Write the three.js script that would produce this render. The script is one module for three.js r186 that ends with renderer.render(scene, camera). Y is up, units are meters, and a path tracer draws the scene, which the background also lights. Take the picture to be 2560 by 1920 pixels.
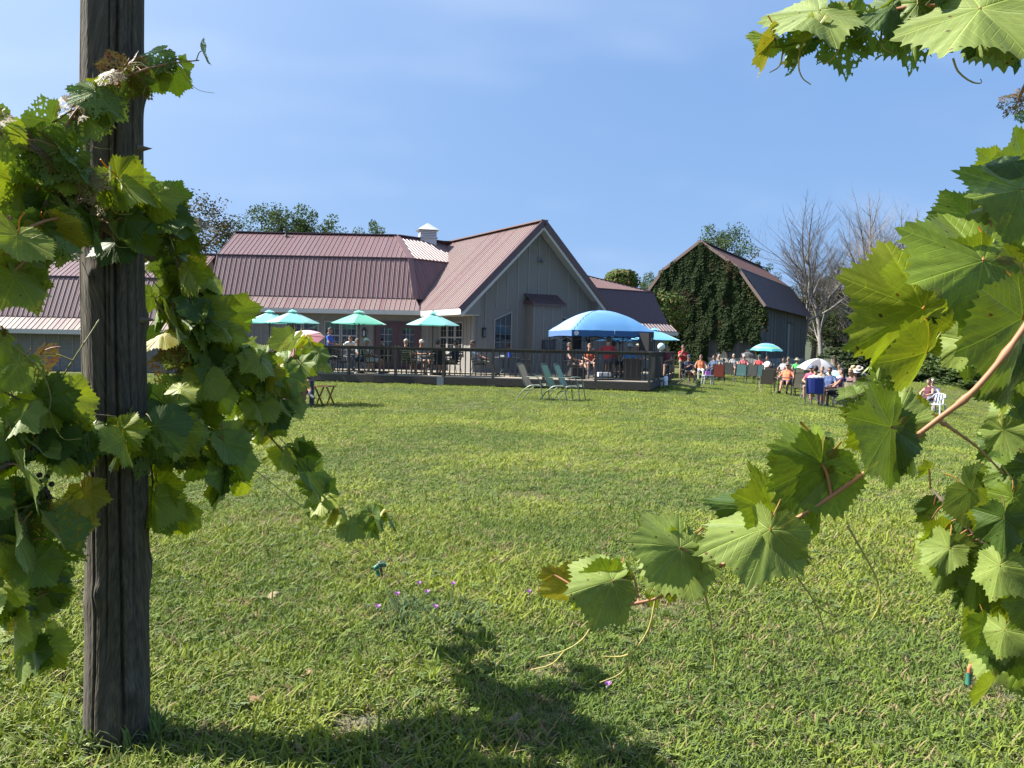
import * as THREE from 'three';
import { mergeGeometries, mergeVertices } from 'three/addons/utils/BufferGeometryUtils.js';
import { ImprovedNoise } from 'three/addons/math/ImprovedNoise.js';

// ---------- camera, sky, sun, exposure ----------
const scene = new THREE.Scene();
const camera = new THREE.PerspectiveCamera(52.0, 4 / 3, 0.05, 3000);
camera.rotation.order = 'YXZ';
camera.position.set(0, 1.45, 0);
camera.rotation.set(-0.0467, 0, 0.02);
const renderer = new THREE.WebGLRenderer();
renderer.toneMapping = THREE.LinearToneMapping;
renderer.toneMappingExposure = 3.2;
renderer.shadowMap.enabled = true;

const SUN = new THREE.Vector3(-0.90, 0.95, -0.15).normalize();
const noise = new ImprovedNoise();
const fbm = (x, y, z = 0, o = 4) => { let s = 0, a = 0.5, f = 1; for (let i = 0; i < o; i++) { s += a * noise.noise(x * f, y * f, z * f + i * 7.3); a *= 0.5; f *= 2.03; } return s; };
{
  const w = 512, h = 256, d = new Float32Array(w * h * 4);
  const zen = [0.058, 0.113, 0.236], mid = [0.100, 0.173, 0.294], hor = [0.134, 0.201, 0.304], warm = [0.22, 0.225, 0.215];
  const v = new THREE.Vector3();
  for (let j = 0; j < h; j++) for (let i = 0; i < w; i++) {
    const el = ((j + 0.5) / h - 0.5) * Math.PI, az = ((i + 0.5) / w - 0.5) * 2 * Math.PI;
    v.set(Math.cos(el) * Math.cos(az), Math.sin(el), Math.cos(el) * Math.sin(az));
    const e = Math.max(0, v.y), c = Math.max(0, v.dot(SUN));
    const a = Math.pow(1 - e, 2.2), b = Math.pow(1 - e, 7), g = 0.8 * Math.pow(c, 4) + 0.5 * c * c;
    const cl = Math.max(0, fbm(v.x * 2 / (e + 0.25) + 3, v.z * 6 / (e + 0.25) + v.x * 2, 1.7, 5)) * 0.34;
    for (let k = 0; k < 3; k++) {
      let s = zen[k] + (mid[k] - zen[k]) * a; s += (hor[k] - s) * b * 0.75;
      s += warm[k] * g; s += cl * (0.5 - s) * 0.5;
      d[(j * w + i) * 4 + k] = s;
    }
    d[(j * w + i) * 4 + 3] = 1;
  }
  const sky = new THREE.DataTexture(d, w, h, THREE.RGBAFormat, THREE.FloatType);
  sky.mapping = THREE.EquirectangularReflectionMapping; sky.magFilter = sky.minFilter = THREE.LinearFilter; sky.needsUpdate = true;
  scene.background = sky; scene.environment = sky;
}
const sun = new THREE.DirectionalLight(new THREE.Color(1, 0.95, 0.86), 5.0);
sun.position.copy(SUN).multiplyScalar(120).add(new THREE.Vector3(0, 0, -30)); sun.target.position.set(0, 0, -30);
sun.castShadow = true; sun.shadow.radius = 1; sun.shadow.mapSize.set(4096, 4096);
Object.assign(sun.shadow.camera, { left: -70, right: 70, top: 70, bottom: -70, near: 1, far: 320 });
scene.add(sun, sun.target);

// ---------- helpers ----------
function rng(s) { return () => { s |= 0; s = s + 0x6D2B79F5 | 0; let t = Math.imul(s ^ s >>> 15, 1 | s); t = t + Math.imul(t ^ t >>> 7, 61 | t) ^ t; return ((t ^ t >>> 14) >>> 0) / 4294967296; }; }
const V = (x, y, z) => new THREE.Vector3(x, y, z);
const lerp = (a, b, t) => a + (b - a) * t, clamp = (x, a, b) => Math.min(b, Math.max(a, x));
const smooth = (a, b, x) => { const t = clamp((x - a) / (b - a), 0, 1); return t * t * (3 - 2 * t); };
const taken = {};
function numbered(n) { const k = taken[n] = (taken[n] ?? -1) + 1; return k ? n + '_' + String(k).padStart(3, '0') : n; }
function tag(o, label, category, group, kind) { if (label) o.userData.label = label; if (category) o.userData.category = category; if (group) o.userData.group = group; if (kind) o.userData.kind = kind; return o; }
function thing(name, label, category, pos = [0, 0, 0], turn = 0, group) {
  const o = new THREE.Group(); o.name = numbered(name); o.position.set(...pos); o.rotation.y = turn; scene.add(o); return tag(o, label, category, group);
}
function part(name, geo, mat, parent) {
  const m = new THREE.Mesh(Array.isArray(geo) ? merge(geo) : geo, mat); m.name = parent === scene ? numbered(name) : name; m.castShadow = m.receiveShadow = true; parent.add(m); return m;
}
function copyOf(root, pos, turn, label, group) { const r = root.clone(); r.userData = { ...root.userData }; r.name = numbered(root.name.replace(/_\d+$/, '')); r.position.set(...pos); r.rotation.y = turn; if (label) r.userData.label = label; if (group) r.userData.group = group; scene.add(r); return r; }
function merge(list) {
  return mergeGeometries(list.map(g => { const q = g.index ? g.toNonIndexed() : g.clone(); for (const k in q.attributes) if (!['position', 'normal', 'uv'].includes(k)) q.deleteAttribute(k); if (!q.attributes.uv) q.setAttribute('uv', new THREE.Float32BufferAttribute(new Float32Array(q.attributes.position.count * 2), 2)); return q; }));
}
const mats = {};
function mat(r, g, b, rough = 0.8, opt = {}) {
  const k = [r, g, b, rough, JSON.stringify(opt)].join();
  if (!mats[k]) { const m = new THREE.MeshPhysicalMaterial({ roughness: rough, side: THREE.DoubleSide, ...opt }); m.color.setRGB(r, g, b); mats[k] = m; }
  return mats[k];
}
const box = (w, h, d, x = 0, y = 0, z = 0, ry = 0, rx = 0, rz = 0) => { const g = new THREE.BoxGeometry(w, h, d); if (rx) g.rotateX(rx); if (rz) g.rotateZ(rz); if (ry) g.rotateY(ry); return g.translate(x, y, z); };
const cyl = (r0, r1, h, x = 0, y = 0, z = 0, n = 12) => new THREE.CylinderGeometry(r1, r0, h, n).translate(x, y, z);
// box with axes d (along), up, n (out): s, y, o ranges from base point C
function framed(C, d, n) {
  const M = new THREE.Matrix4().makeBasis(d, V(0, 1, 0), n).setPosition(C);
  const f = (s0, s1, y0, y1, o0, o1) => box(s1 - s0, y1 - y0, o1 - o0, (s0 + s1) / 2, (y0 + y1) / 2, (o0 + o1) / 2).applyMatrix4(M);
  f.M = M; f.at = (s, y, o) => V(s, y, o).applyMatrix4(M); return f;
}
function bar(p, q, w, h = w) { // straight bar of w x h between two points
  const a = V(...(p.toArray ? p.toArray() : p)), b = V(...(q.toArray ? q.toArray() : q)), L = a.distanceTo(b), z = b.clone().sub(a).normalize();
  const up = Math.abs(z.y) > 0.98 ? V(1, 0, 0) : V(0, 1, 0), x = up.clone().cross(z).normalize(), y = z.clone().cross(x);
  return new THREE.BoxGeometry(w, h, L).applyMatrix4(new THREE.Matrix4().makeBasis(x, y, z).setPosition(a.add(b).multiplyScalar(0.5)));
}
function tube(pts, r0, r1 = r0, sides = 6, seg = 0, node = 0) { // tapered tube along a smooth curve; with flat caps
  const P = pts.map(p => p.toArray ? p : V(...p)); const n = seg || (P.length - 1) * 3;
  const c = P.length > 2 ? new THREE.CatmullRomCurve3(P, false, 'centripetal') : new THREE.LineCurve3(P[0], P[1]); const N = P.length > 2 ? n : 1;
  const fr = c.computeFrenetFrames(N, false), pos = [], uv = [], idx = []; let len = 0, prev = null;
  for (let i = 0; i <= N; i++) {
    const q = c.getPoint(i / N), r = lerp(r0, r1, i / N); if (prev) len += q.distanceTo(prev); prev = q; const e = (len % node) - node / 2, rn = node ? r * (0.94 + 0.5 * Math.exp(-e * e / 0.00004)) : r;
    for (let k = 0; k <= sides; k++) { const a = k / sides * 2 * Math.PI, x = Math.cos(a) * rn, y = Math.sin(a) * rn, A = fr.normals[i], B = fr.binormals[i]; pos.push(q.x + A.x * x + B.x * y, q.y + A.y * x + B.y * y, q.z + A.z * x + B.z * y); uv.push(k / sides * 2 * Math.PI * r0, len); }
  }
  for (let i = 0; i < N; i++) for (let k = 0; k < sides; k++) { const a = i * (sides + 1) + k, b = a + sides + 1; idx.push(a, b, a + 1, b, b + 1, a + 1); }
  for (const [o, f] of [[0, 1], [N * (sides + 1), 0]]) for (let k = 1; k < sides - 1; k++) f ? idx.push(o, o + k + 1, o + k) : idx.push(o, o + k, o + k + 1);
  const g = new THREE.BufferGeometry(); g.setAttribute('position', new THREE.Float32BufferAttribute(pos, 3)); g.setAttribute('uv', new THREE.Float32BufferAttribute(uv, 2)); g.setIndex(idx); g.computeVertexNormals(); return g;
}
function polyGeo(list) { // list of convex 3D polygons -> geometry
  const pos = []; for (const P of list) for (let i = 1; i < P.length - 1; i++) pos.push(...P[0].toArray(), ...P[i].toArray(), ...P[i + 1].toArray());
  const g = new THREE.BufferGeometry(); g.setAttribute('position', new THREE.Float32BufferAttribute(pos, 3)); g.computeVertexNormals(); return g;
}
const smoothGeo = list => { const g = polyGeo(list); g.deleteAttribute('normal'); const q = mergeVertices(g, 1e-4); q.computeVertexNormals(); return q; };
function clip2(poly, ax, lim, keepLess) { const out = []; for (let i = 0; i < poly.length; i++) { const a = poly[i], b = poly[(i + 1) % poly.length], da = keepLess ? lim - a[ax] : a[ax] - lim, db = keepLess ? lim - b[ax] : b[ax] - lim; if (da >= 0) out.push(a); if (da * db < 0) { const t = da / (da - db); out.push([lerp(a[0], b[0], t), lerp(a[1], b[1], t)]); } } return out; }
function canvasTex(w, h, draw, srgb = true) { const c = document.createElement('canvas'); c.width = w; c.height = h; draw(c.getContext('2d'), w, h); const t = new THREE.CanvasTexture(c); if (srgb) t.colorSpace = THREE.SRGBColorSpace; t.wrapS = t.wrapT = THREE.RepeatWrapping; return t; }
function dataTex(n, f, srgb = true) { // f(u,v) -> [r,g,b] 0..1, tileable is up to f
  const d = new Uint8Array(n * n * 4); for (let j = 0; j < n; j++) for (let i = 0; i < n; i++) { const c = f(i / n, j / n), o = (j * n + i) * 4; for (let k = 0; k < 3; k++) d[o + k] = clamp(c[k], 0, 1) * 255; d[o + 3] = 255; }
  const t = new THREE.DataTexture(d, n, n); t.wrapS = t.wrapT = THREE.RepeatWrapping; t.magFilter = THREE.LinearFilter; t.minFilter = THREE.LinearMipmapLinearFilter; t.generateMipmaps = true; if (srgb) t.colorSpace = THREE.SRGBColorSpace; t.needsUpdate = true; return t;
}
const tor = (u, v, f, s = 0) => { const a = u * 2 * Math.PI, b = v * 2 * Math.PI, r = f / (2 * Math.PI); return noise.noise(Math.cos(a) * r + 9 + s, Math.sin(a) * r + Math.cos(b) * r * 1.37, Math.sin(b) * r + 3 + s); };

// ---------- lawn ----------
function gy(x, z) {
  const t = Math.max(0, x - 3), c = clamp(0.006 - (-z - 26) * 0.00026, 0.0008, 0.006);
  let y = -c * (t < 20 ? t * t : 400 + (t - 20) * 40) - Math.max(0, x - 27) * 0.08;
  y = Math.max(y, -6 - 0.01 * t);
  return y + 0.012 * clamp(-z - 42, 0, 60) + 0.012 * noise.noise(x * 0.5, z * 0.5, 0) + 0.02 * noise.noise(x * 0.13, z * 0.13, 4);
}
const bare = (x, z) => { // 0..1 worn earth
  let b = smooth(0.25, 0.48, fbm(x * 0.9 + 40, z * 0.9, 2.2, 3) + 0.3 * fbm(x * 4, z * 4, 1, 3));
  for (const [px, pz, r] of [[0.05, -3.0, 0.22], [0.2, -3.5, 0.14], [-0.78, -4.9, 0.18], [-1.3, -2.72, 0.2], [0.75, -4.3, 0.3], [1.0, -4.5, 0.2], [-1.9, -6.4, 0.4], [0.2, -7.6, 0.3], [2.07, -3.35, 0.2], [-0.55, -2.95, 0.15], [1.6, -5.8, 0.35]]) b = Math.max(b, smooth(1.1, 0.35, Math.hypot(x - px, z - pz) / r + 1.3 * fbm(x * 6, z * 6, 3, 3))) * 0.9;
  return b;
};
const deckP = [[-11.6, -30.75], [4.75, -27.25], [8.25, -40.2], [-11.6, -37]];
const inPoly = (x, z, P) => { let c = false; for (let i = 0, j = P.length - 1; i < P.length; j = i++) if ((P[i][1] > z) !== (P[j][1] > z) && x < (P[j][0] - P[i][0]) * (z - P[i][1]) / (P[j][1] - P[i][1]) + P[i][0]) c = !c; return c; };
{
  const ax = []; for (let i = -130; i <= 130; i++) ax.push(Math.sign(i) * (Math.abs(i) * 0.1 + Math.pow(Math.abs(i) / 130, 5) * 700));
  const pos = [], col = [], uv = [], idx = [], n = ax.length;
  for (let j = 0; j < n; j++) for (let i = 0; i < n; i++) {
    const x = ax[i], z = ax[j] - 8; pos.push(x, gy(x, z), z); uv.push(x, z);
    const b = bare(x, z), p = fbm(x * 0.25, z * 0.25, 5, 3), q = fbm(x * 1.3, z * 1.3, 8, 3), A = smooth(-0.35, 0.5, p);
    const g0 = [0.128 + 0.045 * A + 0.03 * q, 0.152 + 0.012 * A + 0.03 * q, 0.032 + 0.014 * A], e = [0.16, 0.118, 0.075];
    for (let k = 0; k < 3; k++) col.push(Math.max(0.01, lerp(g0[k], e[k], b * 0.85)));
  }
  for (let j = 0; j < n - 1; j++) for (let i = 0; i < n - 1; i++) { const a = j * n + i; idx.push(a, a + n, a + 1, a + 1, a + n, a + n + 1); }
  const g = new THREE.BufferGeometry(); g.setAttribute('position', new THREE.Float32BufferAttribute(pos, 3)); g.setAttribute('color', new THREE.Float32BufferAttribute(col, 3)); g.setAttribute('uv', new THREE.Float32BufferAttribute(uv, 2)); g.setIndex(idx); g.computeVertexNormals();
  const R = rng(9), map = dataTex(1024, (u, v) => { const f = 0.72 + 0.5 * tor(u, v, 60) + 0.45 * tor(u, v, 190, 5) + 0.35 * (R() - 0.5), y = tor(u, v, 25, 11) * 0.2; return [f + y, f, f * 0.9 - y]; }, false);
  map.repeat.set(0.31, 0.31);
  const bump = map.clone(); bump.needsUpdate = true;
  const m = new THREE.MeshPhysicalMaterial({ vertexColors: true, map, bumpMap: bump, bumpScale: 0.05, roughness: 0.95, side: THREE.DoubleSide });
  tag(part('lawn', g, m, scene), 'sunlit mown lawn with worn patches', 'lawn', null, 'structure');
}
// ---------- grass blades ----------
function clumpGeo(seed, n, len, wid, splay, spread = len * 0.9) {
  const R = rng(seed), pos = [], idx = [];
  for (let b = 0; b < n; b++) {
    const a = R() * 6.283, L = len * (0.55 + 0.6 * R()), w = wid * (0.6 + 0.7 * R()), out = splay * (0.35 + 0.9 * R()), ox = (R() - 0.5) * spread, oz = (R() - 0.5) * spread, tw = a + 1.57 + (R() - 0.5) * 1.2;
    const s = [0, 0.45, 0.8, 1]; const o = pos.length / 3;
    s.forEach((t, i) => { const r = L * out * t * t, y = L * (t * (1 - 0.35 * out * t)), x = ox + Math.cos(a) * r, z = oz + Math.sin(a) * r, ww = w * (i === 0 ? 0.6 : i === 1 ? 1 : i === 2 ? 0.7 : 0.06); pos.push(x - Math.cos(tw) * ww, y - 0.004, z - Math.sin(tw) * ww, x + Math.cos(tw) * ww, y - 0.004, z + Math.sin(tw) * ww); });
    for (let i = 0; i < 3; i++) { const q = o + i * 2; idx.push(q, q + 1, q + 2, q + 1, q + 3, q + 2); }
  }
  const g = new THREE.BufferGeometry(); g.setAttribute('position', new THREE.Float32BufferAttribute(pos, 3)); g.setIndex(idx); g.computeVertexNormals(); return g;
}
const bladeM = new THREE.MeshPhysicalMaterial({ color: 0xffffff, roughness: 0.9, transmission: 0.35, thickness: 0, side: THREE.DoubleSide, specularIntensity: 0.6 });
function grass(name, geo, count, z0, z1, sc0, sc1, seed, label, keep = 0) {
  const R = rng(seed), M = new THREE.Matrix4(), q = new THREE.Quaternion(), e = new THREE.Euler(), c = new THREE.Color(), L = [], Cc = [];
  for (let i = 0; i < count; i++) {
    const z = -Math.sqrt(lerp(z0 * z0, z1 * z1, R())), w = -z * 0.74 + 0.9, x = (R() * 2 - 1) * w, b = bare(x, z), r0 = R(), r1 = R(), r2 = R(), r3 = R();
    if (r0 < b * 0.93 - keep) continue; if (inPoly(x, z, deckP) || z < -33 && x < 8.6 - keep) continue; if (Math.hypot(x + 1.42, z + 2.8) < 0.1) continue;
    const A = smooth(-0.42, 0.5, fbm(x * 0.45 + 20, z * 0.45, 6, 3) + 0.6 * fbm(x * 2.2, z * 2.2, 9, 2)), t = clamp(A * 0.8 + (r1 - 0.5) * 0.7, 0, 1), dry = r2 < 0.05 + 0.3 * b;
    const s = lerp(sc0, sc1, r3) * (1 - 0.5 * b) * (0.8 + 0.5 * A); e.set((r1 - 0.5) * 0.5, r2 * 6.283, (r3 - 0.5) * 0.5); q.setFromEuler(e);
    M.compose(V(x, gy(x, z), z), q, V(s, s * (0.75 + 0.5 * r1), s)); L.push(M.toArray());
    if (name === 'dry_thatch') c.setRGB(0.24 + 0.1 * r1, 0.18 + 0.08 * r1, 0.09 + 0.04 * r1); else if (name === 'clover') c.setRGB(0.07 + 0.05 * r1, 0.115 + 0.06 * r1, 0.022); else if (dry) c.setRGB(0.26, 0.20, 0.09); else c.setRGB(lerp(0.082, 0.235, t), lerp(0.142, 0.278, t), lerp(0.013, 0.023, t)); Cc.push(c.r, c.g, c.b);
  }
  const im = new THREE.InstancedMesh(geo, bladeM, L.length); L.forEach((a, i) => { M.fromArray(a); im.setMatrixAt(i, M); im.setColorAt(i, c.setRGB(Cc[i * 3], Cc[i * 3 + 1], Cc[i * 3 + 2])); });
  im.name = name; im.castShadow = im.receiveShadow = true; tag(im, label, 'grass', null, 'stuff'); scene.add(im);
}
grass('near_grass', clumpGeo(1, 9, 0.050, 0.0027, 0.9, 0.06), 70000, 1.6, 7, 0.7, 1.35, 21, 'broad bright grass blades of the foreground lawn');
grass('crab_grass', clumpGeo(2, 6, 0.068, 0.0042, 1.3), 7000, 1.6, 7.5, 0.6, 1.3, 22, 'wide splayed crabgrass blades among the foreground lawn');
grass('mid_grass', clumpGeo(3, 16, 0.048, 0.0032, 1.0, 0.12), 90000, 6.5, 17, 0.75, 1.2, 23, 'short grass blades of the middle lawn');
{ // clover and broad weeds
  const pos = [], idx = [], R = rng(12); for (let b = 0; b < 9; b++) { const a = R() * 6.28, d = 0.008 + R() * 0.03, cx = Math.cos(a) * d, cz = Math.sin(a) * d, h = 0.018 + R() * 0.022, s = 0.008 + R() * 0.006; for (let l = 0; l < 3; l++) { const t = a + l * 2.094, o = pos.length / 3; for (const [u, v, y] of [[0, 0, 0], [0.6, -0.55, 0.002], [1.15, -0.4, 0.004], [1.25, 0, 0.001], [1.15, 0.4, 0.004], [0.6, 0.55, 0.002]]) pos.push(cx + (Math.cos(t) * u - Math.sin(t) * v) * s, h + y, cz + (Math.sin(t) * u + Math.cos(t) * v) * s); for (let i = 1; i < 5; i++) idx.push(o, o + i + 1, o + i); } }
  const g = new THREE.BufferGeometry(); g.setAttribute('position', new THREE.Float32BufferAttribute(pos, 3)); g.setIndex(idx); g.computeVertexNormals(); grass('clover', g, 2600, 1.6, 10, 0.6, 1.15, 31, 'small clover leaves scattered in the foreground lawn', 0.2);
  grass('dry_thatch', clumpGeo(6, 9, 0.06, 0.0013, 1.9, 0.1), 7000, 1.6, 12, 0.6, 1.1, 33, 'dry straw thatch lying in the foreground lawn', 0.5);
}
grass('far_grass', clumpGeo(4, 26, 0.045, 0.0042, 1.1, 0.26), 110000, 16, 50, 0.75, 1.2, 24, 'mown grass blades of the far lawn near the guests');
// ---------- buildings ----------
const UP = V(0, 1, 0), DX = V(1, 0, 0), DZ = V(0, 0, 1);
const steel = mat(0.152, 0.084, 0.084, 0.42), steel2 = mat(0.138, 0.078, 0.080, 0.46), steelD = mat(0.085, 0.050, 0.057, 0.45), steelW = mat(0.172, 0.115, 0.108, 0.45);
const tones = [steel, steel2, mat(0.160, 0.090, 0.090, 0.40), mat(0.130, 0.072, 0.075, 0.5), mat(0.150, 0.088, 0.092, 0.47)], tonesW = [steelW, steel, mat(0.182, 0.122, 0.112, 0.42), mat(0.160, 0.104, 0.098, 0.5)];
const sidingTex = dataTex(512, (u, v) => { const s = 0.93 + 0.05 * tor(u, v, 40) + 0.05 * tor(u, v * 0.1, 160, 3); return [s, s, s]; });
const siding = mat(0.205, 0.192, 0.174, 0.85), batM = mat(0.215, 0.202, 0.183, 0.85), white = mat(0.45, 0.435, 0.41, 0.6), trimM = mat(0.26, 0.245, 0.225, 0.7), soffit = mat(0.36, 0.345, 0.32, 0.8);
siding.map = sidingTex;
const glass = mat(0.010, 0.013, 0.016, 0.03, { ior: 1.5 }), dark = mat(0.02, 0.02, 0.022, 0.6), muntin = mat(0.25, 0.24, 0.225, 0.6), doorM = mat(0.055, 0.022, 0.028, 0.45);
// a roof slope: convex polygon in one plane, cut into ribbed sheets
function slope(poly, along, parent, m, pitch = 0.229, jitter = 5) {
  const R = rng(jitter), u = along.clone().normalize(), nn = poly[1].clone().sub(poly[0]).cross(poly[2].clone().sub(poly[0])).normalize(); if (nn.y < 0) nn.negate();
  const v = nn.clone().cross(u); if (v.y < 0) v.negate(); const o = poly[0];
  const P2 = poly.map(p => { const d = p.clone().sub(o); return [d.dot(u), d.dot(v)]; }); const us = P2.map(p => p[0]), lo = Math.min(...us), hi = Math.max(...us);
  const at = (a, b, h) => o.clone().addScaledVector(u, a).addScaledVector(v, b).addScaledVector(nn, h), ms = Array.isArray(m) ? m : [m];
  for (let s = lo; s < hi - 0.02; s += pitch) {
    const e = Math.min(hi, s + pitch), c = clip2(clip2(P2, 0, s, false), 0, e, true); if (c.length < 3) continue;
    const faces = [c.map(p => at(p[0], p[1], 0))];
    const rib = (a, w, h) => { const k = clip2(clip2(P2, 0, a, false), 0, a + w, true); if (k.length < 3) return; const vs = x => { const q = clip2(clip2(P2, 0, x - 1e-3, false), 0, x + 1e-3, true).map(p => p[1]); return q.length ? [Math.min(...q), Math.max(...q)] : null; }; const A = vs(a + 0.003), B = vs(a + w - 0.003); if (!A || !B) return;
      const m0 = a + w * 0.3, m1 = a + w * 0.7, p = [at(a, A[0], 0), at(m0, A[0], h), at(m1, B[0], h), at(a + w, B[0], 0)], q = [at(a, A[1], 0), at(m0, A[1], h), at(m1, B[1], h), at(a + w, B[1], 0)];
      for (let i = 0; i < 3; i++) faces.push([p[i], p[i + 1], q[i + 1], q[i]]); faces.push([p[0], p[1], p[2], p[3]]); };
    rib(s + 0.004, 0.055, 0.024); rib(s + 0.10, 0.026, 0.006); rib(s + 0.165, 0.026, 0.006);
    part('roof_panel', polyGeo(faces), ms[Math.floor(R() * ms.length)], parent);
  }
}
// window with frame, sill, muntins and panes on a wall frame F
function windowAt(F, s0, s1, y0, y1, nx, ny, parent, split = 0, name = 'window') {
  const w = new THREE.Group(); w.name = name; parent.add(w);
  part('frame', [F(s0, s0 + 0.06, y0, y1, 0, 0.05), F(s1 - 0.06, s1, y0, y1, 0, 0.05), F(s0 + 0.06, s1 - 0.06, y1 - 0.07, y1, 0, 0.05), F(s0 + 0.06, s1 - 0.06, y0, y0 + 0.07, 0, 0.05), F(s0 - 0.03, s1 + 0.03, y0 - 0.05, y0, 0, 0.08)], trimM, w);
  const a = s0 + 0.06, b = s1 - 0.06, c = y0 + 0.07, d = y1 - 0.07, bars = [];
  for (let i = 0; i < nx; i++) { const x0 = lerp(a, b, i / nx), x1 = lerp(a, b, (i + 1) / nx); for (let j = 0; j < ny; j++) part('pane', F(x0 + 0.008, x1 - 0.008, lerp(c, d, j / ny) + 0.008, lerp(c, d, (j + 1) / ny) - 0.008, 0.004, 0.012), glass, w); if (i) bars.push(F(x0 - 0.006, x0 + 0.006, c, d, 0.004, 0.025)); }
  for (let j = 1; j < ny; j++) { const y = lerp(c, d, j / ny); for (let i = 0; i < nx; i++) bars.push(F(lerp(a, b, i / nx) + 0.009, lerp(a, b, (i + 1) / nx) - 0.009, y - 0.006, y + 0.006, 0.004, 0.024)); }
  if (split) bars.push(F(a, b, split - 0.03, split + 0.03, 0.014, 0.045)); part('muntins', bars, muntin, w); return w;
}
function battens(F, s0, s1, step, y0, top, parent, skip = []) { for (let s = s0; s < s1; s += step) { if (skip.some(([a, b]) => s > a - 0.04 && s < b + 0.04)) continue; const t = typeof top === 'function' ? top(s) : top; if (t - y0 > 0.2) part('batten', F(s - 0.032, s + 0.032, y0, t, 0, 0.022), batM, parent); } }
const prof = [[0, 3.03], [0.8, 3.60], [1.8, 5.59], [4.3, 7.0]];
const B0 = V(-4.22, 0, -36);
const roofRow = (o, d, n, s, p) => p.map(([b, y]) => o.clone().addScaledVector(d, s).addScaledVector(n, -b).setY(y));
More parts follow.
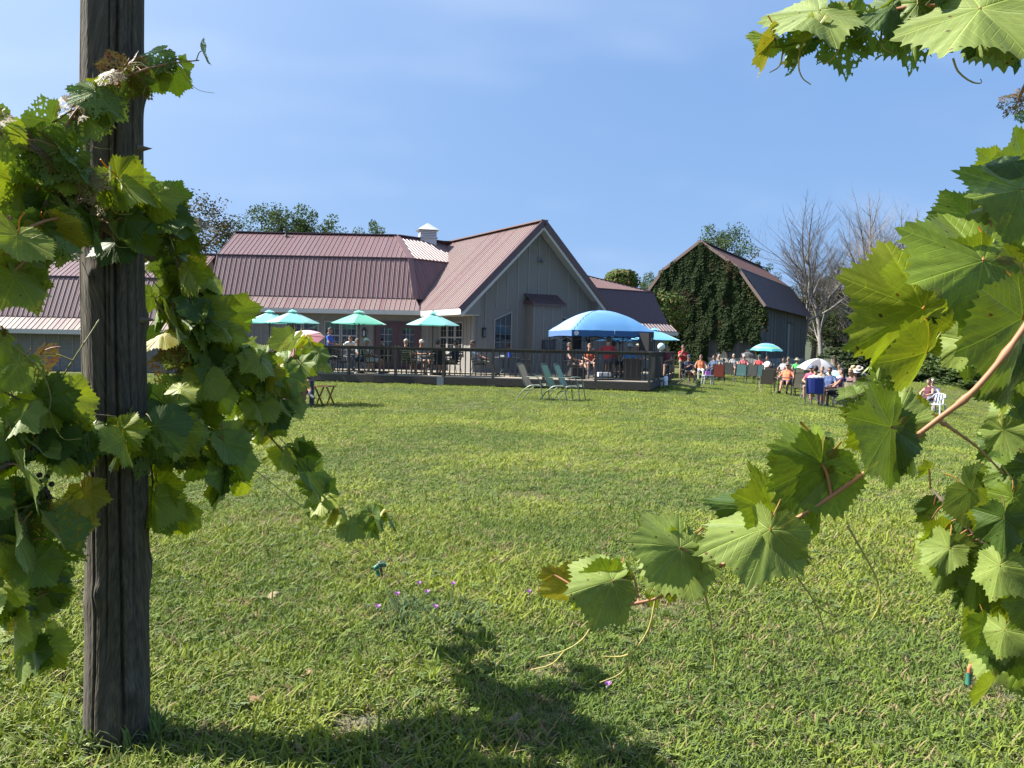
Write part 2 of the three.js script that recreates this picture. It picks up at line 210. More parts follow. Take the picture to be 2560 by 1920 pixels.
// main hall -----------------------------------------------------
const hall = thing('winery_hall', 'long taupe board and batten hall with gambrel metal roof and tall front gable', 'building', [0, 0, 0]);
{
  const roof = new THREE.Group(); roof.name = 'roof'; hall.add(roof);
  const x0 = -14.2, tb = Math.tan(22.5 * Math.PI / 180);
  const row = b => [V(x0, prof[b][1], -36 - prof[b][0]), V(B0.x - prof[b][0] * tb, prof[b][1], -36 - prof[b][0])];
  const [e, l, k, r] = [0, 1, 2, 3].map(row);
  slope([e[0], e[1], l[1], l[0]], DX, roof, tonesW, 0.229, 3); slope([l[0], l[1], k[1], k[0]], DX, roof, tones, 0.229, 4); slope([k[0], k[1], r[1], r[0]], DX, roof, tones, 0.229, 5);
  const d1 = V(Math.SQRT1_2, 0, -Math.SQRT1_2), ext = (p, s) => p.clone().addScaledVector(d1, s);
  slope([l[1], ext(l[1], 2.2), ext(k[1], 4.2), k[1]], d1, roof, [steel, steel2], 0.229, 6); slope([k[1], ext(k[1], 4.2), ext(r[1], 5.2), r[1]], d1, roof, [steel, steelW], 0.229, 7);
  // caps on ridge, breaks and hips
  const cap = (a, b, w, h, m = steel2) => part('ridge_cap', bar(a, b, w, h), m, roof), up = (p, h) => p.clone().setY(p.y + h);
  cap(up(r[0], 0.02), up(r[1], 0.02), 0.34, 0.05); cap(up(r[1], 0.02), up(ext(r[1], 5), 0.02), 0.34, 0.05); cap(k[0], k[1], 0.12, 0.05, steelD); cap(l[0], l[1], 0.08, 0.06); cap(k[1], ext(k[1], 4), 0.12, 0.05, steelD);
  cap(r[1], k[1], 0.3, 0.05); cap(k[1], l[1], 0.26, 0.06);
  // back slopes, end gable, body
  const D1 = V(Math.SQRT1_2, 0, Math.SQRT1_2), bk = r.map(p => V(p.x, p.y, p.z)), z9 = -46.4;
  part('rear_slope', polyGeo([[V(x0, 7.0, -40.3), V(0, 7.0, -42.5), V(2, 3.0, -49), V(x0, 3.0, z9)]]), steel2, roof);
  part('gable_end', polyGeo([[V(x0 + 0.3, 0, -36.6), V(x0 + 0.3, 3.4, -36.6), V(x0 + 0.3, 5.5, -37.8), V(x0 + 0.3, 6.95, -40.3), V(x0 + 0.3, 3.0, -46), V(x0 + 0.3, 0, -46)]]), siding, hall);
  part('rear_wall', box(18, 3.4, 0.15, -5.2, 1.7, -46), siding, hall);
  part('fascia', [box(B0.x - x0 + 0.05, 0.2, 0.03, (B0.x + x0) / 2, 2.93, -35.985), box(0.035, 0.2, 0.7, x0 - 0.01, 2.93, -36.36)], white, hall);
  part('soffit', box(B0.x - x0, 0.02, 0.6, (B0.x + x0) / 2, 2.84, -36.3), soffit, hall);
  const F = framed(V(0, 0.33, -36.6), DX, DZ);
  part('front_wall', F(-13.9, -3.4, -0.6, 2.6, -0.15, 0), siding, hall);
  battens(F, -13.7, -3.6, 0.405, 0, 2.5, hall, [[-10.6, -8.95], [-8.8, -7.2], [-6.5, -4.3]]);
  windowAt(F, -10.54, -9.78, 0.85, 2.18, 3, 4, hall, 1.5); windowAt(F, -9.74, -9.0, 0.85, 2.18, 3, 4, hall, 1.5); windowAt(F, -8.76, -8.0, 0.85, 2.18, 3, 4, hall, 1.5); windowAt(F, -7.97, -7.22, 0.85, 2.18, 3, 4, hall, 1.5);
  part('door_casing', [F(-6.46, -6.38, 0, 2.2, 0, 0.06), F(-4.36, -4.28, 0, 2.2, 0, 0.06), F(-6.38, -4.36, 2.1, 2.2, 0, 0.06)], doorM, hall);
  for (const s of [-6.37, -5.36]) {
    const dr = new THREE.Group(); dr.name = 'door'; hall.add(dr); part('leaf', [F(s, s + 0.24, 0.02, 2.09, 0, 0.03), F(s + 0.76, s + 1.0, 0.02, 2.09, 0, 0.03), F(s + 0.24, s + 0.76, 0.02, 0.3, 0, 0.03), F(s + 0.24, s + 0.76, 1.92, 2.09, 0, 0.03)], doorM, dr);
    const br = []; for (let i = 0; i < 3; i++) for (let j = 0; j < 5; j++) part('pane', F(s + 0.25 + i * 0.167, s + 0.41 + i * 0.167, 0.31 + j * 0.322, 0.625 + j * 0.322, 0.004, 0.012), glass, dr);
    for (let i = 1; i < 3; i++) br.push(F(s + 0.233 + i * 0.1667, s + 0.253 + i * 0.1667, 0.3, 1.92, 0.004, 0.026)); for (let j = 1; j < 5; j++) br.push(F(s + 0.24, s + 0.76, 0.3 + j * 0.324 - 0.01, 0.3 + j * 0.324 + 0.01, 0.006, 0.025));
    part('muntins', br, muntin, dr); part('handle', F(s < -6 ? s + 0.9 : s + 0.06, s < -6 ? s + 0.94 : s + 0.1, 0.95, 1.1, 0.03, 0.07), mat(0.3, 0.25, 0.15, 0.3, { metalness: 1 }), dr);
  }
  // ridge cupola
  const cu = new THREE.Group(); cu.name = 'cupola'; hall.add(cu); const cp = V(-4.6, 6.8, -41.7), wm = mat(0.5, 0.51, 0.53, 0.5), M = new THREE.Matrix4().makeRotationY(0.25).setPosition(cp);
  part('base', box(0.84, 0.5, 0.84, 0, 0, 0).applyMatrix4(M), wm, cu); part('trim', box(0.96, 0.05, 0.96, 0, 0.27, 0).applyMatrix4(M), wm, cu);
  for (let i = 0; i < 4; i++) part('louver', box(0.86, 0.05, 0.86, 0, 0.34 + i * 0.085, 0).applyMatrix4(M), wm, cu); part('core', box(0.76, 0.4, 0.76, 0, 0.48, 0).applyMatrix4(M), mat(0.35, 0.36, 0.38, 0.7), cu);
  part('cap', new THREE.ConeGeometry(0.78, 0.42, 4).rotateY(Math.PI / 4).translate(0, 0.88, 0).applyMatrix4(M), mat(0.55, 0.57, 0.6, 0.35, { metalness: 0.3 }), cu);
  part('vent_pipe', [cyl(0.04, 0.04, 0.3, -11.5, 7.0, -39.9), cyl(0.09, 0.05, 0.1, -11.5, 6.85, -39.85)], dark, hall);
  // tall front gable wing
  const dw = V(0.854, 0, -0.52), nw = V(0.52, 0, 0.854), lc = B0.clone().addScaledVector(nw, 3.98), w = 4, E = 3.03, A = 6.98;
  const pt = (s, o, y) => lc.clone().addScaledVector(dw, s).addScaledVector(nw, o).setY(y);
  const wr = new THREE.Group(); wr.name = 'gable_roof'; hall.add(wr);
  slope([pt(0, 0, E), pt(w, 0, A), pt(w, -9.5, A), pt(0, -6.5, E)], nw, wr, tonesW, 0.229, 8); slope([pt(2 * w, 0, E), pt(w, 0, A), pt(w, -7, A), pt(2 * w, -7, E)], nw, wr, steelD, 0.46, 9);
  part('ridge_cap', bar(pt(w, 0.05, A + 0.03), pt(w, -9.4, A + 0.03), 0.36, 0.05), steelW, wr);
  const rake = (a, b) => { const g = []; const q = (p, dy) => p.clone().setY(p.y + dy); g.push(polyGeo([[q(a, 0.05), q(b, 0.05), q(b, -0.24), q(a, -0.24)]])); return g; };
  part('rake_trim', [bar(pt(-0.05, 0.03, E - 0.07), pt(w, 0.03, A - 0.05), 0.05, 0.26), bar(pt(2 * w + 0.05, 0.03, E - 0.07), pt(w, 0.03, A - 0.05), 0.05, 0.26)], steelD, wr);
  part('rake_board', [bar(pt(0, -0.02, E - 0.3), pt(w, -0.02, A - 0.26), 0.05, 0.15), bar(pt(2 * w, -0.02, E - 0.3), pt(w, -0.02, A - 0.26), 0.05, 0.15)], white, wr);
  part('rake_soffit', polyGeo([[pt(0, -0.04, E - 0.28), pt(w, -0.04, A - 0.26), pt(w, -0.62, A - 0.26), pt(0, -0.62, E - 0.28)], [pt(2 * w, -0.04, E - 0.28), pt(w, -0.04, A - 0.26), pt(w, -0.62, A - 0.26), pt(2 * w, -0.62, E - 0.28)]]), soffit, wr);
  part('eave_return', polyGeo([[pt(0, -0.03, E - 0.28), pt(0.92, -0.03, E - 0.28), pt(0.92, -0.03, E - 0.28 + 0.9 * (A - E) / w)], [pt(2 * w, -0.03, E - 0.28), pt(2 * w - 0.92, -0.03, E - 0.28), pt(2 * w - 0.92, -0.03, E - 0.28 + 0.9 * (A - E) / w)]]), siding, wr);
  part('eave_cheek', polyGeo([0.9, 2 * w - 0.9].map(s => [pt(s, -0.62, E - 0.3), pt(s, -0.03, E - 0.3), pt(s, -0.03, E - 0.28 + 0.9 * (A - E) / w), pt(s, -0.62, E - 0.28 + 0.9 * (A - E) / w)])), siding, wr);
  const SF = framed(pt(0, 0, 0), dw, nw); part('side_fascia', SF(-0.03, 0, E - 0.27, E - 0.02, -4, 0), white, wr); part('side_soffit', SF(0.01, 0.9, E - 0.28, E - 0.26, -4, -0.02), soffit, wr);
  const G = framed(pt(0.9, -0.6, 0.33), dw, nw), sl = (A - E) / w, top = s => E - 0.33 + (s < 3.1 ? (s + 0.9) * sl : (7.1 - s) * sl) - 0.3;
  { const sh = new THREE.Shape([[0, -0.4], [6.2, -0.4], [6.2, top(6.2)], [3.1, top(3.1)], [0, top(0)]].map(p => new THREE.Vector2(...p))); const g = new THREE.ExtrudeGeometry(sh, { depth: 0.15, bevelEnabled: false }).translate(0, 0, -0.15).applyMatrix4(G.M); part('gable_wall', g, siding, hall); }
  const pents = [[1.0, 1.9, 2.3, 2.7], [4.3, 5.2, 2.7, 2.3]];
  battens(G, 0.05, 6.2, 0.535, 0, top, hall, [[1.02, 1.86], [2.6, 4.2], [4.35, 5.18]]);
  for (const s of [3.26]) part('batten', G(s - 0.032, s + 0.032, 3.5, top(s), 0, 0.022), batM, hall); for (const s of [2.73, 3.8]) part('batten', G(s - 0.032, s + 0.032, 3.5, top(s), 0, 0.022), batM, hall);
  for (const s of [1.12, 1.65, 4.87]) part('batten', G(s - 0.032, s + 0.032, 2.78, top(s), 0, 0.022), batM, hall);
  part('wall_joint', [G(0, 2.58, 2.995, 3.005, 0, 0.004), G(4.3, 6.2, 2.995, 3.005, 0, 0.004)], mat(0.2, 0.19, 0.17, 0.9), hall);
  for (const [a, b, ya, yb] of pents) {
    const wn = new THREE.Group(); wn.name = 'peaked_window'; hall.add(wn); const y0 = 0.95, lo = Math.min(ya, yb), yt = s => lerp(ya, yb, (s - a) / (b - a));
    const frameBars = [G(a, a + 0.05, y0, ya, 0, 0.05), G(b - 0.05, b, y0, yb, 0, 0.05), G(a + 0.05, b - 0.05, y0, y0 + 0.06, 0, 0.05), bar(G.at(a - 0.02, ya - 0.02, 0.025), G.at(b + 0.02, yb - 0.02, 0.025), 0.05, 0.06)]; part('frame', frameBars, trimM, wn);
    for (let i = 0; i < 3; i++) { const x0 = lerp(a + 0.05, b - 0.05, i / 3), x1 = lerp(a + 0.05, b - 0.05, (i + 1) / 3); const ys = [y0 + 0.06, 1.33, 1.68, 2.03]; for (let j = 0; j < 4; j++) { const q0 = ys[j] + 0.007, t0 = j < 3 ? ys[j + 1] - 0.007 : yt(x0) - 0.03, t1 = j < 3 ? t0 : yt(x1) - 0.03; part('pane', polyGeo([[G.at(x0 + 0.007, q0, 0.01), G.at(x1 - 0.007, q0, 0.01), G.at(x1 - 0.007, t1, 0.01), G.at(x0 + 0.007, t0, 0.01)]]), glass, wn); } }
    const br = []; for (let i = 1; i < 3; i++) { const x = lerp(a + 0.05, b - 0.05, i / 3); br.push(G(x - 0.008, x + 0.008, y0 + 0.06, yt(x) - 0.03, 0.004, 0.022)); } for (const y of [1.33, 1.68, 2.03]) br.push(G(a + 0.05, b - 0.05, y - 0.008, y + 0.008, 0.005, 0.021)); part('muntins', br, muntin, wn);
    part('backing', polyGeo([[G.at(a, y0, 0.004), G.at(b, y0, 0.004), G.at(b, yb - 0.03, 0.004), G.at(a, ya - 0.03, 0.004)]]), dark, wn);
  }
  { // chimney bump-out with shed roof
    const cb = new THREE.Group(); cb.name = 'chimney_box'; hall.add(cb); part('box_wall', G(2.62, 4.16, -0.02, 3.12, 0, 0.62), siding, cb); for (const s of [2.66, 3.15, 3.64, 4.12]) part('batten', G(s - 0.03, s + 0.03, 0, 3.1, 0.62, 0.64), batM, cb);
    const q = (s, y, o) => G.at(s, y, o); slope([q(2.5, 3.05, 0.78), q(4.28, 3.05, 0.78), q(4.28, 3.5, 0.0), q(2.5, 3.5, 0.0)], dw, cb, steelD, 0.23, 11); part('shed_edge', [G(2.48, 4.3, 2.97, 3.05, 0.74, 0.79), G(2.48, 2.52, 3.02, 3.2, 0, 0.78)], steelD, cb);
    part('vent_panel', [G(3.1, 3.78, 1.02, 1.47, 0.62, 0.7)], mat(0.03, 0.032, 0.035, 0.5), cb); part('vent_grille', [G(3.2, 3.68, 1.1, 1.4, 0.7, 0.715)], mat(0.06, 0.062, 0.065, 0.6), cb);
  }
  for (const s of [0.5, 6.0]) { const lt = new THREE.Group(); lt.name = 'wall_lamp'; hall.add(lt); part('housing', [G(s - 0.07, s + 0.07, 1.52, 1.9, 0, 0.1), G(s - 0.09, s + 0.09, 1.9, 1.93, 0, 0.13)], dark, lt); part('lens', G(s - 0.045, s + 0.045, 1.57, 1.83, 0.1, 0.106), mat(0.10, 0.105, 0.11, 0.3), lt); }
  { const fl = new THREE.Group(); fl.name = 'floodlight'; hall.add(fl); const c = s => G.at(3.3 + s, 5.0, 0.12); part('mount', G(3.24, 3.36, 4.95, 5.07, 0, 0.06), dark, fl); for (const s of [-0.09, 0.09]) { const g = new THREE.CylinderGeometry(0.07, 0.045, 0.16, 12).rotateX(1.2); part('lamp_head', g.translate(c(s).x, c(s).y - 0.02, c(s).z), mat(0.12, 0.12, 0.13, 0.4), fl); } }
  // wing side wall, lit by the sun
  const S = framed(pt(0.9, -0.6, 0.33), nw, dw.clone().negate()); // s runs toward the viewer, from 0 (front corner) to negative
  part('side_wall', S(-3.9, 0, -0.4, 2.45, -0.15, 0), siding, hall); battens(S, -3.5, 0, 0.405, 0, 2.44, hall, [[-3.2, -0.85]]); part('corner_board', [S(-0.1, 0.02, -0.3, 2.42, 0, 0.025), G(-0.02, 0.1, -0.3, 2.42, 0, 0.025)], batM, hall);
  windowAt(S, -3.15, -2.42, 0.8, 2.2, 2, 4, hall, 1.5); windowAt(S, -2.39, -1.66, 0.8, 2.2, 2, 4, hall, 1.5); windowAt(S, -1.63, -0.9, 0.8, 2.2, 2, 4, hall, 1.5);
  // right side wall of wing
  part('wing_right_wall', framed(pt(7.1, -0.6, 0.33), nw, dw)(-7, 0, -0.4, 2.45, -0.15, 0), siding, hall);
  part('wall_lantern', [F(-6.98, -6.8, 1.45, 1.5, 0, 0.16), F(-6.96, -6.93, 1.5, 1.75, 0.02, 0.05), F(-6.85, -6.82, 1.5, 1.75, 0.02, 0.05), F(-6.96, -6.93, 1.5, 1.75, 0.13, 0.16), F(-6.85, -6.82, 1.5, 1.75, 0.13, 0.16), F(-7.02, -6.76, 1.75, 1.79, 0, 0.2), F(-6.96, -6.82, 1.79, 1.86, 0.02, 0.16), F(-6.92, -6.86, 1.86, 1.93, 0.06, 0.12)], dark, hall);
  part('lantern_glass', F(-6.93, -6.85, 1.5, 1.75, 0.05, 0.13), mat(0.45, 0.5, 0.55, 0.15), hall);
}
// lower building on the left ---------------------------------------
{
  const L = thing('storage_building', 'lower taupe building with purple-brown metal roof behind the left vine post', 'building'), roof = new THREE.Group(); roof.name = 'roof'; L.add(roof);
  const p = [[0, 1.83], [0.8, 2.38], [1.8, 4.29], [4.3, 5.70]], x0 = -28, x1 = -14.6, q = (x, i) => V(x, p[i][1], -34.5 - p[i][0]);
  for (let i = 0; i < 3; i++) slope([q(x0, i), q(x1, i), q(x1, i + 1), q(x0, i + 1)], DX, roof, i ? tones : [steelW, mat(0.245, 0.18, 0.14, 0.5)], 0.229, 20 + i);
  part('ridge_cap', bar(q(x0, 3), q(x1, 3), 0.34, 0.05), steel2, roof); part('ridge_cap', bar(q(x0, 2), q(x1, 2), 0.12, 0.05), steelD, roof); part('ridge_cap', bar(q(x0, 1), q(x1, 1), 0.08, 0.06), steelW, roof);
  part('rear_slope', polyGeo([[V(x0, 5.70, -38.8), V(x1, 5.70, -38.8), V(x1, 1.8, -44), V(x0, 1.8, -44)]]), steel2, roof);
  part('fascia', [box(x1 - x0, 0.2, 0.03, (x0 + x1) / 2, 1.73, -34.485), box(0.03, 0.2, 0.6, x1, 1.73, -34.8)], white, L);
  const F = framed(V(0, 0, -35.0), DX, DZ); part('front_wall', F(x0 + 0.3, x1 - 0.3, -1.2, 1.66, -0.15, 0), siding, L); battens(F, x0 + 0.4, x1 - 0.3, 0.62, -1, 1.64, L);
  part('wall_joint', F(x0 + 0.3, x1 - 0.3, 0.62, 0.63, 0, 0.006), mat(0.2, 0.19, 0.17, 0.9), L);
  part('end_wall', polyGeo([[V(x1 - 0.3, -1, -35), V(x1 - 0.3, 2.2, -35), V(x1 - 0.3, 4.2, -36.3), V(x1 - 0.3, 5.6, -38.8), V(x1 - 0.3, 1.8, -43.6), V(x1 - 0.3, -1, -43.6)]]), siding, L);
}
// lower building to the right of the gable -------------------------
{
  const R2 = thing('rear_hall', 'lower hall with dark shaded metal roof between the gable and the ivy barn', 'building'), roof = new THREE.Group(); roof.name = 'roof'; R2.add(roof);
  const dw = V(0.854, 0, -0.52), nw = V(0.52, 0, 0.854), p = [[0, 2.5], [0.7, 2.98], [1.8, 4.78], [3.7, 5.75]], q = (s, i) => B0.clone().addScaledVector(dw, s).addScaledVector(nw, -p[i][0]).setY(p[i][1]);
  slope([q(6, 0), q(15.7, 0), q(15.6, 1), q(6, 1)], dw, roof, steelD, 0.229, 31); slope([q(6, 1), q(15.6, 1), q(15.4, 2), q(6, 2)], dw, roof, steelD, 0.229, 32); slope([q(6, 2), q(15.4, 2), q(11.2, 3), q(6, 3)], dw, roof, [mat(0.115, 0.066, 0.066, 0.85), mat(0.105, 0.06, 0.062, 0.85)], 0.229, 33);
  part('ridge_cap', bar(q(6, 3), q(11.2, 3), 0.3, 0.05), steel2, roof); part('ridge_cap', bar(q(11.2, 3), q(15.4, 2), 0.2, 0.05), steel2, roof); part('ridge_cap', bar(q(6, 2), q(15.4, 2), 0.1, 0.05), steelD, roof); part('ridge_cap', bar(q(6, 1), q(15.6, 1), 0.08, 0.05), steelD, roof);
  const bk = (s, y, b) => B0.clone().addScaledVector(dw, s).addScaledVector(nw, -b).setY(y);
  part('rear_slope', polyGeo([[q(6, 3), q(11.2, 3), bk(15.5, 2.5, 9), bk(6, 2.5, 9)], [q(11.2, 3), q(15.4, 2), bk(15.5, 2.5, 9)]]), steel2, roof);
  const F = framed(bk(0, 0.33, 0.5), dw, nw); part('front_wall', F(5, 15.2, -0.4, 2.05, -0.15, 0), siding, R2); battens(F, 7.4, 15.1, 0.405, 0, 2.04, R2, [[7.9, 8.6]]); part('fascia', framed(bk(0, 0, 0), dw, nw)(6, 15.75, 2.28, 2.47, 0, 0.03), white, R2);
  part('end_fascia', bar(q(15.75, 0).setY(2.38), bk(15.75, 2.38, 1.2), 0.03, 0.19), white, R2);
  part('end_wall', polyGeo([[bk(15.1, 0, 0.5), bk(15.1, 2.6, 0.5), bk(15.1, 4.6, 1.8), bk(15.1, 2.4, 8.6), bk(15.1, 0, 8.6)]]), siding, R2);
  part('entry_door', [F(7.85, 8.65, 0, 2.0, 0, 0.04)], mat(0.03, 0.035, 0.045, 0.3), R2);
  const vp = mat(0.75, 0.75, 0.76, 0.4); const P = (s, b) => { const x = bk(s, 5.05, b); return x; };
  for (const [s, h, hook] of [[9.75, 0.95, 0], [10.15, 0.75, 1], [10.55, 0.72, 1]]) { const a = P(s, 2.5), t = a.clone().setY(a.y + h); const pts = hook ? [a, a.clone().setY(a.y + h - 0.12), t.clone().addScaledVector(dw, 0.08), t.clone().addScaledVector(dw, 0.24).setY(a.y + h - 0.04), t.clone().addScaledVector(dw, 0.27).setY(a.y + h - 0.14)] : [a, t]; part('vent_pipe', tube(pts, 0.055, 0.055, 8), vp, R2); }
}
// ---------- old barn with ivy ----------
const BD = V(0.866, 0, 0.5), BN = V(-0.5, 0, 0.866), BC = V(15.3, 0, -65); // gable direction, gable normal, foot below apex
const bp = (s, o, y) => BC.clone().addScaledVector(BD, s).addScaledVector(BN, -o).setY(y);
const LEN = 21.5, bGround = 0.28;
const leafTri = (pos, col, p, s, n, R, c) => { // one bent leaf face pair at p
  const a = V(R() - 0.5, R() - 0.5, R() - 0.5).cross(n).normalize(), b = n.clone().cross(a), d = (u, v, h) => pos.push(p.x + a.x * u * s + b.x * v * s + n.x * h * s, p.y + a.y * u * s + b.y * v * s + n.y * h * s, p.z + a.z * u * s + b.z * v * s + n.z * h * s);
  d(0, -0.55, 0); d(0.45, 0, -0.16); d(0, 0.62, 0.02); d(0, -0.55, 0); d(0, 0.62, 0.02); d(-0.45, 0, -0.16); for (let i = 0; i < 6; i++) col.push(...c);
};
const leafGeo = (pos, col) => { const g = new THREE.BufferGeometry(); g.setAttribute('position', new THREE.Float32BufferAttribute(pos, 3)); g.setAttribute('color', new THREE.Float32BufferAttribute(col, 3)); g.computeVertexNormals(); return g; };
const foliageM = new THREE.MeshPhysicalMaterial({ vertexColors: true, roughness: 0.85, specularIntensity: 0.25, transmission: 0.3, thickness: 0, side: THREE.DoubleSide });
{
  const barn = thing('barn', 'old gambrel barn of weathered grey boards with rusty brown metal roof', 'barn');
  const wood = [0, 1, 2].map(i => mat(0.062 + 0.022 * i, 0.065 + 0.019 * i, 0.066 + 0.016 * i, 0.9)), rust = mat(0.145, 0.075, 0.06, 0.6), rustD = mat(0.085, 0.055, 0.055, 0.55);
  const rt = dataTex(256, (u, v) => { const s = 0.85 + 0.3 * tor(u, v, 12) + 0.2 * tor(u * 0.1, v, 60, 2); return [s, s * 0.95, s * 0.95]; }); rust.map = rustD.map = rt;
  // gambrel: apex, break, eave
  const pr = [[0, 10.4], [3.05, 8.2], [5.35, 5.05]];
  const roof = new THREE.Group(); roof.name = 'roof'; barn.add(roof);
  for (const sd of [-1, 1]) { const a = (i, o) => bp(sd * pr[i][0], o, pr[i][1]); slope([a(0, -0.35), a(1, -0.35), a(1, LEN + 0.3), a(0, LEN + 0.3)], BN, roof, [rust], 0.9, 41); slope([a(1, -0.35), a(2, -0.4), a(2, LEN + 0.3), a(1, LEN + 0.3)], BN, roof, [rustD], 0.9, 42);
    part('verge_board', [bar(a(0, -0.37), a(1, -0.37), 0.05, 0.22), bar(a(1, -0.37), a(2, -0.42), 0.05, 0.22)], mat(0.16, 0.11, 0.1, 0.8), roof); part('break_flashing', bar(a(1, -0.35), a(1, LEN + 0.3), 0.14, 0.05), mat(0.30, 0.28, 0.28, 0.5), roof); }
  part('ridge_cap', bar(bp(0, -0.35, 10.43), bp(0, LEN + 0.3, 10.43), 0.4, 0.06), rust, roof);
  part('gable_wall', polyGeo([[bp(-4.7, 0, bGround - 0.5), bp(4.7, 0, bGround - 0.5), bp(4.7, 0, 5.8), bp(2.9, 0, 8.1), bp(0, 0, 10.2), bp(-2.9, 0, 8.1), bp(-4.7, 0, 5.8)]]), wood[0], barn);
  part('rear_gable', polyGeo([[bp(-4.7, LEN, -0.5), bp(4.7, LEN, -0.5), bp(4.7, LEN, 5.8), bp(2.9, LEN, 8.1), bp(0, LEN, 10.2), bp(-2.9, LEN, 8.1), bp(-4.7, LEN, 5.8)]]), wood[0], barn);
  const R = rng(61), S = framed(bp(4.7, 0, 0), BN.clone().negate(), BD), G = framed(bp(0, 0, 0), BD, BN);
  part('side_sheathing', S(0, LEN, 0.8, 5.6, -0.1, 0), mat(0.035, 0.035, 0.036, 0.9), barn); part('far_side_wall', framed(bp(-4.7, 0, 0), BN.clone().negate(), BD)(0, LEN, -0.4, 5.6, -0.1, 0), wood[0], barn);
  for (let s = 0; s < LEN - 0.05; s += 0.29) { if (s > 11.9 && s < 13.9) continue; part('wall_board', S(s + 0.01, Math.min(LEN, s + 0.28), 0.95 - R() * 0.12, 5.55, 0, 0.02 + R() * 0.025), wood[Math.floor(R() * 3)], barn); }
  const dr = new THREE.Group(); dr.name = 'sliding_door'; barn.add(dr); for (let i = 0; i < 5; i++) part('door_board', S(11.95 + i * 0.39, 12.33 + i * 0.39, 0.95, 4.1, 0.03, 0.08), i < 2 ? mat(0.2, 0.205, 0.2, 0.9) : wood[1], dr); part('door_track', S(11.6, 15, 4.12, 4.24, 0.02, 0.1), wood[0], dr); part('upper_boards', S(11.9, 13.9, 4.3, 5.5, 0, 0.03), wood[1], barn);
  for (let s = -4.7; s < 4.65; s += 0.3) part('gable_board', G(s + 0.01, s + 0.29, 0.5, s > 1.2 ? 5.6 : 3.2, 0, 0.02 + R() * 0.02), wood[Math.floor(R() * 3)], barn);
  // field stone footing
  const st = [mat(0.26, 0.25, 0.235, 0.9), mat(0.33, 0.31, 0.28, 0.9), mat(0.2, 0.2, 0.2, 0.9)];
  for (const [F, a, b] of [[S, -0.1, LEN], [G, -4.7, 4.75]]) for (let y = 0; y < 3; y++) for (let s = a; s < b;) { const w = 0.3 + R() * 0.5; part('footing_stone', F(s + 0.01, Math.min(b, s + w), -0.2 + y * 0.38, 0.16 + y * 0.38 + R() * 0.02, -0.2, 0.05 + R() * 0.06), st[Math.floor(R() * 3)], barn); s += w + 0.02; }
  // ivy
  const pos = [], col = [], n0 = BN.clone(), W = y => y < 5.6 ? 4.85 : y < 8.1 ? lerp(4.8, 3.0, (y - 5.6) / 2.5) : lerp(3.0, 0.25, (y - 8.1) / 2.0);
  for (let i = 0; i < 30000; i++) {
    const y = bGround + R() * 9.9, s = (R() * 2 - 1) * (W(y) + 0.15), st1 = fbm(s * 0.9, y * 0.22, 3, 3), lim = s > 0.8 ? lerp(0.12, 0.62, smooth(5.8, 1.2, y)) + (s - 2.5) * 0.05 : -0.3 + smooth(2.4, 0.6, y) * 0.3;
    if (st1 + 0.42 < lim + (R() - 0.5) * 0.15) continue;
    const th = 0.16 + 0.55 * Math.max(0, fbm(s * 1.1 + 5, y * 0.42, 1, 3) + 0.12) + R() * 0.1, p = bp(s, -th, y + (R() - 0.5) * 0.1), k = R();
    const nn = n0.clone().add(V((R() - 0.5) * 1.3, 0.25 + (R() - 0.5) * 1.3, (R() - 0.5) * 1.3)).normalize(), red = fbm(s * 0.6 + 9, y * 0.4, 4, 2) > 0.22 && k > 0.4;
    leafTri(pos, col, p, 0.2 + R() * 0.13, nn, R, red ? [0.05, 0.036, 0.015] : [0.013 + 0.018 * k, 0.026 + 0.024 * k, 0.007 + 0.006 * k]);
  }
  for (let i = 0; i < 2500; i++) { // over the left eave and the right verge
    const t = R(), left = R() < 0.6, a = left ? bp(-lerp(3.05, 5.5, t), R() * 3, lerp(8.2, 5.0, t)) : bp(lerp(3.6, 5.4, t), R() * 0.4 - 0.3, lerp(7.2, 4.9 - R() * 1.6, t)), k = R(); a.x += (R() - 0.5) * 0.3; a.y += R() * 0.35 - (left ? 0 : 0.3);
    leafTri(pos, col, a, 0.22 + R() * 0.12, V(R() - 0.7, R() * 0.9, R() - 0.2).normalize(), R, k > 0.8 ? [0.08, 0.06, 0.02] : [0.03 + 0.03 * k, 0.055 + 0.035 * k, 0.014]);
  }
  tag(part('ivy', leafGeo(pos, col), foliageM, scene), 'dense dark ivy hanging over the barn gable wall', 'ivy');
  // small roof stub with ivy mound between the barn and the hall
  const t = thing('silo_stub', 'small pointed metal roof with ivy mound left of the barn', 'roof', [8.6, 0, -62]);
  const sl = mat(0.33, 0.2, 0.19, 0.5); for (let i = 0; i < 12; i++) { const a0 = i / 12 * 6.283, a1 = (i + 1) / 12 * 6.283, q = (a, r, y) => V(Math.cos(a) * r, y, Math.sin(a) * r); part('roof_panel', polyGeo([[q(a0, 2.2, 5.2), q(a1, 2.2, 5.2), q(a1, 0.1, 7.2), q(a0, 0.1, 7.2)], [q(a0, 2.25, 5.2), q(a0 + 0.05, 2.25, 5.22), q(a0, 0.1, 7.26)]]), sl, t); } part('wall', cyl(2.1, 2.1, 5.3, 0, 2.6, 0, 24), mat(0.25, 0.24, 0.23, 0.9), t);
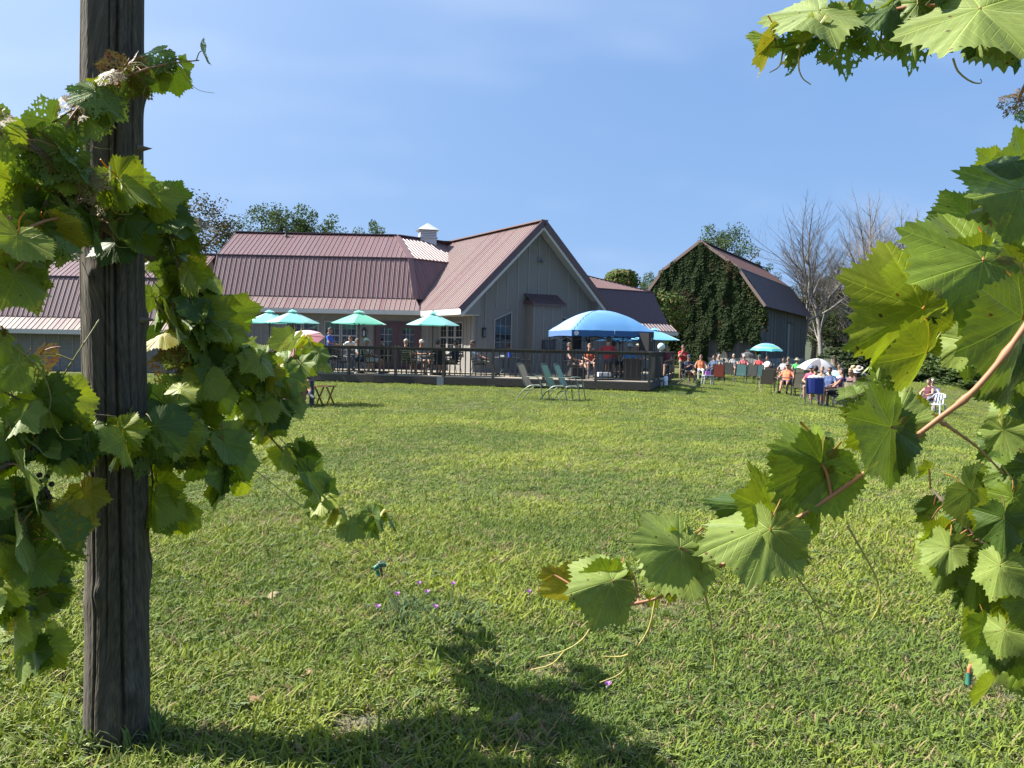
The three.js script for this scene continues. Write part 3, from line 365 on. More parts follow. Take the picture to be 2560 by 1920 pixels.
  const p2 = [], c2 = []; for (let i = 0; i < 2600; i++) { const v = V(R() - 0.5, R() - 0.4, R() - 0.5).normalize(), k = R(), m = i < 1500, c = m ? V(-0.2, 6.8, 0.3) : V(3.2, 4.2, 0.5); leafTri(p2, c2, c.clone().add(v.clone().multiply(m ? V(1.35, 0.85, 1.3) : V(2.0, 1.9, 1.3)).multiplyScalar(0.75 + 0.35 * R())), 0.2 + R() * 0.1, v.clone().add(V(R() - 0.5, R() - 0.5, R() - 0.5)).normalize(), R, k > 0.7 ? [0.11, 0.09, 0.03] : [0.05 + 0.04 * k, 0.09 + 0.04 * k, 0.02]); }
  part('ivy_mound', leafGeo(p2, c2), foliageM, t);
}
// ---------- trees ----------
const bark = mat(0.15, 0.125, 0.105, 0.9), barkG = mat(0.19, 0.175, 0.16, 0.9);
function crownGeo(seed, clumps, per, size, pal) { // unit crown: radius 1, leaf clumps with gaps
  const R = rng(seed), pos = [], col = [];
  for (let c = 0; c < clumps; c++) {
    const v = V(R() * 2 - 1, R() * 2 - 1, R() * 2 - 1); if (v.length() > 1 || v.length() < 0.35) { c--; continue; } v.multiply(V(0.95, 1.05, 0.95)); const r = 0.14 + R() * 0.16, b = R();
    for (let i = 0; i < per; i++) { const d = V(R() * 2 - 1, R() * 2 - 1, R() * 2 - 1), l = d.length(); if (l > 1) continue; const k = pal(R(), b); leafTri(pos, col, v.clone().addScaledVector(d.multiply(V(1, 0.75, 1)), r), size * (0.7 + 0.6 * R()), V(R() - 0.5, R() * 0.9 - 0.1, R() - 0.5).normalize(), R, k); }
  }
  return leafGeo(pos, col);
}
const palG = (r, b) => [0.036 + 0.035 * b + 0.015 * r, 0.066 + 0.045 * b + 0.02 * r, 0.018 + 0.012 * r], palD = (r, b) => [0.022 + 0.02 * b, 0.038 + 0.02 * b + 0.008 * r, 0.012 + 0.006 * r], palO = (r, b) => [0.055 + 0.035 * b, 0.062 + 0.02 * r, 0.024], palB = (r, b) => [0.11 + 0.045 * b, 0.062 + 0.02 * r, 0.03];
const crowns = { green: crownGeo(71, 120, 210, 0.036, palG), green2: crownGeo(72, 80, 230, 0.042, palG), dark: crownGeo(73, 130, 170, 0.042, palD), olive: crownGeo(74, 130, 170, 0.036, palO), brown: crownGeo(75, 100, 170, 0.032, palB) };
const trunkGeo = (() => { const R = rng(77), g = [tube([[0, 0, 0], [0.02, 0.3, 0.01], [-0.01, 0.6, 0], [0.02, 0.9, 0.02]], 0.035, 0.012, 7)]; for (let i = 0; i < 9; i++) { const a = R() * 6.28, y = 0.35 + R() * 0.4, l = 0.2 + R() * 0.15; g.push(tube([[0, y, 0], [Math.cos(a) * l * 0.5, y + 0.08, Math.sin(a) * l * 0.5], [Math.cos(a) * l, y + 0.22, Math.sin(a) * l]], 0.013, 0.004, 5)); } return merge(g); })();
function tree(kind, label, x, z, h, r, group, turn = 0, name = 'tree', base) {
  const y = base ?? gy(x, z), t = thing(name, label, 'tree', [x, y, z], turn, group), tr = part('trunk', trunkGeo, bark, t); tr.scale.setScalar(h); const c = part('crown', crowns[kind], foliageM, t); c.scale.set(r, h * 0.36, r); c.position.y = h * 0.66; return t;
}
for (const [k, l, x, z, h, r, n] of [
  ['green', 'light green tree top rising above the left roof ridge', -19.5, -66, 12.2, 4.2], ['green2', 'second green tree top just right of the light green one', -16.6, -67, 11.7, 3.0], ['green2', 'low green tree tips peeking over the main roof', -12.8, -70, 11.4, 2.6], ['olive', 'thin olive tree behind the left vines', -24.5, -60, 11.6, 4.5], ['brown', 'brown dried tree above the storage roof', -29.5, -56, 10.6, 4.2], ['brown', 'reddish brown tree at the far left edge', -37, -58, 11.5, 4.5], ['olive', 'tall olive tree at the left picture edge', -41, -66, 15, 6], ['green', 'green tree crown left of the olive one behind the vine', -33, -70, 14.5, 5],
  ['green', 'pale green tree top standing behind the barn ridge', 26.5, -100, 16.6, 4.6], ['green2', 'smaller green tree top right behind the barn roof', 31.5, -101, 12.6, 2.8], ['green2', 'pale small tree between the hall and the barn', 15.5, -92, 9.5, 2.2],
]) tree(k, l, x, z, h, r, 'trees behind the buildings', x * 1.3);
for (const [k, l, x, z, h, r] of [
  ['olive', 'olive tree behind the leftmost bare trees', 44, -108, 13.5, 6], ['olive', 'olive tree in the middle of the bare tree group', 52, -104, 16.5, 7], ['dark', 'dark tree low behind the golf umbrella', 38, -92, 7.5, 4.5], ['dark', 'dark leafy tree right of the barn corner', 45, -90, 8.5, 5], ['olive', 'tall olive tree near the right bare trees', 60, -100, 17, 7], ['dark', 'dark tree behind the right guests', 52, -82, 9, 6], ['dark', 'dark tree at the right edge beyond the lawn', 60, -76, 11, 7], ['olive', 'olive tree at the far right beyond the slope', 72, -90, 15, 8], ['olive', 'thin olive tree straight behind the barn corner', 38, -100, 11.5, 4.5], ['dark', 'dark tree filling the gap under the tallest bare tree', 42, -97, 11, 5.5], ['olive', 'olive tree right of the tallest bare tree', 47, -93, 13, 6]]) tree(k, l, x, z, h, r, 'woodland edge on the right', x, 'tree', -0.8);
const bushGeo = [crownGeo(81, 70, 90, 0.10, palD), crownGeo(82, 60, 90, 0.11, palG)];
let bn = 0;
for (const [x, z, w, h, g, l] of [[25.5, -58, 3, 2.4, 0, 'dark bush at the barn corner'], [29.5, -60, 3.2, 2.6, 1, 'green bush under the bare trees'], [34, -62, 3.6, 3, 0, 'dark bush below the middle bare tree'], [30, -52, 3, 2.2, 1, 'green bush behind the golf umbrella'], [33.5, -50, 3, 3.1, 0, 'dark rounded bush behind the straw hat guest'], [27.5, -47, 2.4, 1.6, 1, 'low green bush behind the bent guest'], [31.5, -44, 3.2, 4.6, 0, 'tall dark bush behind the white haired guest'], [29.5, -39, 2.6, 2.4, 0, 'dark bush at the lawn edge by the plastic chairs'], [29, -35, 2.4, 2.0, 1, 'green bush along the lawn edge'], [27.8, -31.5, 2.6, 2.2, 0, 'dark bush along the lower lawn edge'], [26.5, -27.5, 2.6, 2.4, 0, 'dark bush at the right picture edge'], [38, -56, 4, 4, 0, 'large dark bush far right under trees'], [41, -48, 4, 4.5, 0, 'broad dark bush at the far right']]) {
  const b = thing('bush', l, 'bush', [x, gy(x, z) - 0.3, z], bn++ * 1.7, 'bushes along the lawn edge'); const m = part('foliage', bushGeo[g], foliageM, b); m.scale.set(w, h * 0.62, w); m.position.y = h * 0.5; const s = part('stems', [tube([[0, 0, 0], [0.1, 0.5, 0.1], [0.3, 1, 0.2]], 0.04, 0.02, 5), tube([[0, 0, 0], [-0.2, 0.5, 0.1], [-0.5, 1.1, -0.2]], 0.04, 0.02, 5)], bark, b);
}
// bare trees
function bareTree(seed) {
  const R = rng(seed), tr = [], br = [];
  const grow = (p, d, len, r, lv) => {
    const n = lv < 2 ? 4 : 3, pts = [p.clone()]; let q = p.clone(), e = d.clone();
    for (let i = 0; i < n; i++) { e.add(V((R() - 0.5) * 0.24, (lv < 4 ? 0.07 : 0.03) + (R() - 0.5) * 0.08, (R() - 0.5) * 0.24)).normalize(); q = q.clone().addScaledVector(e, len / n); pts.push(q); }
    const r1 = r * (lv < 5 ? 0.6 : 0.4); (lv < 2 ? tr : br).push(tube(pts, r, r1, lv < 2 ? 8 : lv < 4 ? 5 : 3, lv < 2 ? 8 : lv < 4 ? 4 : 2));
    if (lv >= 5) return; const kids = lv === 0 ? 5 : lv < 3 ? 4 : lv < 4 ? 3 : 2;
    for (let i = 0; i < kids; i++) { const t = lv === 0 ? 0.45 + 0.55 * i / (kids - 1) : 0.3 + 0.7 * (i + R() * 0.6) / kids, k = Math.min(n, t * n), a = pts[Math.floor(k)], b = pts[Math.min(n, Math.floor(k) + 1)], s = a.clone().lerp(b, k % 1), f = e.clone().add(V((R() - 0.5) * 2.2, (R() - 0.5) * 0.8, (R() - 0.5) * 2.2)).normalize(); grow(s, f, len * (0.5 + 0.26 * R()), Math.max(0.008, r1 * (0.5 + 0.3 * R())), lv + 1); }
    grow(q, e, len * 0.6, r1, lv + 1);
  };
  grow(V(0, 0, 0), V(0.02, 1, 0), 6.5, 0.27, 0); return [merge(tr), merge(br)];
}
const bareG = [bareTree(91), bareTree(95)];
for (const [x, z, s, g, turn, l] of [[30.5, -84, 1.04, 0, 0.4, 'leftmost bare grey tree next to the barn'], [33.8, -86, 0.98, 1, 2.2, 'slender bare tree second from the barn'], [39.5, -86, 1.24, 0, 3.6, 'tallest bare tree in the middle of the group'], [43.5, -92, 1.26, 1, 0.6, 'bare tree behind the tallest one'], [36.3, -82, 0.62, 1, 4.4, 'short leaning bare tree at the woodland edge'], [48.5, -96, 1.28, 0, 5.1, 'rightmost bare tree partly behind vine leaves'], [14.2, -86, 0.5, 1, 1.1, 'small bare tree between the hall and the barn']]) {
  const t = thing('bare_tree', l, 'tree', [x, gy(x, z) - 0.3, z], turn, 'bare trees right of the barn'); t.scale.setScalar(s * 1.1); part('trunk', bareG[g][0], barkG, t); part('branches', bareG[g][1], mat(0.13, 0.115, 0.105, 0.9), t);
}
{ // distant wooded hill
  const pos = [], idx = [], n = 80; for (let i = 0; i <= n; i++) { const a = lerp(-2.4, -0.35, i / n), R0 = 330; for (const [r, y] of [[R0, -20], [R0 + 20, 9 + 6 * fbm(i * 0.21, 3, 1, 3)], [R0 + 120, 15 + 9 * fbm(i * 0.15, 9, 1, 3)], [R0 + 260, -10]]) pos.push(Math.cos(a) * r, y, Math.sin(a) * r); }
  for (let i = 0; i < n; i++) for (let k = 0; k < 3; k++) { const a = i * 4 + k; idx.push(a, a + 4, a + 1, a + 1, a + 4, a + 5); } const g = new THREE.BufferGeometry(); g.setAttribute('position', new THREE.Float32BufferAttribute(pos, 3)); g.setIndex(idx); g.computeVertexNormals();
  tag(part('hills', g, mat(0.04, 0.05, 0.03, 1), scene), 'distant wooded hill line', 'hill', null, 'structure');
}
// ---------- deck ----------
const DY = 0.33; // deck floor
const grainTex = dataTex(512, (u, v) => { const s = 0.82 + 0.20 * tor(u, v, 40) + 0.16 * tor(u, v, 90, 4) + 0.15 * tor(u, v, 14, 8); return [s, s * 0.97, s * 0.92]; });
const woodM = (r, g, b) => { const m = mat(r, g, b, 0.9, { name: 'w' + r }); m.map = grainTex; return m; };
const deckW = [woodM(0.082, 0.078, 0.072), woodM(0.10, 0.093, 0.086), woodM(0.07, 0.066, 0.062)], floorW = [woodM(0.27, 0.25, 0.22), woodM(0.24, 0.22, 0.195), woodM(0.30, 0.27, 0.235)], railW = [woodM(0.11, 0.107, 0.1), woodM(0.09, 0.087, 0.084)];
{
  const deck = thing('wooden_deck', 'weathered grey timber deck with slatted railing in front of the hall', 'deck');
  const c0 = V(4.75, DY, -27.25), cl = V(-11.6, DY, -30.75), cr = V(8.25, DY, -40.2), fd = c0.clone().sub(cl).setY(0).normalize(), fn = V(-fd.z, 0, fd.x), FL = cl.distanceTo(c0), rd = cr.clone().sub(c0).setY(0).normalize(), rn = V(-rd.z, 0, rd.x), RL = c0.distanceTo(cr);
  const R = rng(101), poly = [[cl.x, cl.z], [c0.x, c0.z], [cr.x, cr.z], [2, -41], [-11.6, -37]];
  const P2 = poly.map(([x, z]) => [(x - cl.x) * fd.x + (z - cl.z) * fd.z, -((x - cl.x) * fn.x + (z - cl.z) * fn.z)]);
  // floor boards run along the front edge
  const hiV = Math.max(...P2.map(p => p[1]));
  for (let v = 0; v < hiV; v += 0.145) { const c = clip2(clip2(P2, 1, v, false), 1, Math.min(hiV, v + 0.139), true); if (c.length < 3) continue; const at = (p, y) => V(cl.x + fd.x * p[0] - fn.x * p[1], y, cl.z + fd.z * p[0] - fn.z * p[1]); const t = c.map(p => at(p, DY)), b = c.map(p => at(p, DY - 0.035)), f = [t, b]; for (let i = 0; i < c.length; i++) { const j = (i + 1) % c.length; f.push([t[i], t[j], b[j], b[i]]); } part('floor_board', polyGeo(f), floorW[Math.floor(R() * 3)], deck); }
  const F = framed(cl.clone().setY(0), fd, fn), S = framed(c0.clone().setY(0), rd, rn);
  for (const [Fr, L] of [[F, FL], [S, RL]]) {
    const js = Fr === F ? [0, 3.4, 6.6, 10.9, 14.1, L] : [0, 4.5, 9, L];
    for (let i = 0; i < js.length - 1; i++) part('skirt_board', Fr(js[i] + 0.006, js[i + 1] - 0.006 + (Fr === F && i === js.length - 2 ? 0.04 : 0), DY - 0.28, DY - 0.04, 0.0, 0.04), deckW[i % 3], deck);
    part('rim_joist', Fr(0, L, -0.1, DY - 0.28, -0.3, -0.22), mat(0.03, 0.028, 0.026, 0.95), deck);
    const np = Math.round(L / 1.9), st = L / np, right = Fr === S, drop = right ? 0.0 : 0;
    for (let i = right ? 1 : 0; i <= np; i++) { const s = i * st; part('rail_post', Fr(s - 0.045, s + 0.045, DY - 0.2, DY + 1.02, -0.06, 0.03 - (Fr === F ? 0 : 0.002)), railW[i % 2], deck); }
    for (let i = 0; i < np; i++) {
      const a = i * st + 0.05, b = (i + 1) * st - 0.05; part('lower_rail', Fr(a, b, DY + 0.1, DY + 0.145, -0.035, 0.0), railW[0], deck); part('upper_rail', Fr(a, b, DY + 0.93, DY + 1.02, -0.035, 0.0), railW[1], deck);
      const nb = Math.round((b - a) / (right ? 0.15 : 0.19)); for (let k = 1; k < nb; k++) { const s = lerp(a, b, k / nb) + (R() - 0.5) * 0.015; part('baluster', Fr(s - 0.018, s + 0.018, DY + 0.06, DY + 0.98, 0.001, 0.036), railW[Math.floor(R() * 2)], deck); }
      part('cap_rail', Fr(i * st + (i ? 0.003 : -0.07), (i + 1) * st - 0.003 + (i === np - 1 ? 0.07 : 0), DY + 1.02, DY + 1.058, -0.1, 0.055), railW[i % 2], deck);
    }
  }
  // grey panel leaning on the skirt
  const px = F.at(9.05, 0, 0); tag(part('leaning_panel', framed(V(-2.62, 0.02, -28.72), fd, fn)(-0.13, 0.13, 0, 0.3, 0, 0.02).translate(0, 0, 0), mat(0.15, 0.175, 0.19, 0.5), scene), 'small grey panel leaning against the deck skirt', 'panel');
  const pipe = thing('drain_pipe', 'white plastic pipe bends beside the right deck edge', 'pipe', [6.05, gy(6.1, -31.2), -31.3], -1.2); part('pipe_bend', tube([[-0.45, 0.08, 0], [-0.25, 0.1, 0], [-0.18, 0.28, 0.02], [0, 0.34, 0]], 0.075, 0.075, 10), mat(0.75, 0.76, 0.78, 0.45), pipe); part('pipe_bend', tube([[0, 0.34, 0], [0.14, 0.42, 0], [0.2, 0.3, 0.05], [0.22, 0.12, 0.06]], 0.075, 0.075, 10), mat(0.72, 0.73, 0.76, 0.45), pipe); part('pipe_collar', tube([[-0.5, 0.08, 0], [-0.4, 0.085, 0]], 0.095, 0.095, 10), mat(0.75, 0.76, 0.78, 0.45), pipe);
}
// ---------- furniture ----------
const black = mat(0.010, 0.010, 0.011, 0.5), bronze = mat(0.10, 0.085, 0.07, 0.45, { metalness: 0.3 }), greenTube = mat(0.10, 0.125, 0.10, 0.4, { metalness: 0.3 });
// sling patio chair, facing +z, origin on the ground under the seat
function slingChair(label, slingMat, frameMat, pos, turn, group, fold) {
  const c = thing('sling_chair', label, 'chair', pos, turn, group), r = 0.014;
  for (const s of [-1, 1]) { const x = s * 0.29; part('arm_frame', tube([[x, 0, 0.36], [x, 0.3, 0.31], [x, 0.54, 0.27], [x, 0.635, 0.18], [x, 0.645, 0], [x, 0.63, -0.18]], r, r, 6), frameMat, c); part('rear_leg', tube([[x, 0, -0.42], [x, 0.22, -0.25], [x, 0.4, -0.02], [x, 0.43, 0.25]], r, r, 6), frameMat, c); part('back_rail', tube([[x * 0.9, 0.40, 0.26], [x * 0.9, 0.385, 0.0], [x * 0.9, 0.40, -0.16], [x * 0.88, 0.62, -0.27], [x * 0.86, 0.98, -0.42]], r, r, 6), frameMat, c); }
  part('top_rail', tube([[-0.25, 0.98, -0.42], [-0.1, 1.0, -0.425], [0.1, 1.0, -0.425], [0.25, 0.98, -0.42]], r, r, 6), frameMat, c); part('cross_bar', [bar([-0.26, 0.38, 0.0], [0.26, 0.38, 0], 0.02), bar([-0.29, 0.25, -0.22], [0.29, 0.25, -0.22], 0.02)], frameMat, c);
  const prof2 = [[0.42, 0.27], [0.395, 0.15], [0.385, 0.0], [0.395, -0.14], [0.50, -0.21], [0.66, -0.285], [0.82, -0.35], [0.975, -0.415]], ps = []; for (let i = 0; i < 7; i++) { const [y0, z0] = prof2[i], [y1, z1] = prof2[i + 1], w = 0.245; ps.push([V(-w, y0, z0), V(w, y0, z0), V(w, y1, z1), V(-w, y1, z1)]); }
  part('sling', smoothGeo(ps.slice(0, 3)), slingMat, c); part('back_sling', smoothGeo(ps.slice(3)), slingMat, c); return c;
}
// wrought iron deck chair
const ironChair = (() => { return (label, pos, turn) => { const c = thing('iron_chair', label, 'chair', pos, turn, 'black iron chairs on the deck'); for (const s of [-1, 1]) { const x = s * 0.24; part('leg', tube([[x, 0, 0.27], [x, 0.42, 0.22], [x, 0.62, 0.2]], 0.011, 0.011, 5), black, c); part('leg', tube([[x, 0, -0.3], [x, 0.42, -0.2], [x, 0.9, -0.3]], 0.011, 0.011, 5), black, c); part('armrest', tube([[x, 0.62, 0.22], [x, 0.66, 0], [x, 0.64, -0.23]], 0.014, 0.014, 5), black, c); }
  part('seat', box(0.46, 0.025, 0.44, 0, 0.43, 0.01), black, c); for (let i = 0; i < 5; i++) part('back_slat', box(0.46, 0.045, 0.012, 0, 0.54 + i * 0.085, -0.222 - i * 0.017), black, c); return c; }; })();
function bistroTable(label, pos, r = 0.5) { const t = thing('patio_table', label, 'table', pos, 0, 'dark patio tables on the deck'); part('table_top', [cyl(r, r, 0.02, 0, 0.72, 0, 28)], mat(0.05, 0.05, 0.052, 0.25), t); part('rim', new THREE.TorusGeometry(r, 0.015, 6, 32).rotateX(Math.PI / 2).translate(0, 0.72, 0), black, t); for (let i = 0; i < 4; i++) { const a = i * 1.571 + 0.6, c = Math.cos(a), s = Math.sin(a); part('leg', tube([[c * 0.4 * r, 0.71, s * 0.4 * r], [c * 0.25 * r, 0.4, s * 0.25 * r], [c * 0.7 * r, 0.1, s * 0.7 * r], [c * 0.85 * r, 0, s * 0.85 * r]], 0.012, 0.012, 5), black, t); } return t; }
// umbrella: origin at pole foot
function umbrella(label, pos, cols, o = {}) {
  const { r = 1.08, top = 2.34, drop = 0.44, n = 6, turn = 0, poleM = black, tilt = 0, tiltDir = 0, pole = true, vent = true, group, name = 'patio_umbrella', handle = 0, striped } = o;
  const u = thing(name, label, 'umbrella', pos, turn, group); const M = new THREE.Matrix4().makeTranslation(0, top, 0).multiply(new THREE.Matrix4().makeRotationY(tiltDir)).multiply(new THREE.Matrix4().makeRotationX(tilt));
  const q = (a, t, h = 0) => { const rr = r * t, y = -drop * (o.dome ? t * t : Math.pow(t, 1.08)) + h; return V(Math.cos(a) * rr, y, Math.sin(a) * rr).applyMatrix4(M); };
  for (let i = 0; i < n; i++) {
    const a0 = i / n * 6.2832, a1 = (i + 1) / n * 6.2832, K = 6, W = 4, rows = striped ? striped.length : 1;
    const pt = (k, w) => { const t = (vent ? 0.06 : 0) + (vent ? 0.94 : 1) * k / K, f = w / W, A = q(a0, t), B = q(a1, t), m = A.clone().lerp(B, f); m.y -= 0.10 * r * t * f * (1 - f) * (o.dome ? -1.2 : 0.9) * (1 - 0.3 * t); if (k === K) { const s = 1 - 0.1 * Math.sin(f * 3.1416) * (o.dome ? 0.3 : 0.35); m.x = lerp(M.elements[12], m.x, s); m.z = lerp(M.elements[14], m.z, s); } return m; };
    const bands = []; for (let b = 0; b < rows; b++) bands.push([]); for (let k = 0; k < K; k++) for (let w = 0; w < W; w++) bands[Math.min(rows - 1, Math.floor(k / K * rows))].push([pt(k, w), pt(k, w + 1), pt(k + 1, w + 1), pt(k + 1, w)]);
    if (striped) { const g = new THREE.Group(); g.name = 'canopy_panel'; u.add(g); bands.forEach((b, k) => part('stripe', polyGeo(b), striped[k], g)); } else part('canopy_panel', smoothGeo(bands[0]), cols[i % cols.length], u);
    part('rib', bar(q(a0, 0.05, -0.03), q(a0, 0.97, -0.02), 0.012), poleM, u); if (pole && !o.dome) part('strut', bar(q(a0, 0.5, -0.03), V(0, top - drop - 0.12, 0), 0.01), poleM, u);
  }
  if (vent) part('vent_cap', new THREE.ConeGeometry(r * 0.2, 0.11, n, 1, true).translate(0, 0.045, 0).applyMatrix4(M), cols[0], u), part('finial', new THREE.SphereGeometry(0.025, 8, 6).translate(0, 0.12, 0).applyMatrix4(M), poleM, u);
  if (pole) part('pole', tilt ? tube([V(0, handle, 0), V(0, top * 0.75, 0), V(0, 0, 0).applyMatrix4(M)], 0.013, 0.013, 8) : cyl(0.019, 0.019, top - handle, 0, (top + handle) / 2, 0, 10), poleM, u); if (pole && !handle) part('stand', [cyl(0.24, 0.2, 0.07, 0, 0.035, 0, 20), cyl(0.03, 0.03, 0.3, 0, 0.2, 0, 10)], black, u);
  return u;
}
const cloth = (r, g, b) => mat(r, g, b, 0.85, { transmission: 0.35, thickness: 0 });
const aqua = cloth(0.125, 0.43, 0.40), mint = cloth(0.075, 0.39, 0.27), sky1 = cloth(0.08, 0.34, 0.52);
const dk = (x, z) => [x, DY, z];
umbrella('aqua patio umbrella farthest left on the deck, half hidden', dk(-9.75, -31.6), [aqua], { r: 1.05, group: 'patio umbrellas on the deck' });
umbrella('aqua patio umbrella overlapping the leftmost one', dk(-8.6, -30.75), [aqua], { turn: 0.3, r: 1.05, group: 'patio umbrellas on the deck' });
umbrella('green patio umbrella left of the double doors', dk(-5.9, -30.2), [mint], { turn: 0.55, r: 1.12, group: 'patio umbrellas on the deck' });
umbrella('pale aqua patio umbrella in front of the side window', dk(-3.05, -30.0), [aqua], { turn: 0.1, r: 1.02, group: 'patio umbrellas on the deck' });
umbrella('bright blue umbrella rising right of the canopy tent', dk(6.0, -33.4), [sky1], { turn: 0.2, r: 1.15, top: 1.98, drop: 0.42, group: 'patio umbrellas on the deck' });
umbrella('blue umbrella half hidden behind the canopy tent', dk(4.7, -34.6), [sky1], { turn: 0.8, r: 1.1, top: 1.86, drop: 0.38, group: 'patio umbrellas on the deck' });
umbrella('beige umbrella seen edge on under the canopy tent', dk(4.15, -33.0), [cloth(0.42, 0.36, 0.27)], { turn: 0.4, r: 0.72, top: 1.78, drop: 0.16, group: 'patio umbrellas on the deck' });
for (const [x, z, l] of [[-9.75, -31.6, 'round table under the leftmost aqua umbrella'], [-8.6, -30.75, 'round table under the second aqua umbrella'], [-5.9, -30.2, 'round table under the green umbrella'], [-3.05, -30.0, 'round table under the pale aqua umbrella'], [6.0, -33.4, 'round table under the bright blue umbrella'], [4.15, -33.0, 'round table under the beige umbrella']]) bistroTable(l, dk(x, z), 0.52);
bistroTable('small dark table holding a blue bucket in front of the gable', dk(-0.25, -30.3), 0.55);
tag(part('blue_bucket', [new THREE.CylinderGeometry(0.085, 0.075, 0.2, 16, 1, true).translate(-0.1, DY + 0.835, -30.25), cyl(0.074, 0.074, 0.01, -0.1, DY + 0.74, -30.25, 16), new THREE.TorusGeometry(0.085, 0.008, 6, 20).rotateX(Math.PI / 2).translate(-0.1, DY + 0.935, -30.25)], mat(0.02, 0.06, 0.38, 0.4), scene), 'blue bucket on the table in front of the gable', 'bucket');
tag(part('food_tray', [box(0.24, 0.03, 0.16, -0.42, DY + 0.75, -30.2), box(0.2, 0.05, 0.02, -0.42, DY + 0.78, -30.27)], mat(0.65, 0.64, 0.6, 0.7), scene), 'white paper food tray beside the blue bucket', 'tray');
for (const [x, z, h, c, l] of [[-5.75, -30.05, 0.24, [0.02, 0.05, 0.03], 'dark wine bottle on the table under the green umbrella'], [-2.9, -29.85, 0.26, [0.05, 0.02, 0.02], 'wine bottle on the table under the pale aqua umbrella']]) tag(part('wine_bottle', new THREE.LatheGeometry([[0.001, 0], [0.037, 0], [0.037, 0.17], [0.014, 0.215], [0.013, h + 0.02], [0.001, h + 0.02]].map(p => new THREE.Vector2(...p)), 14).translate(x, DY + 0.73, z), mat(...c, 0.1), scene), l, 'bottle');
for (const [x, z, t, l] of [[-6.65, -30.95, 1.3, 'empty iron chair left of the green umbrella table'], [-7.15, -31.7, 1.0, 'empty iron chair beside the man in blue'], [-6.55, -29.7, 0.9, 'empty iron chair near the woman bending over'], [0.42, -30.3, -1.57, 'empty iron chair at the blue bucket table'], [-7.9, -30.3, 1.2, 'empty iron chair under the second aqua umbrella']]) ironChair(l, dk(x, z), t);
// canopy tent
{
  const t = thing('canopy_tent', 'blue pop-up canopy tent with white logo over the deck band', 'tent', [3.35, DY, -30.65], 0.22), W = 1.6, H = 1.78, blue = mat(0.085, 0.25, 0.50, 0.6, { transmission: 0.28, thickness: 0 }), blueD = mat(0.028, 0.11, 0.29, 0.75, { transmission: 0.2, thickness: 0 });
  const N = 20, Q = (i, j) => { const u = i / N * 2 - 1, v = j / N * 2 - 1, m = Math.max(Math.abs(u), Math.abs(v)), k = (1 - u * u) * (1 - v * v), e = 1 - Math.pow(m, 2.2); return V(u * W, H + 0.02 + 0.80 * (0.55 * e + 0.45 * Math.pow(k, 0.8)) + 0.022 * noise.noise(u * 4, v * 4, 2) + 0.008 * noise.noise(u * 11, v * 11, 5), v * W); };
  const ps = []; for (let i = 0; i < N; i++) for (let j = 0; j < N; j++) ps.push([Q(i, j), Q(i + 1, j), Q(i + 1, j + 1), Q(i, j + 1)]); const g = smoothGeo(ps); part('canopy_top', g, blue, t);
  for (const [sx, sz] of [[0, 0], [1, 0], [0, 1], [1, 1]]) { const k = []; for (let i = 0; i <= 10; i++) { const c = Q(sx ? N - i : i, sz ? N - i : i); c.y += 0.004; k.push(c); } part('canopy_seam', tube(k, 0.009, 0.009, 5, 20), mat(0.12, 0.31, 0.56, 0.6), t); }
  for (const [x0, z0, x1, z1] of [[-W, W, W, W], [W, W, W, -W], [W, -W, -W, -W], [-W, -W, -W, W]]) { const k = []; for (let i = 0; i < 8; i++) { const a = i / 8, b = (i + 1) / 8, p = f => V(lerp(x0, x1, f), 0, lerp(z0, z1, f)), sag = f => 0.03 * Math.sin(f * 3.14), A = p(a), B = p(b); k.push([A.clone().setY(H + 0.02), B.clone().setY(H + 0.02), B.clone().setY(H - 0.21 + sag(b)), A.clone().setY(H - 0.21 + sag(a))]); } part('valance', polyGeo(k), blueD, t); }
  part('logo', [new THREE.RingGeometry(0.05, 0.085, 24).translate(-1.42, H - 0.09, W + 0.006), new THREE.CircleGeometry(0.05, 20).scale(1, 0.55, 1).translate(-1.42, H - 0.09, W + 0.005)], mat(0.7, 0.72, 0.74, 0.7), t); part('valance_clip', box(0.015, 0.16, 0.01, 0.05, H - 0.03, W + 0.008), mat(0.6, 0.75, 0.85, 0.5), t);
  for (const x of [-1, 1]) for (const z of [-1, 1]) { part('leg', box(0.035, H, 0.035, x * (W - 0.03), H / 2, z * (W - 0.03)), black, t); part('foot', box(0.1, 0.012, 0.1, x * (W - 0.03), 0.006, z * (W - 0.03)), black, t); }
  const tr = (p, q) => bar(p, q, 0.02, 0.025), w = W - 0.05; for (const z of [-w, w]) for (let i = 0; i < 2; i++) { const a = -w + i * w, b = a + w; part('truss_bar', tr([a, H - 0.08, z], [b, H - 0.36, z]), black, t); part('truss_bar', tr([a, H - 0.36, z + 0.025], [b, H - 0.08, z + 0.025]), black, t); part('truss_bar', tr([z, H - 0.08, a], [z, H - 0.36, b]), black, t); part('truss_bar', tr([z + 0.025, H - 0.36, a], [z + 0.025, H - 0.08, b]), black, t); }
  for (const [x, z] of [[-1, -1], [1, -1], [1, 1], [-1, 1]]) part('roof_pole', tr([x * w, H - 0.05, z * w], [0, H + 0.5, 0]), black, t);
}
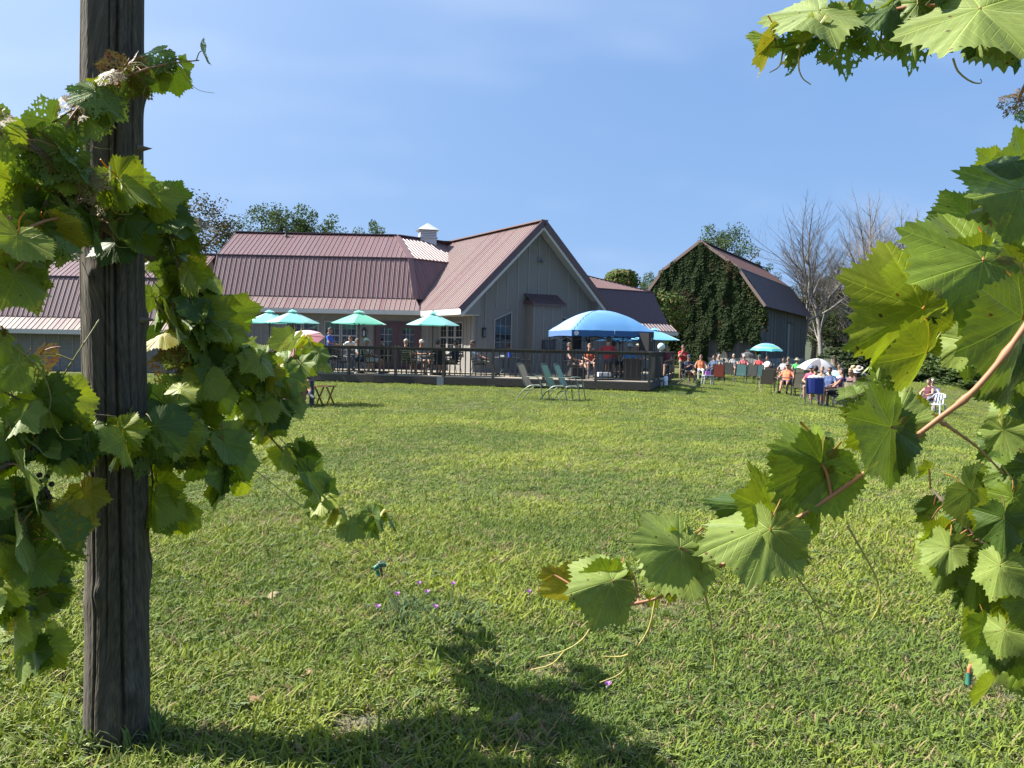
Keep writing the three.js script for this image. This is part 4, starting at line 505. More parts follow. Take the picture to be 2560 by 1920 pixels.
// band equipment on the deck
function speaker(label, pos, turn) { const s = thing('loudspeaker', label, 'speaker', pos, turn, 'loudspeakers of the band'); part('cabinet', box(0.4, 0.66, 0.36, 0, 1.42, 0), mat(0.006, 0.006, 0.007, 0.6), s); part('grille', box(0.36, 0.6, 0.012, 0, 1.42, 0.187), mat(0.012, 0.012, 0.013, 0.7), s); part('horn', box(0.24, 0.1, 0.015, 0, 1.62, 0.196), mat(0.06, 0.06, 0.065, 0.5), s); part('badge', box(0.07, 0.03, 0.006, 0, 1.18, 0.197), mat(0.5, 0.5, 0.52, 0.4), s); part('handle', box(0.02, 0.14, 0.1, -0.205, 1.5, 0), mat(0.1, 0.1, 0.1, 0.5), s); part('stand_pole', cyl(0.018, 0.018, 1.1, 0, 0.55, 0, 8), black, s); for (let i = 0; i < 3; i++) { const a = i * 2.094; part('stand_leg', bar([0, 0.45, 0], [Math.cos(a) * 0.45, 0.01, Math.sin(a) * 0.45], 0.02), black, s); } return s; }
speaker('black loudspeaker on a stand at the left canopy leg', dk(2.42, -30.9), -2.6); speaker('black loudspeaker on a stand at the right deck corner', dk(4.95, -29.3), 2.5);
{ const a = thing('amplifier', 'tall black amplifier cabinet behind the railing near the deck corner', 'amplifier', dk(4.35, -28.55), 2.9); part('cabinet', box(0.62, 0.78, 0.34, 0, 0.41, 0), mat(0.006, 0.006, 0.007, 0.7), a); part('corner_guard', [-1, 1].flatMap(x => [-1, 1].map(z => box(0.05, 0.06, 0.05, x * 0.3, 0.8, z * 0.155))), mat(0.08, 0.08, 0.085, 0.4), a); part('handle', tube([[-0.1, 0.81, 0], [-0.08, 0.86, 0], [0.08, 0.86, 0], [0.1, 0.81, 0]], 0.01, 0.01, 5), black, a);
  const c = thing('equipment_case', 'white equipment case stack beside the seated musician', 'case', dk(3.3, -28.45), 0.2); part('case_body', box(0.46, 0.15, 0.3, 0, 0.2, 0), mat(0.55, 0.57, 0.6, 0.5), c); part('case_base', box(0.66, 0.06, 0.36, 0, 0.09, 0), mat(0.6, 0.62, 0.64, 0.5), c); part('case_rail', [box(0.68, 0.015, 0.38, 0, 0.125, 0), box(0.68, 0.05, 0.37, 0, 0.028, 0)], black, c); part('latch', [box(0.03, 0.04, 0.01, -0.12, 0.2, 0.155), box(0.03, 0.04, 0.01, 0.12, 0.2, 0.155)], black, c);
  const g = thing('floor_monitor', 'black wedge floor monitor at the left canopy leg', 'speaker', dk(2.35, -28.9), 0.3); part('cabinet', new THREE.ExtrudeGeometry(new THREE.Shape([[-0.2, 0], [0.2, 0], [0.2, 0.12], [-0.08, 0.4], [-0.2, 0.4]].map(p => new THREE.Vector2(...p))), { depth: 0.55, bevelEnabled: true, bevelSize: 0.01, bevelThickness: 0.01, bevelSegments: 1 }).rotateY(1.57).translate(-0.27, 0, 0), mat(0.015, 0.015, 0.017, 0.7), g); part('grille', box(0.44, 0.3, 0.01, 0, 0.27, -0.08, 0, 0.78), mat(0.04, 0.04, 0.045, 0.8), g);
  const m = thing('mic_stand', 'thin microphone stand in front of the seated musician', 'mic stand', dk(3.75, -30.1)); part('pole', tube([[0, 0, 0], [0, 1.1, 0], [0.02, 1.2, 0.35]], 0.01, 0.008, 6), black, m); part('base', cyl(0.13, 0.12, 0.02, 0, 0.01, 0, 16), black, m); part('microphone', new THREE.CapsuleGeometry(0.022, 0.1, 4, 8).rotateX(1.2).translate(0.02, 1.2, 0.4), mat(0.05, 0.05, 0.05, 0.4), m);
  const b = thing('glass_globe', 'clear glass globe lamp above the right railing', 'lamp', [5.95, DY + 1.06, -31.6]); part('globe', new THREE.SphereGeometry(0.15, 20, 14).translate(0, 0.2, 0), mat(0.55, 0.68, 0.68, 0.08, { clearcoat: 1 }), b); part('neck', cyl(0.06, 0.05, 0.1, 0, 0.03, 0, 12), mat(0.2, 0.2, 0.2, 0.4), b);
}
// ---------- people ----------
function surfaceNets(f, lo, hi, h) {
  const nx = Math.ceil((hi[0] - lo[0]) / h) + 2, ny = Math.ceil((hi[1] - lo[1]) / h) + 2, nz = Math.ceil((hi[2] - lo[2]) / h) + 2, val = new Float32Array(nx * ny * nz), id = (i, j, k) => (k * ny + j) * nx + i;
  for (let k = 0; k < nz; k++) for (let j = 0; j < ny; j++) for (let i = 0; i < nx; i++) val[id(i, j, k)] = f(lo[0] + i * h, lo[1] + j * h, lo[2] + k * h);
  const vi = new Int32Array(nx * ny * nz).fill(-1), pos = [], idx = [], off = [0, 1, nx, nx + 1, nx * ny, nx * ny + 1, nx * ny + nx, nx * ny + nx + 1], ed = [[0, 1], [2, 3], [4, 5], [6, 7], [0, 2], [1, 3], [4, 6], [5, 7], [0, 4], [1, 5], [2, 6], [3, 7]];
  for (let k = 0; k < nz - 1; k++) for (let j = 0; j < ny - 1; j++) for (let i = 0; i < nx - 1; i++) {
    const b = id(i, j, k); let m = 0; for (let c = 0; c < 8; c++) if (val[b + off[c]] < 0) m |= 1 << c; if (m === 0 || m === 255) continue;
    let x = 0, y = 0, z = 0, n = 0; for (const [a, c] of ed) { const A = val[b + off[a]], C = val[b + off[c]]; if ((A < 0) === (C < 0)) continue; const t = A / (A - C); x += lerp(a & 1, c & 1, t); y += lerp(a >> 1 & 1, c >> 1 & 1, t); z += lerp(a >> 2, c >> 2, t); n++; }
    vi[b] = pos.length / 3; pos.push(lo[0] + (i + x / n) * h, lo[1] + (j + y / n) * h, lo[2] + (k + z / n) * h);
  }
  const sx = 1, sy = nx, sz = nx * ny;
  for (let k = 1; k < nz - 1; k++) for (let j = 1; j < ny - 1; j++) for (let i = 1; i < nx - 1; i++) {
    const b = id(i, j, k), q = (d, u, v) => { const A = val[b] < 0, C = val[b + d] < 0; if (A === C) return; const p = [vi[b - u - v], vi[b - v], vi[b], vi[b - u]]; if (p.some(t => t < 0)) return; A ? idx.push(p[0], p[1], p[2], p[0], p[2], p[3]) : idx.push(p[0], p[2], p[1], p[0], p[3], p[2]); };
    q(sx, sy, sz); q(sy, sz, sx); q(sz, sx, sy);
  }
  return { pos, idx };
}
const smin = (a, b, k) => { const h = Math.max(0, k - Math.abs(a - b)) / k; return Math.min(a, b) - h * h * k * 0.25; };
function capsule(x, y, z, c) { const dx = x - c[0], dy = y - c[1], dz = z - c[2], t = clamp((dx * c[8] + dy * c[9] + dz * c[10]) * c[11], 0, 1), ex = dx - c[8] * t, ey = dy - c[9] * t, ez = dz - c[10] * t; return Math.sqrt(ex * ex + ey * ey + ez * ez) - lerp(c[6], c[7], t); }
const cap = (a, b, r0, r1, t) => { const d = [b[0] - a[0], b[1] - a[1], b[2] - a[2]], L = d[0] * d[0] + d[1] * d[1] + d[2] * d[2]; return [...a, ...b, r0, r1, ...d, 1 / Math.max(L, 1e-9), t]; };
// head and hand templates
const headT = (() => {
  const ell = (x, y, z, cx, cy, cz, a, b, c) => { const k = Math.hypot((x - cx) / a, (y - cy) / b, (z - cz) / c); return (k - 1) * Math.min(a, b, c); };
  const nose = cap([0, 0.012, 0.082], [0, -0.026, 0.104], 0.008, 0.015), nk = cap([0, -0.05, -0.015], [0, -0.15, -0.03], 0.052, 0.054);
  const s = surfaceNets((x, y, z) => { let d = smin(ell(x, y, z, 0, 0.025, -0.008, 0.076, 0.098, 0.095), ell(x, y, z, 0, -0.055, 0.03, 0.054, 0.058, 0.058), 0.04); d = smin(d, capsule(x, y, z, nose), 0.012); for (const q of [-1, 1]) { d = smin(d, ell(x, y, z, q * 0.08, -0.005, -0.01, 0.012, 0.03, 0.02), 0.008); d = Math.max(d, 0.013 - Math.hypot(x - q * 0.032, y - 0.012, z - 0.098)); } return smin(d, capsule(x, y, z, nk), 0.02); }, [-0.1, -0.16, -0.12], [0.1, 0.14, 0.13], 0.0105);
  const code = []; for (let i = 0; i < s.pos.length; i += 3) { const [x, y, z] = s.pos.slice(i, i + 3); let c = 0; for (const q of [-1, 1]) if (Math.hypot(x - q * 0.032, (y - 0.013) * 1.4, z - 0.085) < 0.016) c = 1; if (Math.abs(y + 0.058) < 0.007 && Math.abs(x) < 0.024 && z > 0.05) c = 2; code.push(c); } return { ...s, code };
})();
const handT = (() => { // right-hand like paw of palm and five curled fingers, pointing -y from the wrist
  const b = [cap([-0.018, -0.02, 0], [-0.02, -0.085, 0.004], 0.016, 0.015), cap([0.018, -0.02, 0], [0.022, -0.082, 0.004], 0.016, 0.014), cap([0, -0.02, 0], [0, -0.088, 0.004], 0.016, 0.015)];
  [[-0.03, 0.062], [-0.010, 0.075], [0.011, 0.07], [0.031, 0.052]].forEach(([x, l]) => { b.push(cap([x * 0.85, -0.085, 0.004], [x, -0.085 - l * 0.5, 0.012], 0.0095, 0.009), cap([x, -0.085 - l * 0.5, 0.012], [x * 1.02, -0.085 - l * 0.9, 0.034], 0.009, 0.0075)); });
  b.push(cap([-0.022, -0.03, 0.006], [-0.052, -0.062, 0.02], 0.013, 0.011), cap([-0.052, -0.062, 0.02], [-0.056, -0.095, 0.032], 0.0105, 0.009));
  return surfaceNets((x, y, z) => { let d = 9; b.slice(0, 3).forEach(c => d = smin(d, capsule(x, y, z, c), 0.012)); let e = 9; b.slice(3).forEach(c => e = Math.min(e, capsule(x, y, z, c))); return smin(d, e, 0.006); }, [-0.085, -0.2, -0.04], [0.06, 0.01, 0.07], 0.0062);
})();
const bodyM = new THREE.MeshPhysicalMaterial({ vertexColors: true, roughness: 0.8, side: THREE.DoubleSide });
const SK = [[0.46, 0.26, 0.18], [0.40, 0.21, 0.145], [0.52, 0.31, 0.22], [0.34, 0.175, 0.12]];
function person(label, [x, y, z], yaw, o = {}) {
  const { pose = 'sit', seat = 0.43, skin = SK[0], shirt = [0.5, 0.5, 0.5], pants = [0.1, 0.1, 0.12], shoe = [0.08, 0.08, 0.09], hair = [0.06, 0.04, 0.03], sleeves = 'short', legs = 'shorts', arm = 'lap', lean = 0.16, H = 1.7, bulk = 1, hat, hatC = [0.6, 0.6, 0.6], long = 0, glasses, headYaw = 0, headTilt = 0.05, group, cross } = o;
  const dim = c => c.map(v => v * 0.72);
  const k = H / 1.7, B = [], P = (...a) => a; let hip, nb, ch, sh = 0.178 * k;
  if (pose === 'sit') { hip = P(0, seat + 0.10, -0.06); ch = P(0, hip[1] + 0.27 * k, hip[2] - lean * 0.3); nb = P(0, hip[1] + 0.49 * k, hip[2] - lean * 0.52); }
  else if (pose === 'bend') { hip = P(0, 0.92 * k, -0.12); ch = P(0, 1.13 * k, 0.08); nb = P(0, 1.28 * k, 0.27); }
  else { hip = P(0, 0.92 * k, 0); ch = P(0, 1.18 * k, 0.0); nb = P(0, 1.42 * k, -0.03); }
  const head = pose === 'bend' ? P(0, nb[1] + 0.12 * k, nb[2] + 0.13) : P(0, nb[1] + 0.195 * k, nb[2] + 0.035);
  B.push(cap(P(-0.08, hip[1], hip[2]), P(0.08, hip[1], hip[2]), 0.115 * bulk, 0.115 * bulk, 'p'), cap(P(-0.045, hip[1] + 0.05, hip[2]), P(-0.055, ch[1], ch[2]), 0.115 * bulk, 0.115 * bulk, 's'), cap(P(0.045, hip[1] + 0.05, hip[2]), P(0.055, ch[1], ch[2]), 0.115 * bulk, 0.115 * bulk, 's'), cap(P(-0.065, ch[1], ch[2]), P(-0.06, nb[1] - 0.06, nb[2]), 0.108, 0.08, 's'), cap(P(0.065, ch[1], ch[2]), P(0.06, nb[1] - 0.06, nb[2]), 0.108, 0.08, 's'), cap(P(-sh + 0.03, nb[1] - 0.065, nb[2]), P(sh - 0.03, nb[1] - 0.065, nb[2]), 0.062, 0.062, 's'), cap(P(0, nb[1] - 0.05, nb[2]), head, 0.058, 0.05, 'n'));
  for (const s of [-1, 1]) {
    const hj = P(s * 0.09, hip[1] - 0.01, hip[2] + 0.02); let kn, an, dir = P(0, 0, 1);
    if (pose === 'sit') { kn = P(s * 0.12, seat + 0.08, 0.40 * k); an = P(s * 0.12, 0.085, 0.44 + (s > 0 ? 0.04 : -0.06)); if (cross && s > 0) { kn = P(-0.02, seat + 0.19, 0.40 * k); an = P(-0.22, seat - 0.02, 0.62); dir = P(-0.3, -0.5, 0.8); } if (o.stretch) { an = P(s * 0.14, 0.085, 0.72); dir = P(0, 0.7, 0.7); } }
    else { kn = P(s * 0.1, 0.49 * k, (pose === 'bend' ? -0.02 : 0.02) + s * 0.03); an = P(s * 0.11, 0.085, -0.03 + s * 0.04); }
    const toe = P(an[0] + dir[0] * 0.15, Math.max(0.035, an[1] - 0.045 + dir[1] * 0.15), an[2] + dir[2] * 0.15), heel = P(an[0], an[1] - 0.042, an[2] - 0.03);
    B.push(cap(hj, kn, 0.088 * (bulk * 0.5 + 0.5), 0.062, 't'), cap(kn, an, 0.058, 0.038, 'c'), cap(heel, toe, 0.038, 0.034, 'f'));
    const sj = P(s * sh, nb[1] - 0.075, nb[2]); let el, wr;
    if (arm === 'lap') { el = P(s * 0.27, hip[1] + 0.21, hip[2] + 0.08); wr = P(s * 0.12, hip[1] + 0.14, hip[2] + 0.30); }
    else if (arm === 'table') { el = P(s * 0.27, hip[1] + 0.24, hip[2] + 0.16); wr = P(s * 0.13, hip[1] + 0.26, hip[2] + 0.40); }
    else if (arm === 'rest') { el = P(s * 0.31, hip[1] + 0.17, hip[2] + 0.02); wr = P(s * 0.29, hip[1] + 0.14, hip[2] + 0.27); }
    else if (arm === 'cross') { el = P(s * 0.27, ch[1] + 0.02, ch[2] + 0.10); wr = P(-s * 0.07, ch[1] + 0.08 + s * 0.02, ch[2] + 0.19 + s * 0.02); }
    else if (arm === 'chin') { el = P(s * 0.25, ch[1] - 0.02, ch[2] + 0.12); wr = s > 0 ? P(-0.05, ch[1] + 0.03, ch[2] + 0.2) : P(-0.03, nb[1] + 0.02, nb[2] + 0.14); }
    else if (arm === 'guitar') { el = s > 0 ? P(0.36, ch[1] + 0.02, ch[2] + 0.04) : P(-0.3, ch[1] - 0.1, ch[2] + 0.1); wr = s > 0 ? P(0.55, ch[1] + 0.1, ch[2] + 0.2) : P(-0.1, ch[1] - 0.12, ch[2] + 0.24); }
    else if (arm === 'phone') { el = P(s * 0.24, hip[1] + 0.16, hip[2] + 0.12); wr = P(s * 0.06, hip[1] + 0.3, hip[2] + 0.3); }
    else if (pose === 'bend') { el = P(s * 0.2, nb[1] - 0.27, nb[2] + 0.1); wr = P(s * 0.14, nb[1] - 0.42, nb[2] + 0.24); }
    else { el = P(s * 0.26, nb[1] - 0.36, nb[2] - 0.02); wr = P(s * 0.27, nb[1] - 0.58, nb[2] + 0.08); }
    B.push(cap(sj, el, 0.052, 0.043, 'u'), cap(el, wr, 0.041, 0.029, 'a'), ['hand', wr, el, s]);
  }
  const hands = B.filter(c => c[0] === 'hand'), bones = B.filter(c => c[0] !== 'hand'), lo = [9, 9, 9], hi = [-9, -9, -9];
  for (const c of bones) for (let i = 0; i < 3; i++) { const r = Math.max(c[6], c[7]) + 0.05; lo[i] = Math.min(lo[i], c[i] - r, c[3 + i] - r); hi[i] = Math.max(hi[i], c[i] + r, c[3 + i] + r); }
  const S = surfaceNets((X, Y, Z) => { let d = 9; for (const c of bones) { const e = capsule(X, Y, Z, c); if (e - d < 0.05) d = smin(d, e, 0.035); } return d; }, lo, hi, 0.024);
  const pos = S.pos.slice(), idx = S.idx.slice(), col = [];
  for (let i = 0; i < pos.length; i += 3) {
    let bd = 9, bt = 's', tt = 0; for (const c of bones) { const e = capsule(pos[i], pos[i + 1], pos[i + 2], c); if (e < bd) { bd = e; bt = c[12]; tt = clamp(((pos[i] - c[0]) * c[8] + (pos[i + 1] - c[1]) * c[9] + (pos[i + 2] - c[2]) * c[10]) * c[11], 0, 1); } }
    let c = skin; if (bt === 's') c = shirt; else if (bt === 'p') c = pants; else if (bt === 'f') c = shoe; else if (bt === 't') c = legs === 'long' || tt < 0.86 ? pants : skin; else if (bt === 'c') c = legs === 'long' ? pants : tt > 0.93 ? shoe : skin; else if (bt === 'u') c = sleeves === 'none' ? (tt < 0.1 ? shirt : skin) : sleeves === 'long' || tt < 0.62 ? shirt : skin; else if (bt === 'a') c = sleeves === 'long' && tt < 0.9 ? shirt : skin; else if (bt === 'n') c = tt < 0.16 ? shirt : skin;
    col.push(...dim(c));
  }
  const HM = new THREE.Matrix4().makeTranslation(...head).multiply(new THREE.Matrix4().makeRotationFromEuler(new THREE.Euler(pose === 'bend' ? 0.45 : headTilt, headYaw, 0, 'YXZ'))).scale(V(k, k, k)), v = V(0, 0, 0);
  const add = (T, M, colorOf) => { const b = pos.length / 3; for (let i = 0; i < T.pos.length; i += 3) { v.set(T.pos[i], T.pos[i + 1], T.pos[i + 2]).applyMatrix4(M); pos.push(v.x, v.y, v.z); col.push(...dim(colorOf(i / 3))); } const fl = M.determinant() < 0; for (let i = 0; i < T.idx.length; i += 3) idx.push(b + T.idx[i], b + T.idx[i + (fl ? 2 : 1)], b + T.idx[i + (fl ? 1 : 2)]); };
  add(headT, HM, i => headT.code[i] === 1 ? [0.03, 0.02, 0.018] : headT.code[i] === 2 ? [skin[0] * 0.65, skin[1] * 0.45, skin[2] * 0.45] : skin);
  for (const [, w, e, s] of hands) { const yv = V(e[0] - w[0], e[1] - w[1], e[2] - w[2]).normalize(), zv = V(0, -0.5, 1).cross(yv).cross(yv).negate(); if (zv.length() < 0.1) zv.set(1, 0, 0); zv.normalize(); const xv = yv.clone().cross(zv); add(handT, new THREE.Matrix4().makeBasis(xv, yv, zv).setPosition(...w).scale(V(s, 1, 1)), () => skin); }
  const g = new THREE.BufferGeometry(); g.setAttribute('position', new THREE.Float32BufferAttribute(pos, 3)); g.setAttribute('color', new THREE.Float32BufferAttribute(col, 3)); g.setIndex(idx); g.computeVertexNormals();
  const t = thing('person', label, 'person', [x, y, z], yaw, group); part('body', g, bodyM, t);
  if (hair) { const q = new THREE.SphereGeometry(1, 18, 14).scale(0.084, 0.108, 0.104).translate(0, 0.03, -0.014), p = q.attributes.position; for (let i = 0; i < p.count; i++) { const X = p.getX(i), Y = p.getY(i), Z = p.getZ(i), front = Z > 0.02 && Y < 0.075, low = Y < -0.045 && Z > -0.05; if (front || low) p.setXYZ(i, X * 0.7, Math.max(Y, -0.04) * 0.7 + 0.01, Z * 0.6); else { const w = 0.004 * Math.sin(X * 160 + Y * 90); p.setXYZ(i, X * (1 + w), Y + w, Z + w); } } const gs = [q.applyMatrix4(HM)]; if (long) gs.push(new THREE.CapsuleGeometry(0.062, 0.10 + long * 0.1, 5, 10).scale(1.25, 1, 0.6).translate(0, -0.07 - long * 0.05, -0.062).applyMatrix4(HM)); for (const w of gs) w.computeVertexNormals(); part('hair', gs, mat(...dim(hair), 0.75), t); }
  if (hat) { const hm = mat(...dim(hatC), 0.85), gs = []; if (hat === 'cap' || hat === 'visor') { gs.push(new THREE.SphereGeometry(1, 18, 8, 0, 6.2832, 0, 1.5).scale(0.09, hat === 'cap' ? 0.095 : 0.04, 0.108).translate(0, 0.055, -0.008)); const b = new THREE.CylinderGeometry(0.07, 0.075, 0.008, 18, 1, false, -1.5, 3.0).scale(1, 1, 1.15).rotateX(0.16).translate(0, 0.056, 0.075); gs.push(b); } else { gs.push(new THREE.LatheGeometry([[0.001, 0.155], [0.06, 0.15], [0.086, 0.12], [0.092, 0.062], [0.13, 0.052], [0.175, 0.04], [0.172, 0.034], [0.09, 0.05]].map(p => new THREE.Vector2(...p)), 22).scale(1, 1, 1.1)); } part('hat', gs.map(q => q.applyMatrix4(HM)), hm, t); if (hat === 'brim' && o.band) part('hat_band', new THREE.CylinderGeometry(0.094, 0.096, 0.028, 22, 1, true).scale(1, 1, 1.1).translate(0, 0.078, 0).applyMatrix4(HM), mat(0.03, 0.03, 0.03, 0.8), t); }
  if (glasses) part('sunglasses', [box(0.052, 0.034, 0.008, -0.034, 0.012, 0.094), box(0.052, 0.034, 0.008, 0.034, 0.012, 0.094), box(0.15, 0.008, 0.01, 0, 0.022, 0.09), box(0.006, 0.008, 0.1, -0.079, 0.02, 0.045), box(0.006, 0.008, 0.1, 0.079, 0.02, 0.045)].map(q => q.applyMatrix4(HM)), mat(0.01, 0.01, 0.012, 0.15), t);
  return t;
}
const on = (x, z) => [x, gy(x, z), z], PI = Math.PI;
const whiteC = [0.72, 0.71, 0.69], navy = [0.02, 0.03, 0.075], khaki = [0.30, 0.25, 0.17], grey = [0.30, 0.30, 0.31], blackC = [0.018, 0.018, 0.02], red = [0.42, 0.025, 0.03], grayHair = [0.45, 0.43, 0.41], jeans = [0.04, 0.07, 0.15];
const deckFolk = 'guests on the deck', lawnFolk = 'guests on the lawn';
// guests on the deck
person('man in royal blue polo standing beside the windows', dk(-7.65, -33), 1.35, { pose: 'stand', shirt: [0.03, 0.11, 0.48], pants: [0.03, 0.035, 0.05], legs: 'long', H: 1.74, headTilt: 0.3, skin: SK[1], group: deckFolk });
person('woman in white top bending over a table', dk(-6.8, -33.1), 0.15, { pose: 'bend', shirt: whiteC, pants: jeans, legs: 'long', H: 1.62, sleeves: 'long', group: deckFolk });
person('brown haired guest seated behind the woman in white cap', dk(-6.05, -31.3), 1.4, { seat: 0.43, shirt: whiteC, pants: jeans, hair: [0.16, 0.10, 0.06], group: deckFolk });
person('woman in white cap and white dress seated by the doors', dk(-5.45, -30.3), 1.5, { shirt: whiteC, pants: [0.62, 0.6, 0.56], sleeves: 'none', skin: SK[1], hat: 'cap', hatC: [0.75, 0.75, 0.74], hair: grayHair, lean: 0.3, group: deckFolk });
person('bald man in yellow shirt seen from behind', dk(-4.05, -30.4), 2.7, { shirt: [0.62, 0.55, 0.24], pants: khaki, hair: null, hat: 'cap', hatC: [0.5, 0.42, 0.34], arm: 'table', bulk: 1.12, group: deckFolk });
person('man in grey tee and pale cap at the aqua umbrella table', dk(-3.55, -31.1), 0.6, { shirt: [0.22, 0.2, 0.2], pants: [0.06, 0.06, 0.07], hat: 'cap', hatC: [0.45, 0.42, 0.38], arm: 'table', hair: grayHair, skin: SK[1], group: deckFolk });
person('guest in black shirt and cap seen from behind', dk(-2.78, -29.4), 3.05, { shirt: blackC, pants: [0.05, 0.05, 0.06], hat: 'cap', hatC: [0.08, 0.07, 0.07], arm: 'table', bulk: 1.1, group: deckFolk });
person('guest in navy polo seated right of the black shirt', dk(-2.25, -29.8), -1.9, { shirt: navy, pants: khaki, hat: 'cap', hatC: [0.1, 0.08, 0.07], arm: 'table', skin: SK[1], group: deckFolk });
person('man in white tee and cap seated before the gable window', dk(-1.3, -30.3), 1.45, { shirt: whiteC, pants: khaki, hat: 'cap', hatC: [0.07, 0.05, 0.05], lean: 0.42, legs: 'long', skin: SK[1], stretch: 1, group: deckFolk });
person('dark haired guest at the far left railing', dk(-10.35, -31.4), 0.5, { shirt: [0.15, 0.05, 0.05], hair: [0.05, 0.03, 0.02], group: deckFolk });
person('guest in tan cap at the far left railing', dk(-9.9, -32.2), 0.1, { shirt: grey, hat: 'cap', hatC: [0.3, 0.25, 0.2], group: deckFolk });
person('guest in white cap at the left railing', dk(-9.1, -30.2), 2.6, { shirt: [0.05, 0.05, 0.06], hat: 'cap', hatC: [0.75, 0.75, 0.74], group: deckFolk });
for (const [x, z, t, l] of [[-6.05, -31.35, 1.4, 'iron chair under the brown haired guest'], [-5.45, -30.35, 1.5, 'iron chair under the woman in white cap'], [-4.05, -30.4, 2.7, 'iron chair under the man in yellow'], [-3.55, -31.15, 0.6, 'iron chair under the man in grey tee'], [-2.78, -29.4, 3.05, 'iron chair under the guest in black'], [-2.25, -29.8, -1.9, 'iron chair under the guest in navy'], [-1.3, -30.35, 1.45, 'iron chair under the man in white tee'], [-10.35, -31.4, 0.5, 'iron chair under the dark haired far left guest'], [-9.9, -32.2, 0.1, 'iron chair under the tan cap guest'], [-9.1, -30.2, 2.6, 'iron chair under the left white cap guest']]) ironChair(l, dk(x, z), t);
// band and audience under the tent
person('musician in red shirt and black cap seen from behind', dk(3.55, -29.2), 2.9, { seat: 0.62, shirt: red, pants: [0.05, 0.06, 0.1], hat: 'cap', hatC: blackC, sleeves: 'long', arm: 'guitar', lean: 0.05, bulk: 1.15, H: 1.8, group: deckFolk });
{ const s = thing('bar_stool', 'black stool under the red shirted musician', 'stool', dk(3.55, -29.2), 0.2); part('seat', cyl(0.18, 0.17, 0.05, 0, 0.6, 0, 18), black, s); for (let i = 0; i < 4; i++) { const a = i * 1.571; part('leg', bar([Math.cos(a) * 0.12, 0.58, Math.sin(a) * 0.12], [Math.cos(a) * 0.2, 0, Math.sin(a) * 0.2], 0.022), black, s); } part('footrest', new THREE.TorusGeometry(0.165, 0.009, 6, 20).rotateX(PI / 2).translate(0, 0.24, 0), black, s); }
person('singer with dark cap facing the red shirted musician', dk(4.0, -30.9), 2.6, { seat: 0.5, shirt: [0.4, 0.16, 0.06], pants: blackC, hat: 'cap', hatC: [0.03, 0.03, 0.035], group: deckFolk });
person('guest in patterned blue top seated left under the canopy', dk(2.25, -29.6), 1.2, { shirt: [0.06, 0.08, 0.16], pants: [0.16, 0.13, 0.12], hair: [0.1, 0.06, 0.04], sleeves: 'none', cross: 1, group: deckFolk });
person('guest in orange red top under the canopy back', dk(3.2, -32.6), 0.1, { shirt: [0.5, 0.1, 0.05], hair: [0.2, 0.13, 0.08], group: deckFolk });
person('guest in bright blue with white hat right of the band', dk(4.6, -31.0), -0.3, { shirt: [0.06, 0.3, 0.62], pants: whiteC, hat: 'brim', hatC: [0.65, 0.62, 0.55], glasses: 1, group: deckFolk });
person('guest in tan cap farther back right of the band', dk(5.1, -32.2), -0.2, { shirt: [0.14, 0.2, 0.24], hat: 'cap', hatC: [0.55, 0.46, 0.32], group: deckFolk });
person('guest in dark red behind the right railing', dk(6.4, -33.0), -0.5, { shirt: [0.3, 0.05, 0.06], hair: [0.3, 0.2, 0.12], group: deckFolk });
for (const [x, z, t, l] of [[4.0, -30.9, 2.6, 'iron chair under the singer'], [2.25, -29.6, 1.2, 'iron chair under the patterned blue guest'], [3.2, -32.65, 0.1, 'iron chair under the orange red guest'], [4.6, -31.05, -0.3, 'iron chair under the bright blue guest'], [5.1, -32.25, -0.2, 'iron chair under the tan capped back guest'], [6.4, -33.05, -0.5, 'iron chair under the dark red guest']]) ironChair(l, dk(x, z), t);
// ---------- lawn furniture and guests ----------
const sTan = mat(0.30, 0.235, 0.16, 0.8, { transmission: 0.3 }), sGreen = mat(0.11, 0.22, 0.175, 0.8, { transmission: 0.3 }), sBrown = mat(0.13, 0.11, 0.10, 0.8, { transmission: 0.2 }), sSalmon = mat(0.40, 0.10, 0.075, 0.8, { transmission: 0.2 }), sAqua = mat(0.22, 0.40, 0.41, 0.8, { transmission: 0.3 }), sGrey = mat(0.2, 0.19, 0.18, 0.8, { transmission: 0.3 }), sBeige = mat(0.32, 0.285, 0.22, 0.8, { transmission: 0.3 });
slingChair('empty tan sling chair, left of the lawn trio', sTan, greenTube, on(0.62, -21.9), 1.2, 'three empty chairs before the deck');
slingChair('middle green sling chair of the lawn trio', sGreen, greenTube, on(1.27, -21.8), 1.18, 'three empty chairs before the deck');
slingChair('right green sling chair of the lawn trio', sGreen, greenTube, on(1.62, -21.75), 1.22, 'three empty chairs before the deck');
const rowC = 'chairs of the lawn audience', away = 2.75;
slingChair('empty salmon red sling chair near the deck end', sSalmon, black, on(9.85, -37.6), 2.9, rowC);
[[11.55, -42, sGrey, 'grey sling chair left of the aqua pair'], [11.85, -40.8, sAqua, 'left of two aqua sling chairs'], [12.5, -41.2, sGrey, 'grey sling chair between the aqua pair'], [13.0, -41.4, sAqua, 'right of two aqua sling chairs'], [12.5, -38.2, sBrown, 'brown sling chair right of the aqua pair'], [10.65, -33, sBrown, 'dark brown sling chair beside the orange polo man'], [13.6, -38.5, sBeige, 'beige sling chair below the green shirted guest'], [11.55, -31.6, sBeige, 'large beige sling chair next to the blue camp chair'], [14.3, -39.5, sBeige, 'beige sling chair left of the golf umbrella']].forEach(([x, z, m, l], i) => slingChair(l, m, i === 5 ? bronze : black, on(x, z), away + (i % 3) * 0.15, rowC));
person('man in red polo and sunglasses standing at the deck end', on(8.75, -40.5), 0.15, { pose: 'stand', shirt: [0.52, 0.03, 0.04], pants: khaki, arm: 'chin', glasses: 1, H: 1.78, bulk: 1.12, skin: SK[1], group: lawnFolk });
